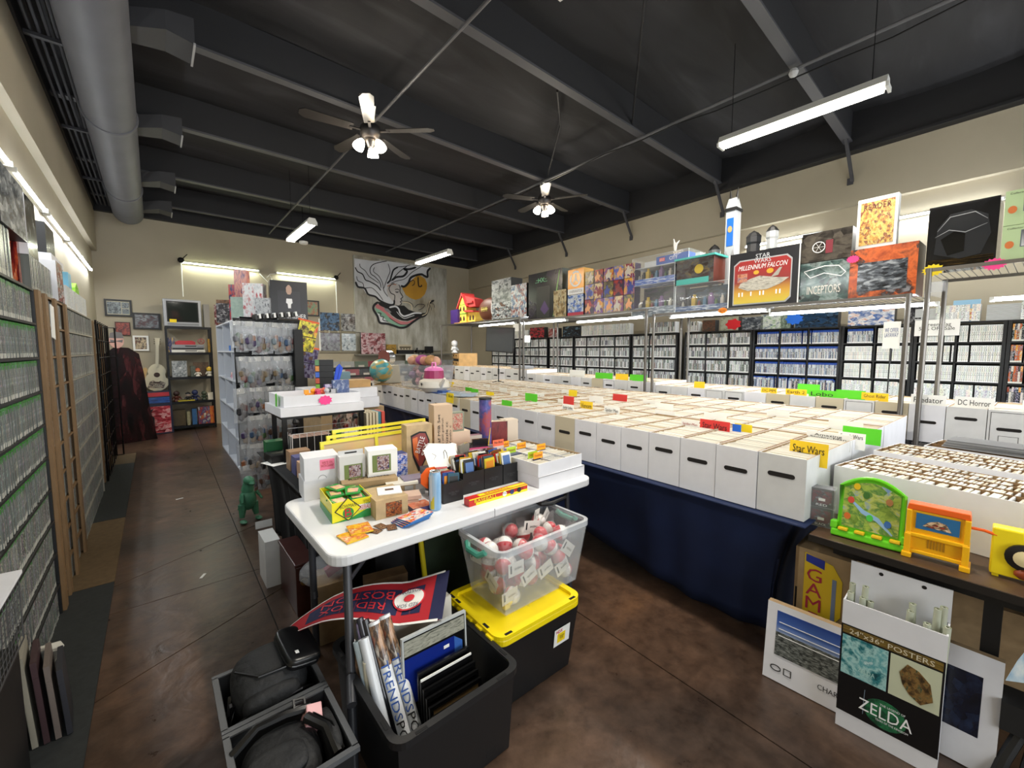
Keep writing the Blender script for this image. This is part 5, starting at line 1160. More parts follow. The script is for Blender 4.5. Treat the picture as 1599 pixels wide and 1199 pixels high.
b = top('dark teal box with curly silver lettering under the wheel-emblem box', 1.24, .36, .34, .3, ['#1c2426', '#2c3c3c', '#48605c', '#8a9a98', '#241c1c'], scale=2.5, rough=.12)
text('INCEPTORS', .24, .07, mat('ink_pale', '#d8d4cc', .4), b, (.0, -.002, .1))
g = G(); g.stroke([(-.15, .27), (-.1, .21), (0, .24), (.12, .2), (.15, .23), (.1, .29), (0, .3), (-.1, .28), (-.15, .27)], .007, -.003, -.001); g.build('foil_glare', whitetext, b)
b = top('large flame orange box with a dark ship picture, pink price star on its corner', .86, .41, .395, .28, ['#1c1416', '#a84a26', '#d86a34', '#3a2a28', '#8a8a90'], scale=2.6, side='#3a1c14')
panel(b, 'printed_ship', art('print_darkship', ['#121418', '#2c3036', '#5a6068', '#a0a6ac'], 4, .15, stretch=(1, 2, 1)), -.15, .15, .05, .28)
star('pink price star on the corner of the flame orange box', 4.33, 1.04, 2.25, .045, pink)
b = thing('framed_poster', 'white boxed poster of yellow and brown figures above the flame orange box', 'box', W(4.4, .92, 2.329), RZW)
g = G(); g.box(-.125, .125, 0, .07, 0, .4); g.build('box_body', paper, b); panel(b, 'printed_poster', art('print_western', ['#4a2c1c', '#8a4a1c', '#d8a040', '#e8c46a', '#6a2c1c', '#c97a2c'], 6, .3), -.105, .105, .03, .37)
text('READER', .17, .045, mat('ink_brown', '#5a1c14', .5), b, (0, -.002, .33))
ZR = 2.102
b = carton('boxed_helmet', 'largest glossy black box showing a dark curved helmet, right edge', 'toy box', W(4.34, .44, ZR), RZW, (.34, .3, .44), [mat('gloss_box', '#0c0c0e', .1)]*3)
panel(b, 'printed_front', art('print_helmet_bg', ['#09090b', '#111215', '#17181b', '#0b0b0d'], 2, .07), -.165, .165, .01, .43)
hm = mat('print_helmet', '#26282c', .12)
g = G(); g.prism([(-.13, .1), (-.12, .28), (-.06, .37), (.04, .38), (.12, .33), (.14, .2), (.1, .07), (0, .05)], -.004, -.0025); g.build('printed_helmet', hm, b)
g = G(); g.prism([(-.1, .2), (-.03, .25), (.02, .22), (.02, .1), (-.06, .08)], -.005, -.004); g.build('printed_visor', mat('print_visor', '#0a0b0d', .05), b)
g = G(); g.stroke([(-.13, .22), (-.06, .26), (.02, .23), (.12, .27)], .005, -.006, -.005); g.stroke([(-.12, .26), (-.06, .35), (.06, .36), (.12, .3)], .005, -.006, -.005); g.build('printed_glint', mat('print_glint', '#9a9ca0', .2), b)
panel(b, 'gold_floor', art('print_gold_floor', ['#0c0c0e', '#4a3a1c', '#0c0c0e', '#8a6c34'], 3, .1, stretch=(.6, 3, 1)), -.16, .16, .01, .06)
for k, z in enumerate((ZR, ZR+.228)):
    b = carton('boxed_figurine', ['lower', 'upper'][k]+' of two pale green boxes with a yellow teapot picture, right edge', 'box', W(4.34, .155, z), RZW, (.19, .15, .225), [mat('pale_green_box', '#a9bf90', .5)]*3)
    panel(b, 'picture_border', mat('brick_line', '#a5584a' if k else '#5c6470', .5), -.015, .082, .08, .19); g = G(); g.box(-.01, .077, -.0024, -.0012, .085, .185); g.build('picture', vgrad('print_grey_grad%d' % k, ['#b9bcc0', '#4a4c50']), b)
    g = G(); g.prism([(.033+.03*math.cos(a*PI/8), .125+.03*math.sin(a*PI/8)) for a in range(16)]+[], -.0036, -.0024); g.prism([(.02, .15), (.046, .15), (.033, .175)], -.0036, -.0024); g.build('printed_pot', mat('print_pot', '#c4b03c', .5), b)
    g = G(); g.prism([(-.06+.02*math.cos(a*PI/6), .1+.025*math.sin(a*PI/6)) for a in range(12)], -.0024, -.0012); g.build('printed_flower', mat('print_orange', '#c46a2c', .5), b); text('Collector', .07, .012, ink, b, (-.04, -.0015, .205)); text('Edition', .06, .01, ink, b, (.04, -.0015, .205))
b = carton('boxed_set', 'white and navy box with a capital letter, at the right picture edge', 'box', W(4.36, -.03, ZR), RZW, (.16, .15, .43), [paper]*3)
panel(b, 'navy_panel', mat('navy_print', '#20264a', .4), -.06, .07, .06, .2); text('A', .04, .07, ink, b, (-.04, -.0015, .33)); text('MARS', .1, .035, mat('ink_red', '#a5302c'), b, (-.0, -.0025, .04))
b = carton('cartoon_board', 'light blue cartoon card standing below the right-edge shelf', 'picture', W(6.33, .56, 1.802), RZW, (.19, .02, .22), [mat('sky_print', '#8ab4d0', .5)]*3); panel(b, 'printed_characters', art('print_candies', ['#d8a0a0', '#c4584a', '#d8c47a', '#e8e0d0', '#6aa04a'], 5, .4), -.08, .08, .01, .13)
star('yellow price star reading 300 on the right-edge wire shelf', 4.29, .56, 2.085, .062, yellow, '$300')
star('pink price star on the right-edge wire shelf', 4.29, .27, 2.08, .058, pink)
star('orange price star under the red-fronted spaceship box', 4.28, 2.06, 1.905, .05, orange, '$250')
g = G(); g.box(-.045, .045, 0, .06, -.07, .0); g.prism([(-.04, 0), (.04, 0), (.03, -.12), (-.02, -.1)], -.01, .01); o = g.build('plastic_bag', bagm, loc=W(4.29, .54, 2.0), rot=RZW); tag(o, 'crumpled clear bag hanging below the yellow 300 star', 'bag')
b = thing('shelf_sign', 'white sign hanging under the wire shelf by the near posts, blue lettering', 'sign', W(4.28, .76, 1.52), RZW); g = G(); g.box(-.045, .045, 0, .003, 0, .2); g.frame(-.05, .05, -.004, .204, .006, .003, .006, 0); g.build('sign_card', [paper], b)
text('WE OFFER\nLAYAWAY', .08, .07, mat('ink_blue', '#2c4a8a', .5), b, (0, -.001, .12)); g = G(); g.cyl((0, .004, -.35), (0, .004, 0), .005, n=6); g.build('sign_stand', black, b)
b = thing('shelf_sign', 'white paper sign hanging in front of the white cases, far right', 'sign', W(6.292, .76, 1.66), RZW); g = G(); g.box(-.17, .17, 0, .002, 0, .17); g.build('sign_card', paper, b); text('Green Tag\n50% OFF Sale', .27, .08, ink, b, (0, -.001, .1))
for k, (v, z, w) in enumerate(((5.45, 1.83, .24), (5.42, 1.66, .16))):
    b = thing('shelf_sign', ['wider white paper tag clipped under the wire shelf by the large dark box', 'small white paper tag hanging below the wider one'][k], 'sign', W(4.9-.6*(1-k)+.0, v+(.5 if k else 0), z), RZW); g = G(); g.box(-w/2, w/2, 0, .002, 0, .12); g.build('sign_card', paper, b)
star('red price star in front of the pale game box on the media wall', 6.326, 2.88, 1.89, .12, red, None, n=7)
star('blue price star in front of the game boxes on the media wall', 6.326, 2.1, 1.92, .11, blue, None, n=9)
# media wall along the right wall
MU = 6.3
MR = [1.592, 1.387, 1.182, .977, .772]
def media_unit(label, v0, v1, divs):
    t = thing('media_shelf', label, 'shelf', W(MU, v1, 0), RZW); L = v1-v0
    for x in (0, L-.025): g = G(); g.box(x, x+.025, 0, .16, 0, 1.8); g.build('side_panel', blackshelf, t)
    for d in divs: x = v1-d; g = G(); g.box(x-.007, x+.007, .0, .15, .6, 1.79); g.build('divider', blackshelf, t)
    for z in MR+[1.8]: g = G(); g.box(.025, L-.025, .0, .16, z-.016, z-.001 if z < 1.79 else z); g.build('shelf_board', blackshelf, t)
    g = G(); g.box(.025, L-.025, .15, .16, 0, 1.78); g.build('back_panel', blackshelf, t)
UN = [('media shelf with dark and orange cases at the right picture edge', -.45, .27, (-.09,), SP_DRK),
      ('black media shelf of white game cases behind the near wire posts', .275, .93, (.61,), SP_WHT),
      ('black media shelf of white game cases with a blue-spined top corner', .935, 1.575, (1.26,), SP_WHT),
      ('black media shelf full of blue-topped game cases', 1.58, 2.59, (1.92, 2.25), SP_BLU),
      ('black media shelf of mixed cases left of the blue-topped ones', 2.6, 3.62, (2.93, 3.27), SP_MIX),
      ('black media shelf of grey cases between the wire posts', 3.75, 4.64, (4.28,), SP_MIX),
      ('black media shelf of pale cases behind the small boxed figures', 4.67, 6.07, (5.03, 5.39, 5.74), SP_WHT if False else SP_MIX),
      ('black media shelf of pale cases behind the largest dark box', 6.1, 6.85, (6.5,), SP_MIX),
      ('black media shelf behind the middle far wire post', 6.9, 8.1, (7.2, 7.5, 7.82), SP_MIX),
      ('furthest black media shelf beside the corner', 8.15, 9.1, (8.45, 8.8), SP_MIX)]
pw = None
for k, (lab, v0, v1, dv, sp) in enumerate(UN):
    media_unit(lab, v0, v1, dv)
    if k in (1, 2): rows = [z for z in MR[3:]]
    elif k == 3: rows = MR[3:]
    else: rows = MR
    ex = [v1-d for d in dv]
    cases_stuff('game_cases', 'rows of cases in the '+lab.replace('black ', '').replace('media shelf ', 'shelf '), W(MU+.004, v1, 0), RZW, rows, .03, v1-v0-.03, [sp, shellb if k == 3 else shellw], h=.168,
                skip=lambda x, z: any(abs(x+.007-e) < .016 for e in ex), d=.13)
    if k in (1, 2, 3):
        for zi, z in enumerate(MR[:3]):
            rl = ['top', 'second', 'third'][zi]; v = v1-.033
            while v > v0+.033:
                v -= .0149
                if any(abs(v-d) < .016 for d in dv) or random.random() < .03: continue
                key = 'blue' if (k == 3 or (k == 2 and zi == 0 and v > 1.27)) else 'white'
                if pw is None: pw = {}
                if key not in pw: o = pw[key] = case_mesh(key+'_game_case', [SP_BLU if key == 'blue' else SP_WHT, shellb if key == 'blue' else shellw, shellb if key == 'blue' else shellw], h=.168)
                else: o = pw[key].copy(); COL.objects.link(o)
                o.location = W(MU+random.uniform(.003, .01), v, z); o.rotation_euler = (0, 0, RZW)
                wh = {1: 'behind the near wire posts', 2: 'right of the blue-topped shelf', 3: 'in the blue-topped shelf'}[k]
                tag(o, '%s game case %s, %s row' % (key, wh, rl), 'game case', '%s cases %s, %s row' % (key, wh, rl))
def mt(label, v, w, h, cols, d=.12, name='boxed_set', cat='box', u=6.33):
    m = art('m_'+''.join(c[1:] for c in cols), cols, 4, .25); return carton(name, label, cat, W(u, v, 1.801), RZW, (w, d, h), [mat('mside', '#3a3c40', .4), m, mat('mside', '#3a3c40')])
for lab, v, w, h, cols in (('black glossy box just right of the near wire posts on the media wall', .95, .12, .22, ['#121214', '#2c2c30', '#8a8a8c']),
        ('white and orange box with blue pictures on the media wall', 1.32, .42, .24, ['#c9cdd0', '#3a5c9a', '#d8dadc', '#c4703a']), ('dark blue box with a ship picture on the media wall', 1.86, .46, .21, ['#16283c', '#1c3c5c', '#10161c', '#4a6a8a']),
        ('green framed game box behind the blue star', 2.2, .12, .2, ['#3a4a3c', '#8a9a8c']), ('green and white game box left of the dark blue one', 2.08+.3, .26, .2, ['#5a8a4a', '#c9d0c9', '#2c4a6a']), ('dark grey game box further left on the media wall', 2.62, .28, .18, ['#24282c', '#4a5058', '#a0a4a8']),
        ('pale olive game box behind the red star', 2.92+.02, .26, .2, ['#9aa08a', '#b0b4a0', '#7c8068']), ('dark book-like set left of the red star on the media wall', 3.25, .2, .17, ['#3a2c24', '#6a4a3a', '#1c3c3c']),
        ('black headset box with blue sheen behind the far posts', 6.2, .5, .22, ['#0c0e12', '#1a2430', '#0c0c0e', '#6a8aa0']), ('dark box with red blot on the media wall, far left', 7.3, .5, .24, ['#2c2c30', '#1a1a1c', '#b02c34', '#3c3c42']), ('dark grey box near the furthest posts on the media wall', 6.75, .3, .2, ['#1c1c20', '#8a3a34', '#c0c0c4'])):
    mt(lab, v, w, h, cols)
for a, b, h, sp, lab in ((-.4, .2, .19, SP_WHT, 'upright white cases standing on top of the media wall at the right edge'), (.45, .78, .17, SP_WHT, 'yellowish white cases on top of the media wall behind the near posts'), (3.4, 3.6, .16, SP_MIX, 'few cases standing on the media wall left of the dark set'),
        (3.8, 4.3, .18, SP_MIX, 'cases standing on the media wall between the posts'), (4.7, 5.9, .2, SP_WHT, 'tall pale cases in a row on the media wall, behind the boxed figures'), (7.6, 8.9, .19, SP_WHT, 'pale cases standing on top of the furthest media shelves')):
    cases_stuff('game_cases', lab, W(MU+.02, b, 1.802), RZW, [0], 0, b-a, [sp, shellw], h=h)
for k in range(11):
    g = G(); g.box(-.12, .12, 0, .14, 0, .013); o = g.build('flat_case', mat('flat_case', '#b9bcbc', .3), loc=W(MU+.03, .3, 1.802+.0145*k), rot=RZW+random.uniform(-.04, .04)) if k else g.build('flat_case', mat('flat_case', '#b9bcbc', .3), loc=W(MU+.03, .3, 1.802), rot=RZW)
    tag(o, 'pale case lying flat in the pile on the media wall near the right edge', 'game case', 'flat cases on the media wall')
for k in range(10):
    g = G(); g.box(-.12, .12, 0, .14, 0, .014); o = g.build('flat_case', MATS['flat_case'], loc=W(MU+.03, .86 if k < 0 else .82+.0, 1.802+.0155*k), rot=RZW+random.uniform(-.05, .05))
    tag(o, 'pale case lying flat in the pile behind the near wire posts', 'game case', 'flat cases behind the near posts')
t = thing('drawer_cabinet', 'brown wooden cabinet of small drawers at the far end of the comic tables', 'cabinet', W(4.55, 7.95, .95), RZW-.35)
g = G(); g.box(-.33, .33, 0, .4, -.04, .5); g.build('carcass', black, t); g = G(); g.box(.33, .34, 0, .4, -.03, .5); g.build('side_panel', woodlt, t)
for r in range(3):
    for c in range(2):
        g = G(); g.box(-.32+.325*c, -.005+.32*c, -.02, -.001, .38-.17*r, .49-.17*r); dd = g.build('drawer', woodlt, t); g = G(); g.cyl((-.16+.33*c, -.035, .45-.17*r), (-.16+.33*c, -.02, .45-.17*r), .015, n=8); g.build('knob', black, dd)
t = figure('white hooded figurine on top of the brown drawer cabinet', *W(4.6, 8.1, 1.452), 2.0, '#dcdcdc', '#e4e4e4', hat='#d0d0d4')
t = thing('sign_stand', 'glossy black-framed sign on a thin black stand among the comic boxes', 'sign stand', W(3.62, 5.05, 1.03), RZW+.25)
g = G(); g.cyl((0, 0, 0), (0, 0, .5), .008, n=8); g.cyl((0, 0, .12), (0, 0, .2), .014, n=8); g.build('pole', black, t)
g = G(); g.M = Euler((0, .06, 0)).to_matrix().to_4x4(); g.box(-.27, .27, -.02, -.005, .45, .82); g.build('frame', black, t); g = G(); g.M = Euler((0, .06, 0)).to_matrix().to_4x4(); g.box(-.255, .255, -.024, -.02, .465, .805); g.build('panel', mat('sign_glass', '#4a4e52', .08), t)
for a in range(3): g = G(); g.cyl((0, 0, .02), (.1*math.cos(a*2.1), .1*math.sin(a*2.1), 0.0), .006, n=6); g.build('stand_foot', black, t)
t = thing('comic_stack', 'small grey comic stack on the far wire-shelf boxes', 'comics', W(4.5, 5.7, 1.19), RZW)
for k in range(4): g = G(); g.box(-.2, .2, 0, .2, .012*k, .012*k+.01); g.build('comic', mat('grey_cover', '#8d8f92'), t)
# back wall things
cv = thing('painted_canvas', 'large painted canvas of a face with flowing white hair on the back wall', 'painting', (3.8, 10.34, 1.5))
def canvasmat():
    m, N, L, P = newmat('canvas_drips'); tc = N.new('ShaderNodeTexCoord'); mp = N.new('ShaderNodeMapping'); mp.inputs['Scale'].default_value = (5, 1.1, 1)
    n = N.new('ShaderNodeTexNoise'); n.inputs['Scale'].default_value = 2.2; n.inputs['Detail'].default_value = 8; n.inputs['Roughness'].default_value = .65
    L.new(tc.outputs['UV'], mp.inputs[0]); L.new(mp.outputs[0], n.inputs['Vector']); r = ramp(N, ['#7c7a6e', '#a09e92', '#bcbcb4', '#cccdc8'], False, .3, .7); L.new(n.outputs[0], r.inputs[0])
    n2 = N.new('ShaderNodeTexNoise'); n2.inputs['Scale'].default_value = 1.4; L.new(tc.outputs['UV'], n2.inputs['Vector']); r2 = ramp(N, ['#ffffff', '#c9a860'], False, .52, .72); L.new(n2.outputs[0], r2.inputs[0])
    mx = N.new('ShaderNodeMix'); mx.data_type = 'RGBA'; mx.blend_type = 'MULTIPLY'; mx.inputs['Factor'].default_value = .8; L.new(r.outputs[0], mx.inputs['A']); L.new(r2.outputs[0], mx.inputs['B']); L.new(mx.outputs['Result'], P.inputs['Base Color']); P.inputs['Roughness'].default_value = .6; return m
g = G(); g.box(0, 2.64, -.05, 0, 0, 2.33); g.build('canvas', canvasmat(), cv)
MURAL=[('moon',0,[(5.46,3.55),(5.61,3.54),(5.75,3.47),(5.81,3.35),(5.8,3.21),(5.73,3.05),(5.6,2.93),(5.45,2.88),(5.3,2.91),(5.16,2.99),(5.07,3.14),(5.07,3.25),(5.15,3.38),(5.29,3.49)]),('white',0,[(3.82,3.75),(4.23,3.75),(4.66,3.8),(4.96,3.8),(5.32,3.79),(5.64,3.79),(5.94,3.79),(5.87,3.71),(5.81,3.58),(5.64,3.57),(5.48,3.51),(5.34,3.4),(5.23,3.29),(5.1,3.2),(4.99,3.2),(4.92,3.26),(4.79,3.26),(4.72,3.17),(4.66,3.07),(4.69,2.94),(4.83,2.84),(4.83,2.71),(4.68,2.68),(4.53,2.74),(4.41,2.81),(4.32,2.86),(4.18,2.88),(4.09,2.93),(4.02,3.03),(3.91,3.06),(3.84,3.13),(3.81,3.3)]),('skin',0,[(4.69,3.24),(4.84,3.27),(4.96,3.24),(4.99,3.15),(4.99,3.03),(5.05,2.92),(5.01,2.86),(5.05,2.82),(5.02,2.73),(4.94,2.69),(4.86,2.72),(4.78,2.8),(4.66,2.93),(4.63,3.07)]),('black',0,[(4.37,2.74),(4.53,2.75),(4.68,2.68),(4.91,2.69),(5.11,2.7),(5.24,2.6),(5.4,2.56),(5.62,2.53),(5.82,2.56),(5.79,2.49),(5.62,2.43),(5.4,2.37),(5.21,2.3),(5.05,2.3),(4.9,2.34),(4.75,2.43),(4.68,2.52),(4.58,2.6),(4.43,2.66)]),('pink',0,[(4.32,2.7),(4.41,2.67),(4.55,2.6),(4.67,2.47),(4.8,2.36),(4.97,2.29),(5.18,2.27),(5.4,2.35),(5.54,2.43),(5.34,2.29),(5.18,2.21),(4.97,2.2),(4.82,2.27),(4.67,2.38),(4.53,2.48),(4.34,2.59)]),('mint',0,[(4.3,2.58),(4.41,2.56),(4.58,2.46),(4.67,2.36),(4.82,2.25),(4.97,2.19),(5.18,2.2),(5.29,2.26),(5.18,2.15),(5.0,2.12),(4.82,2.16),(4.67,2.26),(4.57,2.23),(4.45,2.32),(4.36,2.45)]),('white',0,[(4.36,2.47),(4.45,2.41),(4.57,2.32),(4.64,2.23),(4.52,2.21),(4.4,2.25)]),('grey',0,[(4.54,2.6),(4.65,2.59),(4.75,2.5),(4.67,2.49),(4.58,2.53)]),('ink',0.012,[(4.66,3.8),(4.49,3.75),(4.3,3.67),(4.21,3.56),(4.22,3.43),(4.33,3.36),(4.45,3.24),(4.48,3.1)]),('ink',0.01,[(3.95,3.64),(3.96,3.56),(4.08,3.48),(4.17,3.36),(4.29,3.29),(4.43,3.21)]),('ink',0.017,[(3.83,3.54),(3.89,3.44),(4.01,3.39),(4.08,3.26),(4.19,3.23),(4.38,3.14),(4.47,3.03)]),('ink',0.01,[(3.86,3.33),(3.89,3.22),(4.01,3.17),(4.05,3.06),(4.23,3.08),(4.39,2.96),(4.53,2.78)]),('ink',0.03,[(3.83,3.19),(3.89,3.07),(4.05,3.05),(4.14,2.91),(4.32,2.87),(4.44,2.78),(4.66,2.7),(4.81,2.71),(4.83,2.83)]),('ink',0.01,[(4.32,3.6),(4.29,3.49),(4.43,3.39),(4.52,3.22),(4.55,3.04),(4.66,2.89)]),('ink',0.01,[(4.68,3.74),(4.73,3.56),(4.67,3.4),(4.6,3.23),(4.55,3.09)]),('ink',0.025,[(4.96,3.69),(4.83,3.6),(4.77,3.45),(4.72,3.31),(4.64,3.23)]),('ink',0.01,[(5.32,3.79),(5.11,3.72),(4.9,3.68)]),('ink',0.012,[(5.21,3.74),(5.0,3.58),(4.85,3.42),(4.74,3.29)]),('ink',0.032,[(5.48,3.75),(5.27,3.67),(5.11,3.66),(5.21,3.61),(5.1,3.47),(4.9,3.42),(4.77,3.32)]),('ink',0.01,[(5.64,3.79),(5.48,3.69),(5.34,3.59),(5.13,3.4),(4.9,3.32),(4.74,3.24)]),('ink',0.035,[(5.92,3.79),(5.82,3.68),(5.82,3.53),(5.72,3.55),(5.64,3.58),(5.48,3.54),(5.31,3.45),(5.24,3.31),(5.12,3.2),(5.02,3.21)]),('ink',0.02,[(5.53,3.5),(5.53,3.37),(5.55,3.25),(5.63,3.26),(5.62,3.3)]),('ink',0.012,[(5.27,3.33),(5.37,3.39),(5.42,3.36),(5.4,3.28),(5.34,3.25)]),('ink',0.012,[(4.96,3.24),(5.0,3.15),(4.99,3.05),(5.07,2.93),(5.01,2.87),(5.04,2.82),(4.99,2.79),(5.03,2.75),(4.98,2.7)]),('ink',0.015,[(4.86,3.04),(4.91,3.03),(4.95,3.05)]),('ink',0.01,[(4.85,3.09),(4.92,3.11),(4.97,3.09)]),('orange',0.012,[(4.64,3.16),(4.72,3.19),(4.79,3.23),(4.89,3.22)]),('ink',0.012,[(4.84,3.25),(4.74,3.2),(4.69,3.1),(4.74,2.99),(4.84,2.95),(4.83,2.81)]),('ink',0.035,[(4.39,2.74),(4.28,2.65),(4.26,2.54),(4.36,2.38),(4.42,2.22),(4.62,2.2),(4.82,2.15),(4.97,2.11),(5.15,2.14),(5.34,2.27),(5.56,2.41),(5.73,2.48),(5.82,2.66),(5.85,2.81),(6.01,2.91)]),('cream',0.015,[(5.62,2.46),(5.76,2.53),(5.81,2.66),(5.86,2.84),(5.91,2.88)]),('white',0.027,[(4.68,2.62),(4.85,2.66),(4.94,2.6),(4.98,2.49),(5.08,2.42),(5.21,2.45),(5.4,2.52),(5.62,2.53)]),('white',0.01,[(4.88,2.53),(4.98,2.42),(5.1,2.36),(5.26,2.41),(5.4,2.46)]),('cream',0.017,[(5.06,2.79),(5.17,2.79),(5.25,2.77),(5.32,2.7),(5.32,2.6)]),('ink',0.007,[(5.05,2.81),(5.19,2.81),(5.33,2.76),(5.36,2.68)]),('ink',0.01,[(5.4,2.66),(5.49,2.75),(5.6,2.77),(5.71,2.75),(5.62,2.65),(5.51,2.6)]),('ink',0.012,[(4.36,2.47),(4.45,2.46),(4.43,2.39),(4.52,2.37),(4.5,2.29),(4.64,2.26)]),('ink',0.007,[(4.67,2.36),(4.82,2.27),(4.97,2.2),(5.18,2.2),(5.34,2.29)]),('ink',0.007,[(5.85,2.79),(5.91,2.69),(5.92,2.62)]),('ink',0.007,[(5.88,2.82),(5.99,2.8),(6.02,2.7)])]
CC = {'moon': '#c4922c', 'white': '#dfe2e8', 'skin': '#d0ccca', 'black': '#17181a', 'pink': '#c97a80', 'mint': '#8ab8a0', 'grey': '#8a8c90', 'ink': '#1c1d22', 'orange': '#c9805a', 'cream': '#d8ccb0'}
for i, (c, w, pts) in enumerate(MURAL):
    g = G(); p = [(x-3.8, z-1.5) for x, z in pts]; y = -.0515-.0012*(i if w == 0 else 9+i*.1); y = -.0515-.0007*i
    if w == 0: g.prism(p, y, -.05)
    else:
        q = []
        for k in range(len(p)-1):
            a, b, c_, d = p[max(k-1, 0)], p[k], p[k+1], p[min(k+2, len(p)-1)]
            for s in range(4):
                t_ = s/4; q.append(tuple(.5*((2*b[j])+(-a[j]+c_[j])*t_+(2*a[j]-5*b[j]+4*c_[j]-d[j])*t_**2+(-a[j]+3*b[j]-3*c_[j]+d[j])*t_**3) for j in (0, 1)))
        q.append(p[-1]); g.stroke(q, w*1.6, y-.002, y)
    g.build('painted_'+{'ink': 'line', 'moon': 'moon', 'white': 'hair', 'skin': 'face', 'black': 'cloak'}.get(c, 'shape'), mat('paint_'+c, CC[c], .6, noise=.08, nscale=4), cv)
for k, (x, z, cols, lab) in enumerate(((2.98, 1.98, ['#3a4a5a', '#6a8ab0', '#2c2c30', '#8a8c8a'], 'upper left record sleeve of four on the back wall'), (3.46, 1.98, ['#2c2c2e', '#5c5e60', '#b0b4b4', '#1a1a1c'], 'upper right record sleeve of four on the back wall'),
        (2.98, 1.5, ['#3a3a40', '#6a6470', '#9aa0a4', '#2a2a2e'], 'lower left record sleeve of four on the back wall'), (3.46, 1.5, ['#55606c', '#a8b4bc', '#d0d8dc', '#3a4048'], 'lower right record sleeve of four on the back wall'))):
    g = G(); g.box(0, .44, 0, .012, 0, .42, 1, front=0); o = g.build('record_sleeve', [art('rec%d' % k, cols, 4, .12), paper], loc=(x, 10.3, z)); tag(o, lab, 'record')
for k, z in enumerate((1.96, 1.48)): g = G(); g.box(0, .98, -.0, .05, -.015, 0); o = g.build('wall_ledge', mat('ledge', '#b0a890', .6), loc=(2.95, 10.29, z)); tag(o, ['upper', 'lower']+[] and ['upper', 'lower'][k]+' narrow ledge holding the record sleeves', 'ledge')
t = thing('wall_ledge', 'long narrow ledge under the painted canvas', 'ledge', (3.75, 10.05, 1.42)); g = G(); g.box(0, 2.75, 0, .25, -.03, 0); g.build('ledge_board', mat('ledge_grey', '#77756c', .6), t)
carton('record_display', 'dark red and black record display leaning under the canvas, left', 'record', (4.15, 10.06, 1.422), 0, (.62, .06, .52), [black, art('rec_red', ['#2c1a1c', '#8a4a50', '#c9b0b4', '#3a1c20'], 5, .2), black])
carton('framed_picture', 'small yellow framed picture beside the dark red record display', 'picture', (4.62, 10.06, 1.422), 0, (.26, .04, .24), [mat('frame_ochre', '#b08a3a', .5), art('rec_yel', ['#2c2418', '#b08a3a', '#6a5a30'], 3, .3), black])
t = thing('receiver', 'cream fronted audio receiver on a black one under the canvas', 'audio player', (5.0, 10.06, 1.422)); g = G(); g.box(-.2, .2, 0, .2, .1, .24); g.build('cream_case', mat('recv_cream', '#b8ae98', .5), t); g = G(); g.box(-.2, .25, 0, .2, 0, .1); g.build('black_case', black, t); g = G(); g.box(-.16, .16, -.004, 0, .15, .19); g.build('scale', mat('recv_dial', '#5a5240', .4), t)
for k in range(4): g = G(); g.cyl((-.12+.08*k, -.02, .13), (-.12+.08*k, 0, .13), .014, n=8); g.build('dial', black, t)
t = thing('toy_train', 'black toy engine and camera parts standing right of the receiver', 'toy', (5.55, 10.08, 1.422)); g = G(); g.box(-.2, .05, 0, .12, .03, .1); g.cyl((-.16, .06, .1), (-.16, .06, .16), .02, n=8); g.box(.1, .3, 0, .12, .02, .2); g.build('body', black, t)
for k in range(4): g = G(); g.cyl((-.15+.12*k, -.01, .03), (-.15+.12*k, .0, .03), .03, n=10); g.build('wheel', black, t)
g = G(); g.box(0, .36, 0, .003, -.1, .14); o = g.build('paper_notice', paper, loc=(5.0, 10.04, 1.27)); tag(o, 'white printed notice hanging below the canvas ledge', 'notice')
t = thing('record_rack', 'long rack of records in slanting rows below the canvas', 'rack', (2.9, 9.3, 0))
for r in range(3):
    g = G(); g.box(0, 3.9, -.22+.3*r, -.2+.3*r, .6+.17*r, .66+.17*r+.12); g.box(0, 3.9, -.2+.3*r, .1+.3*r, .58+.17*r, .6+.17*r); g.build('rack_tier', mat('rack_dark', '#232325', .5), t)
g = G()
for x in (0, 1.95, 3.87): g.box(x, x+.03, -.2, .7, 0, 1.1)
g.build('rack_frame', MATS['rack_dark'], t)
rc = ['#2c2c30', '#8a8c8a', '#5a4038', '#b0aaa0', '#3a4a5c', '#7a3038', '#c9c4b8', '#1a1a1c', '#4a5a4a']
rm = randmat('record_art', rc, .3); rp_ = None
for r in range(3):
    for k in range(12):
        if rp_ is None: g = G(); g.box(-.155, .155, 0, .012, 0, .31, 1, front=0); g.box(-.07, .07, -.0015, 0, .08, .22, 1); rp_ = g.build('record_sleeve', [rm, mat('sleeve_pale', '#a9a49a', .5)]); o = rp_
        else: o = rp_.copy(); COL.objects.link(o)
        o.location = (3.08+.32*k, 9.14+.3*r, .605+.17*r); o.rotation_euler = (-.15, 0, random.uniform(-.03, .03)); tag(o, 'record sleeve facing out in the %s tier of the long rack' % ['lowest', 'middle', 'top'][r], 'record', 'records in the %s tier' % ['lowest', 'middle', 'top'][r])
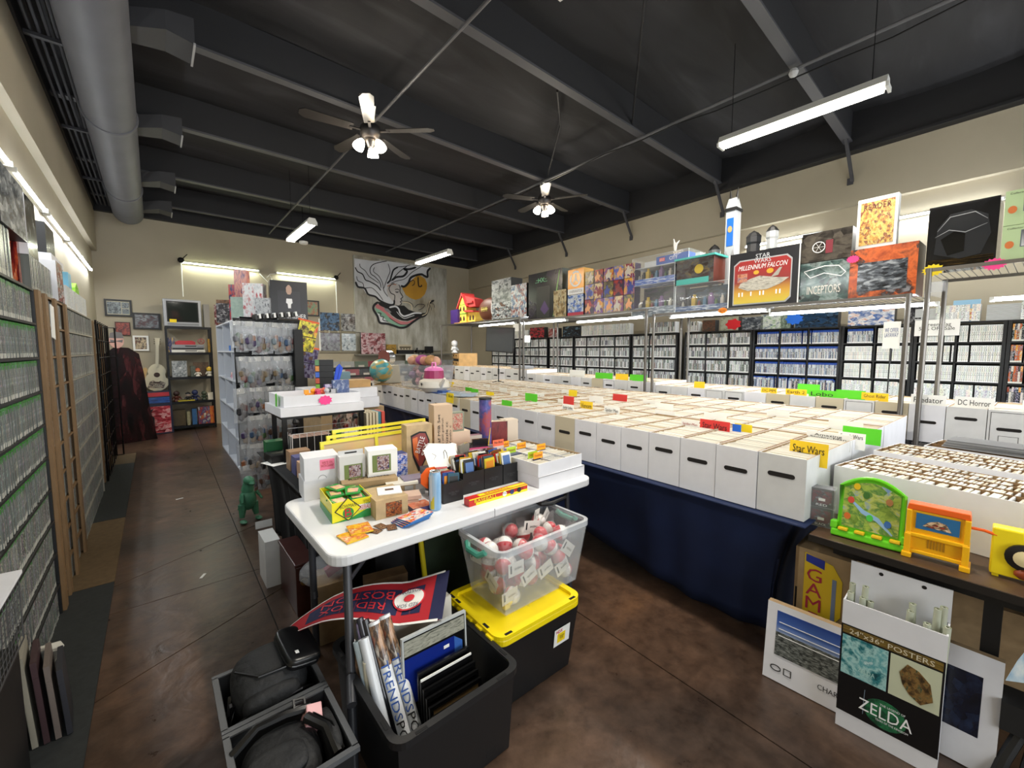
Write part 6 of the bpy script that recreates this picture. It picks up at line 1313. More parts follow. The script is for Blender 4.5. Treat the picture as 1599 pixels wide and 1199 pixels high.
# white folding table in front
FT = .74
t = thing('folding_table', 'white plastic folding table with rounded corners covered in card boxes', 'table', (0, 0, 0))
X0, X1, Y0, Y1 = .45, 1.975, 1.52, 2.30
def rrect(x0, x1, y0, y1, r, n=6):
    o = []
    for cx, cy, a in ((x1-r, y0+r, -PI/2), (x1-r, y1-r, 0), (x0+r, y1-r, PI/2), (x0+r, y0+r, PI)):
        for k in range(n+1): o.append((cx+r*math.cos(a+PI/2*k/n), cy+r*math.sin(a+PI/2*k/n)))
    return o
def slabz(g, pts, z0, z1, m=0):
    n = len(pts); return g.add([(x, y, z0) for x, y in pts]+[(x, y, z1) for x, y in pts], [list(range(n))[::-1], list(range(n, 2*n))]+[[i, (i+1) % n, n+(i+1) % n, n+i] for i in range(n)], m)
tablew = mat('table_white', '#d9dadc', .35)
g = G(); slabz(g, rrect(X0, X1, Y0, Y1, .075), FT-.045, FT); g.build('tabletop', tablew, t, bevel=.008)
g = G(); g.box(1.205, 1.209, Y0-.0006, Y0+.01, FT-.044, FT-.002); g.build('fold_seam', grey, t)
lg = mat('leg_dark', '#3a3b40', .4, .2)
for (x, y, x2, y2) in ((.52, 1.57, .446, 1.345), (.53, 2.1, .53, 2.08), (1.86, 1.64, 1.88, 1.62), (1.86, 2.18, 1.88, 2.2)):
    g = G(); g.cyl((x2, y2, 0), (x, y, FT-.045), .016, n=10); g.cyl((x2, y2, .3), (x2+(x-x2)*.4, y2+(y-y2)*.4, .33), .017, n=10); g.build('leg', lg, t, smooth=True)
for x in (.55, 1.87):
    g = G(); g.cyl((x, 1.64, FT-.06), (x, 2.18, FT-.06), .012, n=8); g.build('cross_bar', lg, t)
    s = 1 if x < 1 else -1
    g = G(); g.cyl((x, 1.7, .52), (x+s*.25, 1.8, FT-.05), .009, n=6); g.cyl((x, 2.1, .52), (x+s*.25, 2.0, FT-.05), .009, n=6); g.build('brace', lg, t)
g = G(); g.box(1.0, 1.25, 1.7, 2.1, FT-.07, FT-.046); g.build('hinge_plate', black, t)
g = G(); g.tube([(1.52, 1.56, FT-.05), (1.53, 1.53, FT-.062), (1.6, 1.52, FT-.072), (1.72, 1.53, FT-.07), (1.76, 1.55, FT-.05)], .012, 8); g.build('carry_handle', black, t, smooth=True)
g = G(); g.box(.45, .47, .0, .0, 0, 0) if False else None
def C(label, x, y, z, rz, size, side, front=None, topm=None, name='card_box', cat='box', right=None):
    s = side if not isinstance(side, str) else mat('c'+side, side, .45)
    f = s if front is None else front; tt = s if topm is None else topm
    return carton(name, label, cat, (x, y, z+.0005), rz, size, [s, f, tt, right or s])
b = thing('pack_box', 'yellow and green open baseball pack box at the front left of the table', 'card box', (.642, 1.84, FT+.0005), -.09)
gy = mat('pack_yellow', '#e8dc1c', .35); gg = mat('pack_green', '#1f8a3c', .35)
w, d, h = .175, .255, .09
g = G(); g.box(-w/2, w/2, 0, d, 0, .003, 0); g.box(-w/2, w/2, 0, .003, .003, h, 0); g.box(-w/2, w/2, d-.003, d, .003, h, 0); g.box(-w/2, -w/2+.003, .003, d-.003, .003, h, 0); g.box(w/2-.003, w/2, .003, d-.003, .003, h, 0); g.build('tray', gy, b)
g = G(); g.prism([(-w/2, 0), (w/2, 0), (w/2, .045), (-.0, .012), (-w/2, .0)], -.0015, -.0005); g.prism([(w/2-.09, 0), (w/2, 0), (w/2, .05)], -.0016, -.0006); g.build('green_print', gg, b)
g = G(); g.prism([(-.02-.058, .05), (-.02, .108), (-.02+.058, .05), (-.02, -.006+.004)], -.0026, -.0016); g.build('diamond_border', ink, b); g = G(); g.prism([(-.02-.052, .05), (-.02, .102), (-.02+.052, .05), (-.02, .004)], -.0036, -.0026); g.build('diamond', gy, b)
text('BOWMAN', .07, .016, ink, b, (-.02, -.0038, .068)); g = G(); g.prism([(-.02+.024*math.cos(a*PI/8), .036+.024*math.sin(a*PI/8)) for a in range(16)], -.0044, -.0036); g.build('green_disc', gg, b)
text('B', .03, .038, mat('pack_red', '#c01c2c', .4), b, (-.02, -.0046, .038)); text('BASEBALL', .07, .02, MATS['pack_red'], b, (.05, -.0022, .048)); text('COMPLETE\nPICTURE', .03, .012, ink, b, (.06, -.0022, .075)); text('1989', .024, .009, gg, b, (.065, -.0022, .062))
panel(b, 'white_band', paper, .028, .086, .036, .062, y=-.0018, d=.0008)
ls = G().at((-w/2-.0012, 0, 0), (0, 0, -PI/2)); ls.prism([(-.25, 0), (0, 0), (0, .04), (-.25, .03)], -.0012, 0); ls.build('green_side', gg, b)
for i, (x, y, r, z) in enumerate(((-.045, .06, .2, .075), (.035, .07, -.1, .077), (-.04, .15, -.1, .082), (.04, .16, .15, .086), (-.02, .2, .3, .093), (.03, .11, -.3, .094))):
    q = thing('card_pack', 'green foil card pack lying in the yellow and green box, %s' % ['near left', 'near right', 'middle left', 'back right', 'back', 'top middle'][i], 'card pack', (.642+x*math.cos(-.09)-y*math.sin(-.09), 1.84+x*math.sin(-.09)+y*math.cos(-.09), FT+z), r, 'green packs in the yellow box')
    g = G(); g.box(-.033, .033, -.05, .05, 0, .006); g.build('wrapper', mat('foil_green', '#27963a', .2), q); g = G(); g.prism([(-.025, -.03), (.02, -.035), (.028, .02), (-.02, .03)], 0, .001); g.build('printed_label', art('print_packlabel', ['#d8dc3c', '#e8b4a0', '#c9483c'], 2.5, .3), q, loc=(0, 0, .0075), rot=(-PI/2, 0, 0))
b = C('white card box with a pink sticky note, on top at the table left', .62, 2.2, FT+.105, -.12, (.165, .16, .115), white)
panel(b, 'pink_note', mat('note_pink', '#f080a0', .6), -.01, .06, .045, .1); text('WRITE ON\nWITH SHARP', .06, .03, mat('ink_red', '#a5302c'), b, (.025, -.0015, .075)); g = G(); g.stroke([(.02*math.cos(a*PI/8), .02*math.sin(a*PI/8)+.0) for a in range(9)], .0015, -.001, 0); g.build('thumb_cut', ink, b)
C('plain white card box under the one with the pink note', .615, 2.21, FT, -.1, (.16, .17, .104), white)
b = C('flat tan envelope box with black handwriting behind the yellow pack box', .80, 2.02, FT+.075, -.25, (.27, .16, .025), tan); g = G(); text('Loaded box\nRare Inserts', .2, .06, ink, b, (0, .08, .0262), (-PI/2, 0, 0))
C('clear-topped card box supporting the flat tan one', .8, 2.05, FT, -.25, (.24, .15, .074), '#b9b4aa')
C('thin white card slab right of the flat tan box', .93, 1.93, FT+.07, -.3, (.16, .12, .012), '#e0dccf')
C('tan box under the thin white slab', .93, 1.95, FT, -.3, (.15, .12, .069), tan)
wb = mat('pale_wood', '#b99f76', .55, noise=.2, nscale=15)
b = C('tan wooden-look card box with a dark picture on its front', .79, 1.75, FT, -.08, (.15, .2, .088), wb); panel(b, 'dark_picture', art('print_darkpic', ['#16100e', '#5a2c1c', '#b0602c', '#1c1c1a', '#c9a070'], 4, .3), -.03, .045, .005, .07)
g = G(); g.box(-.055, .055, .01, .12, .0, .004); o = g.build('price_slip', paper, loc=(.8, 1.79, FT+.089), rot=(0, 0, -.35)); tag(o, 'white slip with a printed badge lying on the tan wooden-look box', 'slip'); g = G(); g.box(-.02, .02, .06, .085, .004, .0048); g.build('badge', mat('badge_brown', '#5c3c28'), o)
for i in range(4):
    g = G(); g.box(-.07, .07, -.045, .045, 0, .006, 0, top=1); o = g.build('card_pack', [mat('pack_blue', '#2468a8', .3), art('print_bluepack', ['#e8dc6a', '#c92c2c', '#e8e4d8', '#2468a8'], 3, .25)], loc=(.83+.006*i, 1.655-.004*i, FT+.001+.0066*i), rot=.12+.06*i)
    tag(o, 'blue-edged card pack in the fanned stack at the table front, %s' % ['lowest', 'second', 'third', 'top'][i], 'card pack', 'blue packs in front')
for i, (x, y, r, z) in enumerate(((.575, 1.66, .1, .001), (.62, 1.70, -.15, .0072))):
    g = G(); g.box(-.045, .045, -.05, .05, 0, .006, 0, top=1); o = g.build('card_pack', [mat('pack_amber', '#d8b01c', .3), art('print_amber', ['#d88a1c', '#e8b42c', '#c9582c', '#e8d8a0'], 3, .25)], loc=(x, y, FT+z), rot=r); tag(o, ['yellow and orange card pack nearest the table corner', 'yellow and orange card pack overlapping the corner one'][i], 'card pack')
for i, (x, y, r) in enumerate(((.665, 1.655, .5), (.705, 1.68, .2), (.735, 1.64, -.3))):
    g = G(); g.box(-.02, .02, -.03, .03, 0, .0008, 0, top=1); o = g.build('trading_card', [black, art('print_cardpic', ['#2c2420', '#8a5a3c', '#4a4038', '#b08a60'], 5, .2)], loc=(x, y, FT+.0012+.0012*i), rot=r); tag(o, ['left', 'middle', 'right'][i]+' of three small dark cards beside the amber packs', 'card')
cn = thing('drink_can', 'tall slim blue and silver drink can standing at the table front', 'can', (.985, 1.70, FT));
g = G(); g.lathe([(.0, .0), (.024, .0), (.0285, .008), (.0285, .17), (.023, .185)], 28); g.build('can_body', art('print_can', ['#6f9cc4', '#8ab0d0', '#b9c4cc'], 2, .25, const=False, stretch=(3, .5, 1)), cn, smooth=True)
g = G(); g.lathe([(.023, .185), (.0245, .189), (.022, .189), (.021, .184), (0, .184)], 28); g.build('can_rim', chrome, cn, smooth=True)
g = G(); g.lathe([(.0287, .012), (.0289, .06), (.0287, .06)], 28);
vs = [( .0289*math.cos(a), .0289*math.sin(a)) for a in [PI*1.05+.08*k for k in range(10)]]
g = G(); g.add([(x, y, .01) for x, y in vs]+[(x, y, .04+.004*k) for k, (x, y) in enumerate(vs)], [[k, k+1, 11+k, 10+k] for k in range(9)]); g.build('yellow_print', mat('can_yellow', '#c9b83c', .35), cn)
g = G(); g.add([(x, y, .05) for x, y in vs]+[(x, y, .17) for k, (x, y) in enumerate(vs)], [[k, k+1, 11+k, 10+k] for k in range(4)]); g.build('white_print', mat('can_white', '#c4ccd4', .35), cn)
bt = mat('dispenser_black', '#141416', .35)
def dispenser(label, x, y, w, h, d, rz=-.03):
    b = thing('pack_dispenser', label, 'card box', (x, y, FT+.0005), rz); g = G(); g.tray(-w/2, w/2, 0, d, 0, h, .003); g.build('box_body', bt, b)
    text('ULTRA PRO\nDECK', w*.5, .02, mat('ink_dimgrey', '#4a4a4c', .5), b, (0, -.0012, h*.45)); return b
dispenser('small black pack box right behind the drink can', 1.105, 1.725, .115, .10, .16)
for k, (x, w) in enumerate(((1.262, .135), (1.395, .125), (1.52, .115))): dispenser('black pack box in the row of three, %s' % ['left', 'middle', 'right'][k], x, 1.77-.004*k, w, .115, .19)
PK = ['#c9a42c', '#b03024', '#2c4a8a', '#1c1c20', '#b8b4a8', '#7a4a2c', '#dcdcd4', '#8a2c2c', '#3a5a6a', '#d0b83c']
pkm = randmat('pack_foil', PK, .15); pk = None
for k, (x0, w, y0, h) in enumerate(((1.105, .1, 1.735, .10), (1.262, .12, 1.78, .115), (1.395, .11, 1.776, .115), (1.52, .1, 1.772, .115))):
    for j in range(11 if k else 8):
        if pk is None:
            g = G(); g.box(-.033, .033, 0, .009, 0, .098); g.box(-.033, .033, .003, .006, .098, .106); pk = g.build('card_pack', pkm); g2 = G(); g2.box(-.025, .025, -.0006, 0, .03, .09); lb = g2.build('printed_label', randmat('pack_label', ['#e8d83c', '#c92c2c', '#e0e0e0', '#2c2c2c', '#d88a2c', '#4a6aa0'], .3), pk); o = pk
        else: o = copy_tree(pk)
        o.location = (x0+random.uniform(-.02, .02)*(1 if j % 2 else -1), y0+.012+.0145*j, FT+.035+(.0 if k == 0 else .03)+random.uniform(-.006, .01)); o.rotation_euler = (random.uniform(-.25, .05), random.uniform(-.12, .12), -.03)
        tag(o, 'foil card pack standing in the %s' % ['small black box behind the can', 'left black box of three', 'middle black box of three', 'right black box of three'][k], 'card pack', 'packs in the %s' % ['small black box', 'left black box', 'middle black box', 'right black box'][k])
b = thing('long_pack_box', 'long narrow red and yellow baseball card box lying at the table front', 'card box', (1.312, 1.61, FT+.0005), -.02); g = G(); g.box(-.19, .19, 0, .045, 0, .036); g.build('box_body', mat('long_red', '#c4241c', .3), b)
panel(b, 'yellow_stripe', gy, -.15, .19, .0, .012); panel(b, 'yellow_stripe', gy, -.19, .19, .031, .036); text('BASEBALL', .14, .016, gy, b, (-.09, -.002, .022)); text('PICTURE CARDS', .14, .012, ink, b, (.09, -.002, .021))
for k, x in enumerate((.03, .08, .13)): g = G(); g.prism([(x+.014*math.cos(a*PI/6), .018+.013*math.sin(a*PI/6)) for a in range(12)], -.0026, -.0014); g.build('printed_ball', [paper, mat('blue_print', '#2c3a7a', .4), ink][k], b)
g = G(); g.box(-.12, .19, .01, .035, .036, .0368); g.build('top_stripe', gy, b); text('BASEBALL', .16, .018, mat('long_red', '#c4241c'), b, (0, .022, .037), (-PI/2, 0, 0))
b = thing('card_tray', 'lower white flat card box at the right end of the folding table', 'card box', (1.765, 1.585, FT+.0005), -.0); g = G(); g.box(-.195, .195, 0, .56, 0, .062); g.build('box_body', white, b); g = G(); g.box(-.196, .196, -.001, .0, .058, .062); g.build('lid_edge', grey, b)
b = thing('card_tray', 'upper open white card box with rows of cards and orange tabs', 'card box', (1.76, 1.595, FT+.064), .02); boxwall(G(), .38, .56, .07).build('box_body', [white, kraft], b)
for x in (-.06, .065): g = G(); g.box(x-.002, x+.002, .006, .554, .006, .066); g.build('row_divider', white, b)
g = G(); R = random.Random(4)
for c in range(3):
    y = .012
    while y < .54:
        if c == 0 and y > .26: break
        t_ = R.uniform(.003, .008); x = -.18+.127*c; g.box(x, x+.105, y, y+t_*.7, .006, R.uniform(.05, .064), R.choice([0, 0, 1, 2])); y += t_
o = g.build('trading_cards', cardm, loc=(1.76, 1.595, FT+.065), rot=.02); tag(o, 'packed cards in the open white box with orange tabs', 'cards', kind='stuff')
g = G(); g.box(-.185, -.065, .27, .54, .055, .066); o = g.build('grey_slab', mat('slate_card', '#5a6078', .5), loc=(1.76, 1.595, FT+.065), rot=.02); tag(o, 'grey-blue card block lying in the open white box, back left', 'card')
for k, (x, y, c, tx) in enumerate(((-.12, .3, 'g', 'Diamond'), (-.05, .45, 'o', 'Baseball'), (.01, .35, 'o', 'Football'), (.08, .24, 'o', 'Hockey'), (-.1, .13, 'g', 'Soccer'), (-.085, .1, 'o', 'Football'))):
    q = thing('tab_divider', '%s tab card in the open white box, %s' % ('green' if c == 'g' else 'orange', ['back left', 'furthest back', 'middle', 'right', 'front, behind the orange one', 'front'][k]), 'tab card', (1.76+x, 1.6+y, FT+.07)); g = G(); g.box(-.04, .04, 0, .0012, 0, .066); g.build('card', mat('tab_navy', '#2c2c48', .5), q)
    g = G(); g.box(-.038, .038, -.0008, 0, .06, .098); g.build('tab', mat('tab_green', '#b4d82c', .6) if c == 'g' else mat('tab_orange', '#f5a81c', .6), q); text(tx, .06, .016, mat('ink_red', '#a5302c'), q, (0, -.0014, .08))
def ball_print(b, x0, x1, z0, z1, seed):
    panel(b, 'green_panel', mat('olive_print', '#6a7a3c', .4), x0, x1, z0, z1); panel(b, 'printed_player', art('print_player%d' % seed, ['#3a2c28', '#8a5a44', '#b8b0b8', '#6a3c34', '#2c3060'], 3.5, .3, seed=seed), x0+(x1-x0)*.25, x1-(x1-x0)*.1, z0+.008, z1-.006, y=-.0022, d=.001)
b = C('white and purple baseball card box on top of another, table middle', .885, 2.06, FT+.115, -.2, (.15, .11, .125), paper); ball_print(b, -.055, .04, .01, .1, 1)
b = C('white card box beneath the white and purple one', .885, 2.07, FT, -.2, (.15, .11, .114), paper); ball_print(b, -.06, .03, .03, .1, 2)
b = C('white hanging box with a green picture panel left of the purple one', .745, 2.12, FT+.1, -.12, (.125, .06, .12), white2); ball_print(b, -.04, .05, .0, .075, 3); g = G(); g.box(-.0625, .0625, .028, .031, .12, .145); g.build('hang_tab', white2, b); g = G(); g.box(-.03, .03, .0272, .0282, .128, .136); g.build('hang_slot', ink, b)
C('clear plastic card box under the white hanging box', .745, 2.13, FT, -.12, (.12, .1, .099), '#a9a9a4')
for k in range(3): C('small blue printed box stacked beside the white and purple boxes, %s' % ['bottom', 'middle', 'top'][k], 1.01, 2.12, FT+.062*k, -.05, (.085, .08, .0605), '#2c3a78', art('print_bluebox', ['#1c2c6a', '#3a5ab0', '#c9ccd8', '#8a3c3c'], 4, .2, seed=k))
for k, (x, y, z, w, h, c) in enumerate(((1.0, 1.93, 0, .11, .03, '#8a8880'), (1.0, 1.93, .032, .11, .028, '#a8a49c'), (1.0, 1.935, .062, .108, .028, '#6a5a7a'), (.98, 2.02, 0, .1, .04, '#55586a'), (.90, 1.78+.03, 0, .1, .03, '#b08a6a'), (.915, 1.81, .032, .1, .018, '#c9a48a'))):
    b = C(['grey', 'pale grey', 'violet-topped', 'slate', 'tan', 'pinkish tan'][k]+' clear-lidded card case lying in the middle of the table', x, y, FT+z, -.1-.05*k, (w, .09, h), c); g = G(); g.box(-w/2-.002, w/2+.002, -.002, .092, .002, h+.0005); g.build('clear_lid', clear, b)
b = C('purple-sided card box with an orange star print behind the can', .93, 1.72, FT, -.08, (.1, .09, .02), '#3a2a5a', None, art('print_orange_star', ['#b8a088', '#c9603c', '#d8b49a'], 3, .3))
pg = [(0.06*math.cos(a*PI/4+.4), .06*math.sin(a*PI/4+.4)) for a in range(8)]
g = G(); g.prism(pg, 0, .001); o = g.build('price_star', mat('fluo_orange', '#ff6a1c', .6), loc=(1.075, 1.9, FT+.09), rot=(0, 0, -.1)); tag(o, 'bright orange octagonal tag standing behind the can', 'price tag')
for k in range(5):
    g = G(); g.box(-.09, .09, 0, .0015, 0, .13); o = g.build('sheet', paper, loc=(1.19+.008*k, 1.935+.012*k, FT+.115-.0+.0*k), rot=(-.6, .06*k-.1, -.1)); tag(o, 'white cartoon-printed sheet leaning in the loose pile, %s' % ['frontmost', 'second', 'third', 'fourth', 'backmost'][k], 'sheet', 'white sheets')
    if k == 0: g = G(); g.stroke([(.01, .05), (.02, .09), (.03, .1), (.035, .08), (.03, .05)], .004, -.001, 0); g.stroke([(-.05, .06), (-.03, .08), (-.05, .1)], .003, -.001, 0); g.build('printed_drawing', ink, o)
C('plain grey box holding up the white sheets', 1.17, 1.95, FT, -.05, (.16, .1, .114), '#77757a')
b = C('upright wooden-look box with a colourful shield emblem', 1.175, 2.2, FT, -.12, (.16, .09, .32), wb)
g = G(); g.prism([(-.055, .26), (-.03, .27), (0, .28), (.04, .275), (.062, .22), (.055, .14), (-.0, .04), (-.012, .04), (-.045, .13)], -.002, -.0005); g.build('shield_outline', ink, b); g = G(); g.prism([(-.048, .25), (0, .27), (.035, .265), (.055, .215), (.048, .145), (0, .055), (-.04, .14)], -.003, -.002); g.build('shield', mat('shield_red', '#8a3c38', .4), b)
g = G(); g.prism([(-.046, .24), (-.015, .25), (-.01, .1), (-.04, .15)], -.004, -.003); g.build('shield_orange', mat('shield_orange', '#d8703c', .4), b); text('BATTLE', .1, .03, whitetext, b, (-.0, -.0045, .2), (0, -1.2, 0)); text('SEX', .08, .028, whitetext, b, (.03, -.0045, .17), (0, -1.3, 0))
b = C('tallest tan card box with handwriting down its side, at the table back', 1.335, 2.19, FT, -.22, (.12, .11, .425), mat('tan_box', '#c4a98c', .6));
for k, s in enumerate(('1991 leaf MIB Set', 'complete with goldrush', 'of Puzzle cc', 'y Yoslo c')): text(s, .3-.05*k, .016, ink, b, (-.03+.025*k, -.001, .22), (0, -PI/2, 0))
b = C('small grey-green boxed figurine card on top of the tan box', 1.44, 2.2, FT+.245, -.15, (.1, .05, .125), '#7c8470'); panel(b, 'printed_picture', art('print_xmas', ['#4a4038', '#b8a890', '#a0342c', '#d8ccb8'], 5, .3), -.028, .04, .012, .115)
C('tan card box under the small grey-green one', 1.455, 2.19, FT+.12, -.1, (.15, .1, .125), mat('pinkish_box', '#cdb49c', .6)); C('plain lower card box at the table back', 1.455, 2.2, FT, -.1, (.15, .1, .119), '#b8a890')
C('small mauve framed box right of the tan boxes', 1.585, 2.2, FT, -.1, (.1, .05, .2), '#7a5060', mat('box_pale', '#b8b0a4', .5))
tu = thing('poster_tube', 'tall violet poster tube with an orange foot standing at the table back', 'tube', (1.69, 2.23, FT+.0005)); g = G(); g.cyl((0, 0, 0), (0, 0, .44), .042, n=24, caps=False); g.build('tube_wall', art('print_tube', ['#4a3a7a', '#6a5aa0', '#3c4a8a', '#a04a4a', '#5a4a90'], 2.2, .25, const=False), tu, smooth=True)
g = G(); g.lathe([(.042, .43), (.0445, .43), (.0445, .442), (0, .442)], 24); g.build('black_cap', black, tu); g = G(); g.lathe([(.0425, 0), (.0425, .11), (.042, .11)], 24); g.build('foot_band', art('print_tubefoot', ['#8a3a2c', '#b8643c', '#5a3a5a'], 3, .3), tu, smooth=True)
g = G(); g.add([(-.03, -.0435, .02), (-.012, -.0435, .02), (.012, -.0435, .24), (.008, -.0435, .24)], [[0, 1, 2, 3]]); g.build('yellow_flash', mat('flash_yellow', '#d8b43c', .4), tu, loc=(0, 0, 0))
C('maroon and cream boxed set right of the poster tube', 1.79, 2.2, FT, -.35, (.12, .06, .27), '#c4b49c', art('print_maroonbox', ['#5a1c20', '#7a2c30', '#3a1c20'], 3, .3), right=mat('maroon_side', '#6a2428', .4))
C('small tan white box furthest right at the table back', 1.9, 2.2, FT+.0, -.2, (.11, .09, .27), mat('tanwhite', '#d0c2b0', .6))
b = C('pink-topped card box left of the black pack boxes', 1.43, 2.0, FT, -.15, (.22, .12, .165), mat('magenta_box', '#b84a72', .35), art('print_pinkfront', ['#2c2426', '#c9a4a8', '#e0d8d4', '#5a3a40'], 4, .2))
g = G(); g.lathe([(.0, 0), (.035, .0), (.035, .02), (.0, .025)], 16); o = g.build('pin_badge', mat('badge_dark', '#2c302c', .2), loc=(1.45, 2.08, FT+.166)); tag(o, 'round dark lid lying on the pink-topped box', 'lid')
for k, (x, y, z, r) in enumerate(((1.35, 1.98, .02, .4), (1.5, 2.03, .03, -.3), (1.6, 2.0, .0, .2))):
    g = G(); g.box(-.05, .05, 0, .02, 0, .14 if k == 2 else .05); o = g.build('foil_packet', mat('foil'+str(k), ['#8a8478', '#28282c', '#3c5a68'][k], .12, .3), loc=(x, y, FT+(.166 if k < 2 else .0)+.0), rot=r); tag(o, ['clear silvery', 'black', 'teal and black'][k]+' packet lying among the boxes by the pink-topped one', 'packet')
g = G(); g.box(-.04, .04, 0, .0015, 0, .09); o = g.build('price_card', mat('coral', '#f0704c', .6), loc=(1.59, 1.965, FT+.12), rot=-.1); tag(o, 'coral price card standing behind the black pack boxes', 'price tag'); text('No Box', .06, .015, ink, o, (0, -.001, .075)); panel(o, 'dotted_part', mat('dots', '#d8c4c0', .6), -.04, .04, .0, .05)
C('plain box holding the coral price card', 1.6, 1.98, FT, -.1, (.1, .06, .12), '#55585c')
# black-draped table behind
def bcloth():
    g = G(); P = []
    for i in range(41): P.append((.545, 3.55-1.2*i/40, -1, 0))
    for i in range(1, 30): P.append((.545+1.2*i/30, 2.35, 0, -1))
    rows = [(.742, 0), (.73, .5), (.6, .7), (.4, .9), (.15, 1), (.1, 1)]; vs = []; m = len(P)
    for z, k in rows:
        for i, (x, y, nx, ny) in enumerate(P):
            f = k*(.02+.014*math.sin(i*.9)+.01*math.sin(i*2.3)); vs.append((x+nx*f+(k*.13 if nx else 0), y+ny*f, z))
    fs = [[j*m+i, (j+1)*m+i, (j+1)*m+i+1, j*m+i+1] for j in range(len(rows)-1) for i in range(m-1)]
    b = len(vs); vs += [(.545, 3.55, .742), (.545, 2.35, .742), (1.75, 2.35, .742), (1.75, 3.55, .742)]; fs.append([b, b+1, b+2, b+3])
    g.add(vs, fs); o = g.build('tablecloth', mat('black_cloth', '#101114', .85), smooth=True); s = o.modifiers.new('thickness', 'SOLIDIFY'); s.thickness = .003; tag(o, 'black cloth draped over the table behind the white folding table', 'tablecloth')
bcloth()
t = thing('display_table', 'table under the black cloth carrying the wire rack', 'table', (0, 0, 0)); g = G(); g.box(.63, 1.72, 2.39, 3.52, .71, .735); g.build('tabletop', black, t)
for x in (.85, 1.7):
    for y in (2.42, 3.5): g = G(); g.cyl((x, y, 0), (x, y, .71), .015, n=8); g.build('leg', black, t)
t = thing('counter_rack', 'black post rack holding the two white trays above the wire basket', 'rack', (0, 0, 0))
for (x, y) in ((.64, 3.08), (1.16, 3.08), (.66, 3.5), (1.16, 3.5)): g = G(); g.box(x-.014, x+.014, y-.014, y+.014, .745, 1.055); g.build('post', blackm, t)
g = G(); g.box(.62, 1.18, 3.06, 3.52, 1.04, 1.055); g.build('top_board', blackm, t)
for x in (.7, 1.1): g = G(); g.sph((x, 3.04, 1.02), .022, 8); g.build('round_foot', black, t)
C('lower white card tray on the black post rack', .895, 3.06, 1.056, .02, (.56, .46, .06), white)
tr_ = thing('card_tray', 'upper open white tray with small toys, pink price star on its front', 'card box', (.9, 3.08, 1.118), .02); g = G(); g.tray(-.26, .26, 0, .42, 0, .075, .004); g.build('box_body', white, tr_)
star('pink price star on the front of the white toy tray', .905, 3.072, 1.15, .05, pink, None, rz=.02, n=10)
g = G(); g.prism([(-.03, -.04), (.015, -.05), (.03, .02), (.02, .06), (-.02, .05)], 0, .001); o = g.build('price_star', green, loc=(.62, 3.2, 1.15), rot=-PI/2); tag(o, 'green tag on the left end of the white trays', 'price tag')
for k, (x, y, c, nm) in enumerate(((.84, 3.2, '#f0a020', 'orange'), (.93, 3.22, '#e8745a', 'coral'), (.88, 3.15, '#c92c5c', 'crimson'), (.99, 3.2, '#5a6068', 'grey'), (.96, 3.15, '#b9b9bc', 'silver'), (.9, 3.26, '#d8a08a', 'salmon'))):
    q = thing('small_toy', nm+' small toy lying in the open white tray', 'toy', (x, y, 1.18), k*.7); g = G(); g.box(-.03, .03, -.02, .02, -.06, .015); g.build('body', mat('st'+c, c, .5), q); g = G(); g.sph((.02, 0, .03), .02, 8); g.box(-.04, -.01, -.01, .01, .01, .04); g.build('head', mat('st'+c, c), q, smooth=False)
C('blue carded toy with white print standing in the white tray', 1.06, 3.2, 1.13, .02, (.12, .03, .15), mat('card_denim', '#4a5f8c', .5), art('print_denim', ['#4a5f8c', '#3a4c7a', '#b8c0d0'], 4, .4), name='carded_toy', cat='toy pack'); C('violet carded toy left of the blue carded one', .975, 3.22, 1.13, .02, (.05, .03, .12), '#5a3c8a', art('print_violet2', ['#5a3c8a', '#c9c0d8', '#3a2c5a'], 4, .3), name='carded_toy', cat='toy pack')
t = thing('wire_basket', 'white wire basket of black card decks under the white trays', 'basket', (.86, 2.98, .80)); ww = mat('wire_white', '#cfcfcf', .4)
g = G(); g.frame(-.2, .26, .0, .15, .004, 0, .004); g.frame(-.2, .26, .0, .15, .004, .25, .254); g.build('rim', ww, t)
for k in range(11): g = G(); g.cyl((-.2+.046*k, 0, 0), (-.2+.046*k, 0, .15), .0022, n=4); g.cyl((-.2+.046*k, 0, 0), (-.2+.046*k, .25, 0), .0022, n=4); g.build('wire', ww, t)
for k in range(4):
    for x in (-.2, .26): g = G(); g.cyl((x, .05+.06*k, 0), (x, .05+.06*k, .15), .0022, n=4); g.build('wire', ww, t)
for x in (-.19, .25):
    for y in (.01, .24): g = G(); g.cyl((x, y, -.057), (x, y, 0), .004, n=5); g.build('foot', ww, t)
for k in range(6):
    b = C('black card deck with a pinkish top in the wire basket', .70+.041*k, 3.03, .806, 0, (.039, .16, .105), black, None, mat('pinkish_tan', '#c9a898', .6), name='card_deck', cat='card deck'); b['group'] = 'black decks in the basket'
C('green small box in the wire basket', .97, 3.04, .806, 0, (.05, .1, .11), '#2f7a4a'); b = C('white printed small box in the wire basket', 1.06, 3.02, .806, .05, (.1, .1, .12), paper); panel(b, 'printed_mark', black, -.02, .02, .02, .06)
for k in range(4): C('cream slim book standing right of the wire basket, %s' % ORD[k], 1.235+.026*k, 3.15, .745, .0, (.017, .2, .27), mat('book_cream', '#cfc4a8', .6), name='book', cat='book')
for k, c in enumerate(('#a8342c', '#3c7a8a', '#c94a3a')): C(['dark red', 'teal', 'bright red'][k]+' small book behind the cream books', 1.38+.035*k, 3.35, .745, 0, (.028, .16, .24), c, name='book', cat='book')
C('red printed board behind the cream books', 1.16, 3.42, .745, 0, (.2, .02, .29), art('print_redboard', ['#3a1c1c', '#8a2c2c', '#c9b8a8', '#2c2424'], 4, .3))
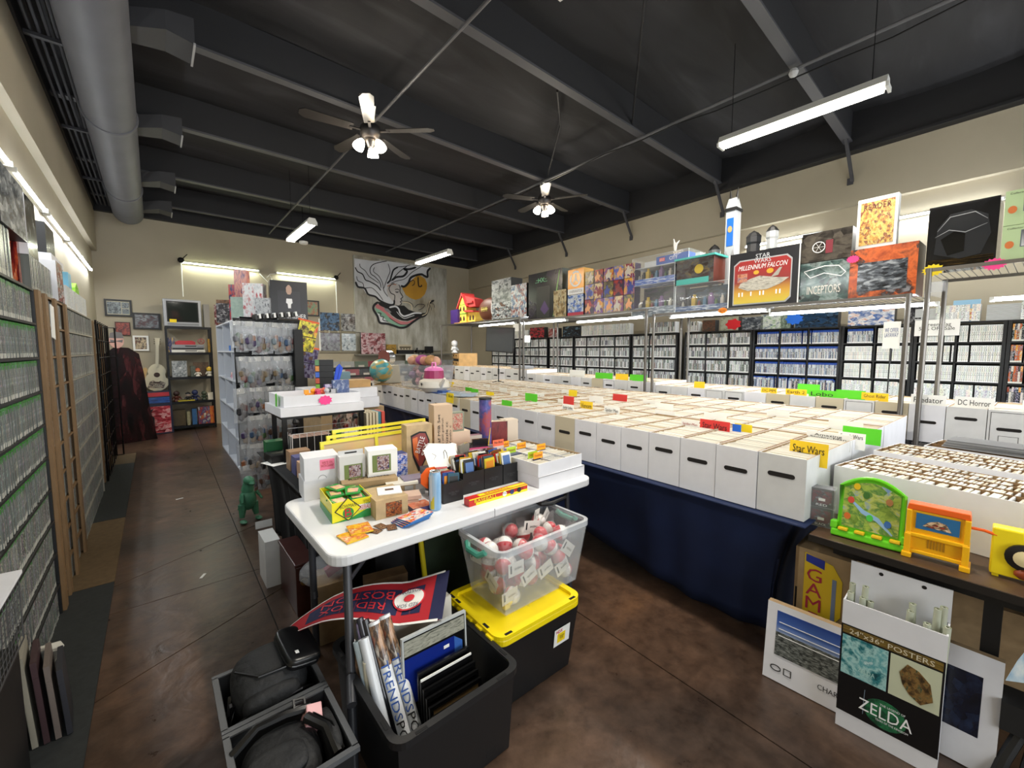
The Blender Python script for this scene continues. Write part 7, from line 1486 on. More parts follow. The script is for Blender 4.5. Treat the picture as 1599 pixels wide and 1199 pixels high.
for k in range(3):
    b = thing('framed_print', 'yellow-framed print leaning behind the card boxes, %s' % ['front', 'middle', 'back'][k], 'picture', (1.02+.05*k, 2.42+.05*k, .745), rot=(-.1, 0, .06)); g = G(); g.frame(-.34, .3, 0, .245+.02*k, .018, 0, .015); g.build('picture_frame', mat('frame_yellow', '#e8dc3c', .4), b); g = G(); g.box(-.32, .28, .006, .012, .018, .23); g.build('printed_picture', art('print_pastel', ['#d8c46a', '#d8b07a', '#c9b48a', '#c494a8'], 1.2, .4, const=False), b)
    if k == 0:
        g = G(); g.box(-.02, .0, -.001, .0, 0, .245); g.build('frame_bar', mat('frame_yellow', '#e8dc3c'), b); g = G(); g.prism([(-.17+.1*math.cos(a*PI/10), .06+.11*math.sin(a*PI/10)) for a in range(20)], .003, .006); g.build('round_emblem', mat('emblem_blue', '#3a6a8a', .4), b); g = G(); g.prism([(-.17+.08*math.cos(a*PI/10), .06+.09*math.sin(a*PI/10)) for a in range(20)], .001, .003); g.build('emblem_centre', mat('emblem_yellow', '#d8b83c', .4), b)
C('green tub of sports cards left of the black post', .5+.12, 3.3, .745, 0, (.11, .1, .11), '#1f6a3c', name='small_tub', cat='tub'); C('white and red lidded tub beside the green one', .75, 3.32, .745, 0, (.13, .1, .1), '#b8b4b0', art('print_redtub', ['#b8b4b0', '#8a2c3c', '#c9c9c9'], 3, .3), name='small_tub', cat='tub')
C('black flat case on a white sheet at the black table corner', .62, 3.1, .747, .1, (.13, .16, .05), black); g = G(); g.box(-.09, .07, -.06, .1, 0, .0015); o = g.build('sheet', paper, loc=(.62, 3.1, .7455), rot=.3); tag(o, 'white sheet under the black flat case at the table corner', 'sheet')
for k, (y, c) in enumerate(((2.5, '#8ab8b0'), (2.62, '#c9a48a'), (2.75, '#5a5c8a'), (2.88, '#a8886a'))): C(['mint', 'pinkish', 'violet blue', 'tan'][k]+' small card box along the left edge of the black table', .61, y, .745, -PI/2+.0, (.1, .12, .09+.01*k), c)
t = thing('storage_crates', 'brown card carton on the floor supporting white flat boxes, mid shop', 'carton', (1.42, 3.95, 0)); g = G(); g.box(-.3, .3, 0, .6, 0, .95); g.build('carton_body', tan, t)
C('long white flat box with black shelf things on top, lower', 1.36, 3.92, .952, .0, (.6, .5, .1), white); C('white flat box upper, under the dark cases and the wooden tray', 1.34, 3.94, 1.054, .0, (.62, .5, .09), white)
for k, c in enumerate(('#5c9a3c', '#b84a34', '#3a5ab0', '#c9702c', '#4a6a4a')): C('black boxed game in the pile on the white flat box, %s' % ['lowest', 'second', 'third', 'fourth', 'topmost'][k], 1.17, 3.96, 1.146+.055*k, -.25, (.15, .16, .053), black, None, black, name='boxed_game', cat='game');
for k, c in enumerate(('#7cae3c', '#c0543c', '#3a64c0', '#d08a3c', '#5a8a5a')):
    o = bpy.data.objects[[x.name for x in COL.objects if x.name.startswith('boxed_game')][-5+k]]; g = G(); g.box(-.077, -.07, -.0, .16, .003, .05); g.box(-.076, -.045, -.001, .0, .003, .05); g.build('printed_spine', mat('sp'+c, c, .4), o)
C('light wooden tray box on the white flat box', 1.47, 4.0, 1.146, .0, (.28, .2, .07), woodlt, name='wooden_tray', cat='tray')
q = thing('feather_toy', 'bright blue feather-shaped toy leaning on the white flat boxes', 'toy', (1.24, 3.91, 1.15), .1); g = G(); g.prism([(0, 0), (.03, .03), (.05, .1), (.08, .19), (.05, .23), (.02, .2), (-.0, .12), (-.01, .04)], 0, .012); g.build('feather', mat('royal', '#1c4cd0', .5), q); g = G(); g.stroke([(0, -.09), (.01, .02), (.05, .2)], .006, -.003, 0); g.build('quill', mat('royal_dark', '#143a9a', .5), q)
C('grey blue radio-like box behind the feather toy', 1.4, 4.3, 1.146, 0, (.24, .1, .14), '#5a7a84', name='radio', cat='radio')
q = thing('globe', 'turquoise globe on a stand at the end of the comic table', 'globe', W(2.08, 5.75, 1.022)); g = G(); g.lathe([(.1, 0), (.1, .012), (.02, .03), (.0, .05)], 20); g.build('stand', woodlt, q); g = G(); g.sph((0, 0, .2), .16, 24)
gm = art('print_globe', ['#4aa0a8', '#5ab0b4', '#4c9aa4', '#c9b06a', '#b89a58'], 3.5, .3); g.build('ball', gm, q, smooth=True); g = G(); g.tube([(.17*math.sin(a*PI/8), 0, .2-.17*math.cos(a*PI/8)) for a in range(9)], .006, 6); g.build('meridian', chrome, q)
q = thing('round_tin', 'open round tin with a red inside standing on edge above the globe', 'tin', W(2.2, 5.95, 1.40), RZW+.5); g = G(); g.cyl((0, 0, 0), (0, .12, 0), .11, n=24, caps=False); g.build('tin_wall', chrome, q, smooth=True); g = G(); g.cyl((0, -.002, 0), (0, .004, 0), .108, n=24); g.build('tin_face', mat('tin_red', '#7a4038', .5), q);
C('stack of pale boxes behind the globe carrying the round tin', *(W(2.15, 6.12, 1.022)[:2]), 1.022, RZW, (.3, .3, .26), '#b0aa9c')
# bins and things on the floor in front
def bin_(name, label, cat, loc, rz, hx, hy, h, m, k=.85, lip=.02, lidm=None, rim=True, t=.006):
    b = thing(name, label, cat, loc, rz); g = G(); g.taper(hx, hy, 0, h, k, t); g.build('bin_body', m, b)
    if rim:
        g = G(); o = rrect(-hx-lip, hx+lip, -hy-lip, hy+lip, .05); i = rrect(-hx+.004, hx-.004, -hy+.004, hy-.004, .035); n = len(o)
        vs = [(x, y, h+.004) for x, y in o]+[(x, y, h+.004) for x, y in i]+[(x, y, h-.02) for x, y in o]+[(x, y, h-.02) for x, y in i]
        fs = [[a, (a+1) % n, n+(a+1) % n, n+a] for a in range(n)]+[[(a+1) % n, a, 2*n+a, 2*n+(a+1) % n] for a in range(n)]+[[2*n+(a+1) % n, 2*n+a, 3*n+a, 3*n+(a+1) % n] for a in range(n)]
        g.add(vs, fs); g.build('rim', m, b)
    return b
dkbin = mat('bin_black', '#17181a', .38)
BR = 0.
BCX, BCY = .722, 1.365
bb = bin_('storage_bin', 'large open black storage bin of posters and frames under the table', 'bin', (BCX, BCY, 0.002), BR, .232, .278, .33, dkbin, k=.94)
for (x, y) in ((.16, -.29), (-.16, -.29), (.24, .2), (.24, -.2), (-.24, -.2), (-.24, .2)): g = G(); g.box(x-.02 if abs(y) > .25 else x-.005, x+.02 if abs(y) > .25 else x+.005, y-.005 if abs(y) > .25 else y-.02, y+.005 if abs(y) > .25 else y+.02, .334, .3352); g.build('rim_slot', darkgap, bb)
for s in (-1, 1):
    for k in range(4): g = G(); g.box(-.16+.09*k, -.12+.09*k, s*.258-.006, s*.258+.006, .03, .25); g.build('rib', dkbin, bb)
def BL(x, y, z=0): c, s = math.cos(BR), math.sin(BR); return (BCX+x*c-y*s, BCY+x*s+y*c, z)
prr = None
for k in range(26):
    if prr is None: g = G(); g.box(-.19, .19, 0, .0045, 0, .42); g.box(-.192, .192, -.0006, 0, .0, .425); prr = g.build('bagged_print', [randmat('print_edge', ['#c9c6bc', '#dedbd2', '#a9a8a2', '#b8a4a0', '#d0cdc4', '#8e9aa4', '#c0b8a4'], .25)]); o = prr
    else: o = prr.copy(); COL.objects.link(o)
    o.location = BL(.01, .245-.0062*k, .012); o.rotation_euler = (-.06, random.uniform(-.02, .02), BR); tag(o, 'bagged board print in the dense row filling the back of the bin', 'print', 'bagged prints in the black bin')
fr = thing('framed_print', 'clear-edged frame with a plain blue print, largest in the bin', 'picture', BL(.025, -.065, .012), rot=(-.08, .02, BR)); fr.scale = (.82, 1, 1); g = G(); g.frame(-.16, .18, 0, .44, .008, -.004, .01); g.build('frame', mat('acryl_edge', '#b9bdbd', .2), fr); g = G(); g.box(-.15, .17, 0, .006, .008, .43); g.build('dark_mount', mat('mount_black', '#101012', .2), fr); g = G(); g.box(-.15, .11, -.003, 0, .19, .36); g.build('blue_print', mat('print_blue_plain', '#15287e', .2), fr); g = G(); g.box(-.15, .17, -.0025, -.0, .37, .425); g.build('grey_print_edge', art('print_greyedge', ['#77786e', '#a9a89a', '#55564e'], 6, .2), fr); g = G(); g.box(.05, .08, -.004, -.003, .33, .342); g.build('price_sticker', paper, fr)
g = G(); g.prism([(.11, .2), (.155, .21), (.155, .33), (.11, .36)], -.003, 0); g.build('pale_blue_edge', mat('print_paleblue', '#3a64b0', .2), fr)
for k in range(7):
    fr = thing('framed_picture', 'black picture frame in the leaning row at the front of the bin, %s' % ['backmost', 'second', 'third', 'fourth', 'fifth', 'sixth', 'frontmost, gold picture'][k], 'picture', BL(.04+.001*k, -.105-.019*k, .012), rot=(-.08-.006*k, .02, BR)); g = G(); g.frame(-.105, .12, 0, .32-.021*k, .014, 0, .01); g.build('frame_rail', mat('frame_black', '#0f0f10', .25), fr); g = G(); g.box(-.092, .106, .003, .008, .014, .306-.021*k); g.build('printed_picture', art('print_gold', ['#8a6a1c', '#c9a030', '#6a5018', '#d8b84a'], 3, .2) if k >= 5 else (mat('kraft_back', '#8a7048', .7) if k == 4 else mat('mount_black', '#101012')), fr)
    if k == 1: g = G(); g.box(-.105, .115, -.001, .003, .298, .306); g.build('white_edge', paper, fr)
def roll(label, x, y, z, L, r, ang, m, txt=None, tm=None, band=None, grp=None):
    q = thing('rolled_poster', label, 'rolled poster', (x, y, z), rot=(Matrix.Rotation(ang[0], 3, 'X') @ Matrix.Rotation(ang[1], 3, 'Y') @ Matrix.Rotation(-.43, 3, 'Z')).to_euler())
    g = G(); g.cyl((0, 0, 0), (0, 0, L), r, n=16, caps=False); g.cyl((0, 0, .002), (0, 0, L-.001), r*.55, n=10, caps=False); g.add([( r*math.cos(2*PI*i/16), r*math.sin(2*PI*i/16), L) for i in range(16)]+[(r*.55*math.cos(2*PI*i/16), r*.55*math.sin(2*PI*i/16), L) for i in range(16)], [[i, (i+1) % 16, 16+(i+1) % 16, 16+i] for i in range(16)]); g.build('roll', m, q, smooth=True)
    if band: g = G(); g.lathe([(r+.0005, L*.72), (r+.0006, L*.98), (r, L*.98)], 16); g.build('printed_end', band, q, smooth=True)
    if txt:
        for s, w, mm, z0 in txt: text(s, w, r*1.3, mm, q, (0, -r-.001, z0), (0, PI/2, 0))
    return q
tb = mat('ink_trend_blue', '#2c58a8', .4); pw_ = mat('poster_white', '#dcdfe2', .2)
AN = (-.52, -.05, BR+.35)
for k in range(2):
    roll('white rolled poster with large blue and black lettering, %s' % ['left', 'right'][k], .600+.046*k, 1.165+.01*k, .02, .55, .021, (-.53, -.06), pw_, [('TRENDS', .19, tb, .32), ('POSTERS', .2, ink, .12)], band=art('print_rollend%d' % k, ['#7a2c24', '#b08a6a', '#3a3030', '#c9c0b4'], 4, .2))
roll('dark glossy rolled poster left of the lettered ones', .575, 1.2, .02, .55, .015, (-.5, -.06), mat('roll_black', '#1c1d22', .12))
roll('second dark rolled poster beside the lettered ones', .56, 1.225, .02, .55, .013, (-.47, -.06), mat('roll_black2', '#2c2c36', .12))
roll('plain white rolled poster among the dark ones', .545, 1.19, .02, .5, .018, (-.48, -.05), mat('roll_white', '#c9cdd2', .2))
roll('pale blue white rolled poster nearest the table leg', .538, 1.27, .02, .46, .015, (-.4, -.07), mat('roll_pale', '#a9b8c0', .2))
roll('violet and clear rolled poster behind the table leg', .552, 1.31, .02, .5, .015, (-.33, -.05), mat('roll_violet', '#8a80a0', .2))
for k in range(4): roll('short rolled print in the left corner of the bin, %s' % ORD[k], .527, 1.36+.045*k, .13, .27, .012, (-.1, -.05), mat('short_roll%d' % k, ['#c9c4b0', '#b8ccd8', '#d0a888', '#cfcfcf'][k], .4))
pn = thing('felt_pennant', 'red and navy baseball pennant lying curved over the bagged prints', 'pennant', (0, 0, 0))
def pen(a, b):
    tip = Vector((.345, 1.76, .40)); end = Vector((.875, 1.455, .475)); p = tip.lerp(end, a); n = Vector((.62, .8, .02)).normalized()
    z = .05*math.sin(PI*min(1, a*1.4))-.04*max(0, .25-a)*4*.3; return p + n*(b*.15*a**.65) + Vector((0, 0, z+.012*b))
def strip(g, a0, a1, b0, b1, m, off, n=16):
    vs = []
    for i in range(n+1):
        a = a0+(a1-a0)*i/n
        for b in (b0, b1): q = pen(a, b); vs.append((q.x, q.y, q.z+off))
    g.add(vs, [[2*i, 2*i+2, 2*i+3, 2*i+1] for i in range(n)], m); return g
g = G(); strip(g, 0, 1, -1, 1, 0, 0); strip(g, 0, 1, -1, 1, 0, -.003); o = g.build('felt', mat('pennant_red', '#b01c28', .8), pn, smooth=True)
g = G(); strip(g, .12, .86, -.62, .62, 0, .001); g.build('navy_field', mat('pennant_navy', '#1c2048', .8), pn)
g = G(); strip(g, .93, 1.02, -1, 1, 0, .0012, 3); g.build('navy_end', mat('pennant_navy', '#1c2048'), pn)
g = G(); strip(g, 0, .99, -1.05, -.96, 0, .0014); strip(g, 0, .99, .96, 1.05, 0, .0014); g.build('white_edging', paper, pn)
for k in range(7): g = G(); a = .25+.09*k; strip(g, a, a+.004, -.62, .62, 0, .0015, 1); g.build('pinstripe', mat('stripe_red', '#8a2a34', .8), pn)
def pentext(s, a0, a1, b0, b1, m):
    text(s, 1, 1, m); o = COL.objects[-1] if False else [x for x in COL.objects if x.name.startswith('lettering')][-1]
def pentext(s, a0, a1, bc, bh, m, flip=True):
    o = text(s, 1, 1, m)
    for v in o.data.vertices:
        x, z = v.co.x, v.co.z
        if flip: x, z = -x, -z
        a = a0+(a1-a0)*(x+.5); q = pen(a, bc+z*bh*1.0); v.co = (q.x, q.y, q.z+.003)
    o.parent = pn
    return o
pentext('BOSTON', .2, .66, .28, .42, mat('felt_redlight', '#d8303c', .7)); pentext('RED SOX', .2, .62, -.28, .36, MATS['felt_redlight'])
g = G();
def disc(r, off, m, nm, c=.77):
    g = G(); vs = [pen(c+r*.5*math.cos(2*PI*i/24), r*2.3*math.sin(2*PI*i/24)) for i in range(24)]; g.add([(p.x, p.y, p.z+off) for p in vs], [list(range(24))]); return g.build(nm, m, pn)
disc(.215, .007, MATS['felt_redlight'], 'emblem_ring'); disc(.195, .009, paper, 'emblem_white'); disc(.07, .014, mat('felt_redlight', '#d8303c'), 'emblem_mark')
o = pentext('BOSTON', .70, .84, .32, .16, mat('pennant_navy', '#1c2048')); o2 = pentext('RED SOX', .70, .84, -.34, .16, MATS['pennant_navy'])
for o_ in (o, o2):
    for v in o_.data.vertices: v.co.z += .011
YR = -.03
yt = bin_('storage_tote', 'black tote with a yellow lid carrying the clear tub', 'tote', (1.23, 1.405, .002), YR, .235, .195, .31, dkbin, rim=False)
ylm = mat('lid_yellow', '#f2d80c', .35); hx, hy = .248, .208
g = G(); slabz(g, rrect(-hx, hx, -hy, hy, .05), .305, .335); g.build('lid', ylm, yt, bevel=.006)
g = G(); o = rrect(-hx+.0, hx-.0, -hy+.0, hy-.0, .05); i = rrect(-hx+.03, hx-.03, -hy+.03, hy-.03, .03); n = len(o); g.add([(x, y, .335) for x, y in o]+[(x, y, .35) for x, y in o]+[(x, y, .35) for x, y in i]+[(x, y, .335) for x, y in i], [[a, (a+1) % n, n+(a+1) % n, n+a] for a in range(n)]+[[n+a, n+(a+1) % n, 2*n+(a+1) % n, 2*n+a] for a in range(n)]+[[2*n+a, 2*n+(a+1) % n, 3*n+(a+1) % n, 3*n+a] for a in range(n)]); g.build('lid_rim', ylm, yt)
for k in range(5): g = G(); g.box(-hx-.012, -hx+.004, -.15+.075*k-.02, -.15+.075*k+.02, .31, .342); g.build('lid_rib', ylm, yt)
for (x, y) in ((-.19, -.195), (.19, -.195), (-.235, -.1), (-.235, .12), (-.235, .17)): g = G(); g.box(x-.018 if y < -.15 else x-.006, x+.018 if y < -.15 else x+.006, y-.006 if y < -.15 else y-.018, y+.006 if y < -.15 else y+.018, .35, .3512); g.build('lid_slot', darkgap, yt)
sk = thing('x', 'x', 'x') if False else None
g = G(); g.box(.0, .1, -.001, 0, 0, .085); st = g.build('label_sticker', paper, yt, loc=(.08, -.1845, .15), rot=(.095, 0, 0)); panel(st, 'label_yellow', yellow, .02, .07, .015, .06, y=-.002, d=.001); text('HDX', .04, .016, red, st, (.03, -.0022, .072)); text('TOUGH\nTOTE', .03, .02, ink, st, (.045, -.003, .04))
g = G(); g.box(0, .035, 0, .03, 0, .24); o = g.build('wooden_strip', tan, loc=(1.50, 1.36, .002), rot=.1); tag(o, 'tan wooden strip standing on end behind the yellow-lidded tote', 'strip')
TR = -.02; TX, TY, TZ = 1.34, 1.45, .338
tub = thing('clear_tub', 'clear plastic tub full of red and white bagged balls, on the yellow lid', 'tub', (TX, TY, TZ), TR)
tubm = mat('tub_plastic', '#dfe4e8', .18, alpha=.2, spec=.7)
g = G(); g.taper(.28, .163, 0, .31, .82, .003); g.build('tub_wall', tubm, tub)
g = G(); o = rrect(-.295, .295, -.178, .178, .05); i = rrect(-.278, .278, -.16, .16, .035); n = len(o); g.add([(x, y, .315) for x, y in o]+[(x, y, .315) for x, y in i]+[(x, y, .29) for x, y in o], [[a, (a+1) % n, n+(a+1) % n, n+a] for a in range(n)]+[[(a+1) % n, a, 2*n+a, 2*n+(a+1) % n] for a in range(n)]); g.build('tub_rim', mat('rim_plastic', '#d8dde2', .2, alpha=.55), tub)
for s in (-1, 1): g = G(); g.tube([(s*.293, -.07, .285), (s*.308, -.04, .265), (s*.308, .04, .265), (s*.293, .07, .285)], .014, 8); g.build('latch', mat('latch_teal', '#4fa08c', .3, alpha=.85), tub, smooth=True)
ballp = None; RB = random.Random(12); pts = []
redb = mat('ball_red', '#c01c30', .3); whb = mat('ball_white', '#e4e0dc', .35); film = mat('ball_bag', '#f0f0f0', .08, alpha=.16, spec=.9)
tries = 0
while len(pts) < 40 and tries < 9000:
    tries += 1; z = RB.uniform(.045, .25); k = .82+.18*z/.325; x = RB.uniform(-.28*k+.045, .28*k-.045); y = RB.uniform(-.163*k+.045, .163*k-.045)
    if z > .2 and y < -.06 and False: continue
    if all((x-a)**2+(y-b)**2+(z-c)**2 > .079**2 for a, b, c in pts): pts.append((x, y, z))
pts.sort(key=lambda p: p[2])
for k, (x, y, z) in enumerate(pts):
    if ballp is None:
        ballp = thing('bagged_ball', 'x', 'ball', (0, 0, 0)); g = G(); g.sph((0, 0, 0), .0385, 16, 0, m2=1); g.build('ball', [redb, whb], ballp, smooth=True)
        g = G(); g.sph((0, 0, 0), .043, 8, sc=(1, 1, 1.05)); g.add([(-.03, 0, .03), (.03, 0, .03), (.045, .01, .085), (-.045, -.01, .085)], [[0, 1, 2, 3]]); g.build('plastic_wrap', film, ballp); q = ballp
    else: q = copy_tree(ballp)
    c, s = math.cos(TR), math.sin(TR); q.location = (TX+x*c-y*s, TY+x*s+y*c, TZ+z+.003); q.rotation_euler = (RB.uniform(0, 6), RB.uniform(0, 6), RB.uniform(0, 6))
    lay = 'top' if z > .2 else ('middle' if z > .11 else 'bottom'); tag(q, 'red and white bagged ball in the %s layer of the clear tub' % lay, 'ball', 'balls in the tub, %s layer' % lay)
tg = None
for k in (0, 1, 3, 4, 6, 8, 10, 11, 12, 13, 14):
    if tg is None:
        tg = thing('header_card', 'x', 'card', (0, 0, 0)); g = G(); g.box(-.045, .045, 0, .001, -.03, .03); g.build('card', mat('header_paper', '#d8d4cc', .7), tg); g = G()
        g.box(-.034, -.026, -.0008, 0, -.015, .012); g.sph((-.03, -.0005, .016), .005, 6, sc=(1, .1, 1)); g.build('printed_figure', ink, tg); text('BASEBALL', .045, .01, ink, tg, (.012, -.001, .0)); q = tg
    else: q = copy_tree(tg)
    side = k % 4; x = -.2+.027*k if side < 2 else RB.uniform(-.2, .22); z = RB.uniform(.06, .24); kk = .82+.18*z/.325
    if k < 10: y = -.163*kk+.013; rz = 0
    elif k < 13: y = RB.uniform(-.05, .1); z = .27+.02*(k-10); rz = RB.uniform(-.6, .6)
    else: x = -.28*kk+.014; y = RB.uniform(-.08, .08); rz = -PI/2
    c, s = math.cos(TR), math.sin(TR); q.location = (TX+x*c-y*s, TY+x*s+y*c, TZ+z); q.rotation_euler = (RB.uniform(-.1, .1), RB.uniform(-.8, .8), TR+rz)
    lb = 'the front of' if k < 10 else ('the top of' if k < 13 else 'the left end of'); tag(q, 'white printed header card at %s the clear tub' % lb, 'card', 'header cards at %s the tub' % lb)
q = thing('yellow_toy', 'small yellow toy in the lower left of the clear tub', 'toy', (1.15, 1.35, .38)); g = G(); g.sph((0, 0, 0), .022, 8); g.box(-.03, .0, -.01, .01, -.03, -.01); g.build('body', yellow, q)
CR = 0.
def crate(label, cx, cy, rz, hx, hy, h, z=.002):
    b = bin_('black_crate', label, 'crate', (cx, cy, z), rz, hx, hy, h, mat('crate_black', '#1b1c1e', .5), k=.93, rim=False); g = G(); t_ = .014
    for (x0, x1, y0, y1) in ((-hx-t_, hx+t_, -hy-t_, -hy+.004), (-hx-t_, hx+t_, hy-.004, hy+t_), (-hx-t_, -hx+.004, -hy, hy), (hx-.004, hx+t_, -hy, hy)): g.box(x0, x1, y0, y1, h-.012, h+.004)
    g.build('rim', mat('crate_rim', '#55575a', .5), b); return b
crate('black crate holding the rounded black bag, further from the camera', .258, 1.672, CR, .145, .14, .28)
crate('black crate holding the bag with the pink box, nearest the camera', .258, 1.355, CR, .145, .145, .28)
bagf = mat('bag_fabric', '#151618', .7, noise=.35, nscale=22, bump=.9); bagz = mat('zip_black', '#0a0a0b', .3)
def cushion(g, sx, sy, sz, p=3.2, n=16, m=0):
    """soft box: superellipsoid"""
    k = n//2+1; vs = []
    f = lambda c: math.copysign(abs(c)**(2/p), c)
    for j in range(k):
        ph = -PI/2+PI*j/(k-1)
        for i in range(n): t_ = 2*PI*i/n; vs.append((sx*f(math.cos(ph))*f(math.cos(t_)), sy*f(math.cos(ph))*f(math.sin(t_)), sz*f(math.sin(ph))))
    return g.add(vs, [[j*n+i, j*n+(i+1) % n, (j+1)*n+(i+1) % n, (j+1)*n+i] for j in range(k-1) for i in range(n)], m)
b = thing('backpack', 'rounded black bag lying in the further black crate', 'bag', (.262, 1.68, .28), rot=(.2, -.05, CR)); g = G(); cushion(g, .12, .115, .1, 3, 24); g.build('bag_body', bagf, b, smooth=True)
g = G(); g.tube([(-.12, -.11, -.0), (-.08, -.125, .03), (0, -.13, .035), (.08, -.125, .03), (.12, -.11, 0)], .005, 6); g.build('zip', bagz, b); g = G(); g.tube([(-.12, -.05, .02), (-.135, -.08, -.03), (-.135, -.02, -.06), (-.12, .03, -.02)], .01, 6); g.build('strap', bagz, b)
g = G(); g.box(-.13, -.122, -.06, -.045, -.02, .03); g.build('buckle', chrome, b)
g = G(); cushion(g, .09, .035, .055, 3, 18); g.build('front_pocket', bagf, b, loc=(-.01, -.1, .02), smooth=True); g = G(); g.tube([(-.1, .02, .085), (-.04, -.06, .102), (.05, -.07, .1), (.1, -.02, .085)], .004, 6); g.build('seam', bagz, b)
b = thing('hard_case', 'smooth black zipped hard case with a small white sticker on the black bag', 'case', (.355, 1.665, .375), rot=(.15, .2, CR+.1)); g = G(); cushion(g, .062, .1, .026, 5, 24); g.build('case_shell', mat('case_black', '#101113', .3), b, smooth=True)
g = G(); g.tube([(.0605*math.copysign(abs(math.cos(a*PI/12))**.4, math.cos(a*PI/12)), .098*math.copysign(abs(math.sin(a*PI/12))**.4, math.sin(a*PI/12)), 0) for a in range(25)], .004, 6); g.build('zip', bagz, b); g = G(); g.box(-.03, -.018, -.065, -.05, .0255, .0265); g.build('sticker', paper, b)
b = thing('backpack', 'black bag with straps and buckle in the nearest crate', 'bag', (.235, 1.35, .22), rot=(.1, 0, CR)); g = G(); cushion(g, .11, .12, .07, 2.6, 24); g.build('bag_body', bagf, b, smooth=True)
g = G(); g.tube([(-.12, .08, .05), (-.05, .1, .085), (.03, .09, .09), (.1, .08, .08)], .014, 8); g.build('handle_roll', bagz, b, smooth=True); g = G(); g.frame(-.02, .02, 0, .03, .006, 0, .006); g.build('buckle', black, b, loc=(.07, .085, .095), rot=(-1.2, .3, 0))
g = G(); g.tube([(.08, .05, .08), (.12, -.02, .08), (.13, -.1, .05)], .016, 8); g.tube([(.1, .05, .085), (.14, -.02, .085), (.15, -.1, .055)], .003, 5); g.build('strap', bagz, b, smooth=True)
g = G(); cushion(g, .08, .06, .02, 3, 18); g.build('flap', bagf, b, loc=(-.02, -.04, .062), smooth=True)
b = thing('pink_box', 'pale pink box poking out of the nearest crate', 'box', (.335, 1.42, .27), rot=(.45, .2, CR-.1)); g = G(); g.box(-.024, .024, -.035, .02, -.05, .05); g.build('box_body', mat('pale_pink', '#dba6a8', .5), b, bevel=.004); g = G(); g.sph((-.04, .0, -.02), .01, 8); g.sph((-.05, 0, -.01), .006, 8); g.build('pink_bead', mat('bead_pink', '#d8788a', .4), b)
b = thing('black_pouch', 'slim black pouch standing at the right side of the nearest crate', 'pouch', (.365, 1.34, .2), rot=(.1, 0, CR+PI/2)); g = G(); cushion(g, .1, .022, .1, 3.5, 20); g.build('pouch_body', bagf, b, smooth=True)
g = G(); cushion(g, .012, .1, .12, 2.3, 14); o = g.build('blue_bag', mat('navy_bag', '#26344f', .2, noise=.4, nscale=25), loc=(.424, 1.1, .125)); tag(o, 'crumpled navy blue plastic bag between the crates and the large bin', 'bag');
b = C('white upright box on the floor left of the table leg', .505, 2.90, 0.001, 0, (.085, .22, .3), white2, None, paper); g = G(); g.box(-.05, .05, .26, .263, .3, .35); g.build('open_flap', white2, b)
ch = thing('wooden_chest', 'dark reddish-brown wooden chest lying along the black cloth', 'chest', (.575, 2.46, 0.001), 0); g = G(); g.box(-.04, .06, 0, .4, 0, .29); g.build('chest_body', mat('red_wood', '#3e1c18', .35, noise=.25, nscale=10), ch, bevel=.006); g = G(); g.box(-.046, .066, -.008, .408, .29, .31); g.build('chest_lid', mat('red_wood', '#3e1c18'), ch, bevel=.004); g = G(); g.cyl((0, -.012, .2), (0, .0, .2), .02, n=10); g.build('hasp', mat('brass', '#8a6a3a', .4, .6), ch)
b = C('brown card carton with a hand hole behind the table leg', .64, 2.13, .001, -.1, (.17, .2, .31), kraft); g = G(); handle(g, .2, w=.012); g.build('hand_hole', hole, b, loc=(-.03, 0, 0))
b = thing('plastic_bag', 'crumpled clear bag with red packets on the brown carton', 'bag', (.64, 2.22, .315)); g = G(); cushion(g, .12, .09, .07, 2, 14); o = g.build('bag_film', mat('bag_film', '#e6eaee'), b, loc=(-.03, -.02, .05))
for k in range(4): g = G(); g.box(-.04, .04, -.01, .01, 0, .07); g.build('red_packet', mat('packet_red', '#8a2430', .3), b, loc=(.03+.02*k, .02*k, .01), rot=(.4, .3*k-.4, .5*k))
for k, (x, y, c) in enumerate(((.70, 2.85, '#b8bcd0'), (.74, 2.7, '#8a90c0'), (.78, 2.55, '#c9cce0'))): C(['white and violet', 'blue-violet', 'pale violet'][k]+' box standing inside under the black cloth edge', x, y, .001, -.3, (.07, .12, .33), c)
for k, (x, y, w, d, h, c, lab) in enumerate(((1.25, 2.0, .3, .25, .45, '#25351f', 'dark green striped bag standing under the table behind the tub'), (.97, 2.12, .22, .15, .5, '#0d0d0f', 'black case standing in the dark under the table'), (.8, 1.85, .2, .08, .4, '#6a5236', 'brown card leaning under the table behind the prints'))):
    C(lab, x, y, .001, -.2, (w, d, h), mat('under%d' % k, c, .6, noise=.3, nscale=12), name='dark_carton', cat='carton')
g = G(); g.tube([(1.02, 1.92, .5), (1.04, 1.9, .2), (1.03, 1.9, .002)], .014, 8); o = g.build('yellow_hose', mat('hose_yellow', '#c9b81c', .4)); tag(o, 'yellow bent handle just visible behind the prints', 'handle')
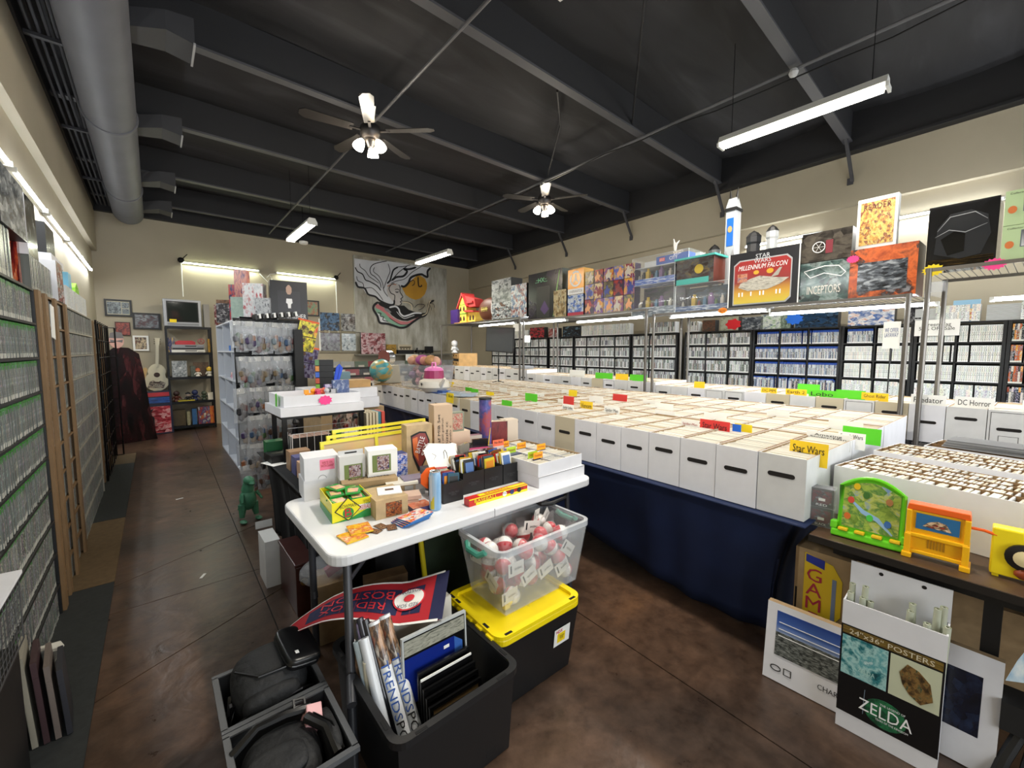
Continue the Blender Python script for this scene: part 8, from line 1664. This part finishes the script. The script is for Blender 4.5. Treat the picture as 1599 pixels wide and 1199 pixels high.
# right foreground: toys on the table edge, posters below
TT = .7105
def RT(x, y): return (x, y)
t = thing('toy_pinball', 'lime green toy pinball game with a landscape picture and yellow keys', 'toy', (2.19, .283, TT), rot=(-.14, 0, -PI/2)); t.scale = (.8, .8, 1.0); lime = mat('toy_lime', '#63c41c', .35)
arc = [(-.13, .02), (.13, .02), (.13, .215)]+[(.13-.26*k/10, .215+.045*math.sin(PI*k/10)) for k in range(1, 10)]+[(-.13, .215)]
g = G(); g.prism(arc, 0, .03); g.build('shell', lime, t, bevel=.004)
g = G(); g.tube([(-.125, 0, .03), (-.125, 0, .215)]+[(-.125+.25*k/10, 0, .215+.045*math.sin(PI*k/10)) for k in range(1, 10)]+[(.125, 0, .215), (.125, 0, .03)], .009, 8); g.build('rim', lime, t, smooth=True)
g = G(); g.prism([(-.112, .045), (.112, .045), (.112, .208)]+[(.112-.224*k/8, .208+.036*math.sin(PI*k/8)) for k in range(1, 8)]+[(-.112, .208)], -.003, 0); g.build('picture', art('print_meadow', ['#5a7a2c', '#7c9a3c', '#98b048', '#4a7a3a', '#b0b85a', '#6a8ab0'], 2.6, .15, stretch=(1, 1.3, 1)), t)
g = G(); g.stroke([(-.08, .16), (-.03, .12), (.03, .1), (.09, .05)], .018, -.0042, -.003); g.build('printed_stream', mat('stream_blue', '#8fb4d8', .2), t)
for k, (x, z, c) in enumerate(((-.06, .22, '#d8b01c'), (-.08, .16, '#c94a3a'), (.07, .18, '#a8784a'), (-.09, .09, '#c9682c'), (.07, .09, '#3a6ab0'), (0, .1, '#4ac04a'), (-.02, .19, '#3a6a2c'))): g = G(); g.prism([(x+.014*math.cos(a*PI/6), z+.014*math.sin(a*PI/6)) for a in range(12)], -.0055, -.003); g.build('printed_spot', mat('spot'+c, c, .3), t)
g = G(); g.box(-.15, .15, -.035, .04, 0, .028); g.build('base', lime, t, bevel=.006)
for k in range(4): g = G(); g.box(-.12+.068*k, -.08+.068*k, -.04, -.005, .028, .04); g.build('key', mat('key_yellow', '#e0b81c', .35), t, bevel=.003)
for s in (-1, 1): g = G(); g.box(s*.14-.015, s*.14+.015, -.03, .03, .028, .06); g.build('corner_post', lime, t, bevel=.004)
t = thing('toy_organ', 'yellow toy organ shaped like an upright piano with a blue picture', 'toy', (2.17, .088, TT), rot=(0, 0, -PI/2)); t.scale = (.76, .8, .92); ty = mat('toy_yolk', '#f0b414', .35)
g = G(); g.box(-.1, .1, .0, .06, .02, .2); g.build('cabinet', ty, t, bevel=.005)
g = G(); g.box(-.105, .105, -.015, .0, .09, .105); g.box(-.1, .1, -.012, 0, .02, .035); g.build('key_shelf', ty, t, bevel=.003)
for s in (-1, 1):
    g = G(); g.box(s*.1-.012, s*.1+.012, -.02, .065, 0, .1); g.box(s*.1-.01, s*.1+.01, -.012, .05, .1, .2); g.box(s*.1-.018, s*.1+.018, -.03, .07, 0, .02); g.build('side_post', ty, t, bevel=.003)
g = G(); g.prism([(-.11, .2), (.11, .2), (.105, .225), (-.105, .225)], -.005, .065); g.build('top_rail', mat('toy_orange', '#e8621c', .35), t, bevel=.003)
panel(t, 'blue_picture', mat('organ_blue', '#2c6a9a', .3), -.075, .075, .125, .19, y=-.004, d=.003); g = G(); g.prism([(-.05, .14), (.05, .135), (.03, .165), (0, .17), (-.03, .16)], -.0055, -.004); g.build('printed_group', art('print_organ', ['#c9482c', '#2c2c2c', '#d8b48a', '#e8e0d0'], 4, .3), t)
for k in range(6): g = G(); g.box(-.03+.011*k, -.024+.011*k, -.002, 0, .05, .085); g.build('slot', mat('yolk_dark', '#b07c0c', .5), t)
g = G(); g.tube([(.11, .02, .17), (.15, .03, .168), (.19, .03, .16)], .006, 6); g.build('crank', mat('toy_orange', '#e8621c'), t)
t = thing('toy_box', 'square yellow toy with a round dial and black and red shapes, right edge', 'toy', (2.19, -.13, TT), rot=(0, 0, -PI/2)); yy = mat('toy_lemon', '#f0d81c', .35); g = G(); g.box(-.085, .12, 0, .06, .01, .175); g.build('body', yy, t, bevel=.005)
for x in (-.07, .1): g = G(); g.box(x-.008, x+.008, .01, .05, 0, .01); g.build('foot', yy, t)
g = G(); g.lathe([(.045, 0), (.045, .012), (.03, .016), (.0, .016)], 20); g.build('dial', black, t, loc=(-.01, 0, .09), rot=(PI/2, 0, 0), smooth=True); g = G(); g.lathe([(.026, .014), (.026, .022), (.01, .026), (.0, .026)], 20); g.build('dial_centre', mat('toy_cream2', '#e0d0a0', .35), t, loc=(-.01, 0, .09), rot=(PI/2, 0, 0), smooth=True)
g = G(); g.sph((.0, -.01, .035), .025, 10, sc=(1.3, .6, .8)); g.build('brown_knob', mat('toy_brown', '#8a3c1c', .35), t, smooth=True); g = G(); g.sph((.065, -.01, .08), .03, 10, sc=(1, .5, 1)); g.build('red_knob', mat('toy_scarlet', '#c01c24', .35), t, smooth=True); g = G(); g.sph((.05, -.005, .15), .022, 10, sc=(1.2, .5, 1)); g.build('black_knob', black, t, smooth=True)
for k in range(2):
    b = carton('small_car_case', ['lower', 'upper'][k]+' of two small clear cases with dark toys beside the comic boxes', 'display case', (2.23, .452, TT+.001+.088*k), -PI/2+.1, (.085, .06, .085), [mat('case_smoke', '#3c3c40', .1)]*3); panel(b, 'printed_face', art('print_mask', ['#1c1214', '#6a1c24', '#2c2c30', '#a0a0a4'], 2.5, .2, seed=k), -.035, .035, .018, .075); text('RED' if k else 'BLACK', .04, .01, whitetext, b, (0, -.0022, .012)); panel(b, 'price_label', paper, -.012, .012, .03, .042, y=-.003, d=.001)
    g = G(); g.box(-.048, .048, -.006, .066, .0, .0875); g.build('clear_cover', clear, b)
b = carton('game_carton', 'brown carton with black and white side print under the wooden table end', 'carton', (2.3, .50, .001+0), -PI/2+.0, (.11, .25, .56), [tan]*3); panel(b, 'black_print', black, -.05, .055, .23, .36); text('THE', .05, .04, paper, b, (.0, -.0025, .3))
b = carton('game_carton', 'carton with tall red GAME lettering on a yellow panel', 'carton', (2.2, .42, .001), -PI/2-.05, (.2, .3, .6), [tan]*3)
g = G(); g.prism([(-.075, .2), (.04, .2), (.04, .3), (.065, .34), (.065, .5), (.03, .56), (-.075, .585)], -.003, -.001); g.build('yellow_panel', mat('arcade_yellow', '#e0c02c', .35), b); text('G\nA\nM\nE', .06, .26, mat('arcade_red', '#b0304a', .4), b, (-.035, -.0045, .39)); g = G(); g.prism([(-.07, .545), (0, .53), (.0, .57), (-.07, .58)], -.0045, -.003); g.build('blue_pad', mat('arcade_blue', '#2c3a9a', .35), b); g = G(); g.box(.03, .045, -.0045, -.003, .25, .5); g.build('grey_stripe', mat('arcade_grey', '#7a8aa8', .4), b)
for k, (y, w, h, x) in enumerate(((.12, .35, .5, 2.5), (-.2, .3, .45, 2.55), (-.5, .3, .5, 2.5))): carton('brown_carton', 'brown carton deep under the wooden table, %s' % ['behind the poster box', 'second towards the picture edge', 'at the picture edge'][k], 'carton', (x, y, .001), -PI/2, (w, .3, h), [kraft]*3)
PB = thing('poster_box', 'tall white box of rolled posters with a black printed front panel', 'poster box', (2.0, .175, .002), rot=(0, 0, -PI/2+.0))
w, d, h = .285, .115, .525
g = G(); g.tray(-w/2, w/2, 0, d, 0, h, .005); g.build('box_body', white, PB)
g = G(); g.box(-w/2, w/2, d-.005, d, h, h+.12); bf = g.build('back_flap', white, PB)
for x in (-.05, .07): g = G(); g.cyl((x, d-.0058, h+.1), (x, d-.0052, h+.1), .007, n=10); g.build('punched_hole', hole, PB)
panel(PB, 'front_print', mat('front_black', '#0e0f12', .35), -w/2, w/2-.0, .07, .43); panel(PB, 'gold_band', art('print_goldband', ['#4a3c1c', '#6a5628', '#8a7030'], 5, .4), -w/2+.005, w/2-.005, .395, .425, y=-.0022, d=.001)
text('24"x36" POSTERS', w*.82, .02, mat('ink_bone', '#d8d0b8', .5), PB, (0, -.003, .41))
panel(PB, 'sky_picture', art('print_skyisle', ['#0f3a44', '#2c7a80', '#a8d0cc', '#4a9aa0', '#dcebe6'], 2.5, .3, const=False), -w/2+.006, -.002, .23, .388, y=-.0022, d=.001); panel(PB, 'archer_picture', mat('print_bone', '#c4c8ac', .4), .004, w/2-.006, .23, .388, y=-.0022, d=.001)
g = G(); g.prism([(.03, .33), (.05, .37), (.08, .36), (.11, .33), (.12, .27), (.09, .24), (.06, .26), (.04, .29)], -.0034, -.0022); g.build('printed_shape', art('print_bronze', ['#2c2418', '#5a4428', '#8a6a3c', '#2c4a3a'], 5, .3), PB); text('ZELDA', .05, .016, mat('ink_mist', '#b8d8d0', .5), PB, (-.06, -.0034, .27))
g = G(); g.prism([(-.0+.06*math.cos(a*PI/10), .135+.055*math.sin(a*PI/10)) for a in range(20)], -.0026, -.0012); g.build('green_swirl', art('print_swirl', ['#0e1f18', '#1f5a3c', '#2c7a4c', '#123024'], 4, .4), PB); text('ZELDA', .15, .045, whitetext, PB, (0, -.0036, .14)); text('THE LEGEND OF', .07, .008, whitetext, PB, (.02, -.0036, .172)); text('TEARS OF THE KINGDOM', .09, .008, whitetext, PB, (.02, -.0036, .108)); g = G(); g.stroke([(-.06, .2), (-.062, .1)], .005, -.0042, -.0036); g.build('printed_sword', mat('ink_slate', '#7a8a98', .5), PB)
rp2 = mat('poster_roll', '#b8bca8', .5)
for k, (x, y, z) in enumerate(((-.12, .03, .5), (-.1, .06, .53), (-.085, .035, .49), (-.125, .075, .52), (-.065, .06, .48), (-.05, .03, .46), (.03, .04, .5), (.06, .06, .52), (.075, .03, .49), (.1, .05, .54), (.12, .075, .55), (.125, .03, .5))):
    q = thing('rolled_poster', 'rolled poster standing in the %s side of the tall white box' % ('left' if x < 0 else 'right'), 'rolled poster', (2.0+y, .175-x, .008), 0, 'rolls on the %s of the poster box' % ('left' if x < 0 else 'right')); q.rotation_euler = (random.uniform(-.03, .03), random.uniform(-.03, .03), 0); g = G(); g.cyl((0, 0, 0), (0, 0, z+.04), .0105, n=10, caps=False); g.cyl((0, 0, z+.035), (0, 0, z+.039), .0105, .004, n=10, caps=False); g.build('roll', rp2, q, smooth=True)
b = carton('stadium_print', 'white boxed stadium photograph leaning under the blue cloth', 'print', (2.06, .42, .004), -PI/2+.02, (.36, .035, .35), [white, white, kraft]); b.rotation_euler = (-.1, 0, -PI/2+.02); panel(b, 'printed_sky', vgrad('print_stadsky', ['#a9b8cc', '#4a6ab0', '#24428a']), -.14, .17, .2, .32); panel(b, 'printed_crowd', art('print_crowd', ['#1c1e1e', '#3a3e3c', '#6a6e6a', '#8a8e8a'], 14, .3), -.14, .17, .12, .225, y=-.0022, d=.001)
for k in range(3): g = G(); g.box(-.13, .16, -.0032, -.0022, .21+.03*k, .213+.03*k); g.build('printed_light', paper, b)
text('CHARLOTTE', .15, .022, ink, b, (.1, -.0015, .07)); g = G(); g.stroke([(-.13+.02*math.cos(a*PI/6), .06+.012*math.sin(a*PI/6)) for a in range(13)], .004, -.0022, -.0012); g.build('round_badge', ink, b); g = G(); g.frame(-.1, -.07, .045, .075, .003, -.0022, -.0012); g.build('square_badge', ink, b)
b = carton('framed_print', 'white-bordered dark print leaning behind the tall poster box', 'print', (2.14, .0, .004), -PI/2-.05, (.2, .03, .42), [white, white, kraft]); b.rotation_euler = (-.08, 0, -PI/2-.05); panel(b, 'dark_print', art('print_nightpic', ['#0c0e16', '#141a2c', '#24304a'], 3, .2), -.09, .055, .12, .34)
t = thing('dark_bundle', 'black tripod feet and straps on the floor at the right edge', 'bundle', (2.2, -.22, 0));
for k in range(3): g = G(); g.tube([(0, .03*k, .22), (-.05, .05*k, .1), (-.12+.02*k, .06*k, .02)], .018, 8); g.build('leg', black, t, smooth=True)
g = G(); g.box(-.06, .06, -.08, .12, .2, .3); g.build('bag_body', mat('dull_black', '#141414', .7), t)
g = G(); g.prism([(0, 0), (.05, .02), (.09, .15), (.06, .2), (.02, .08)], 0, .004); o = g.build('hanging_flag', art('print_clouds', ['#5a9ad0', '#b8d4e8', '#e4eef4'], 2, .5, const=False), loc=(2.06, -.1, .42), rot=-PI/2); tag(o, 'pale blue and white cloth tip hanging at the right edge below the table', 'cloth')
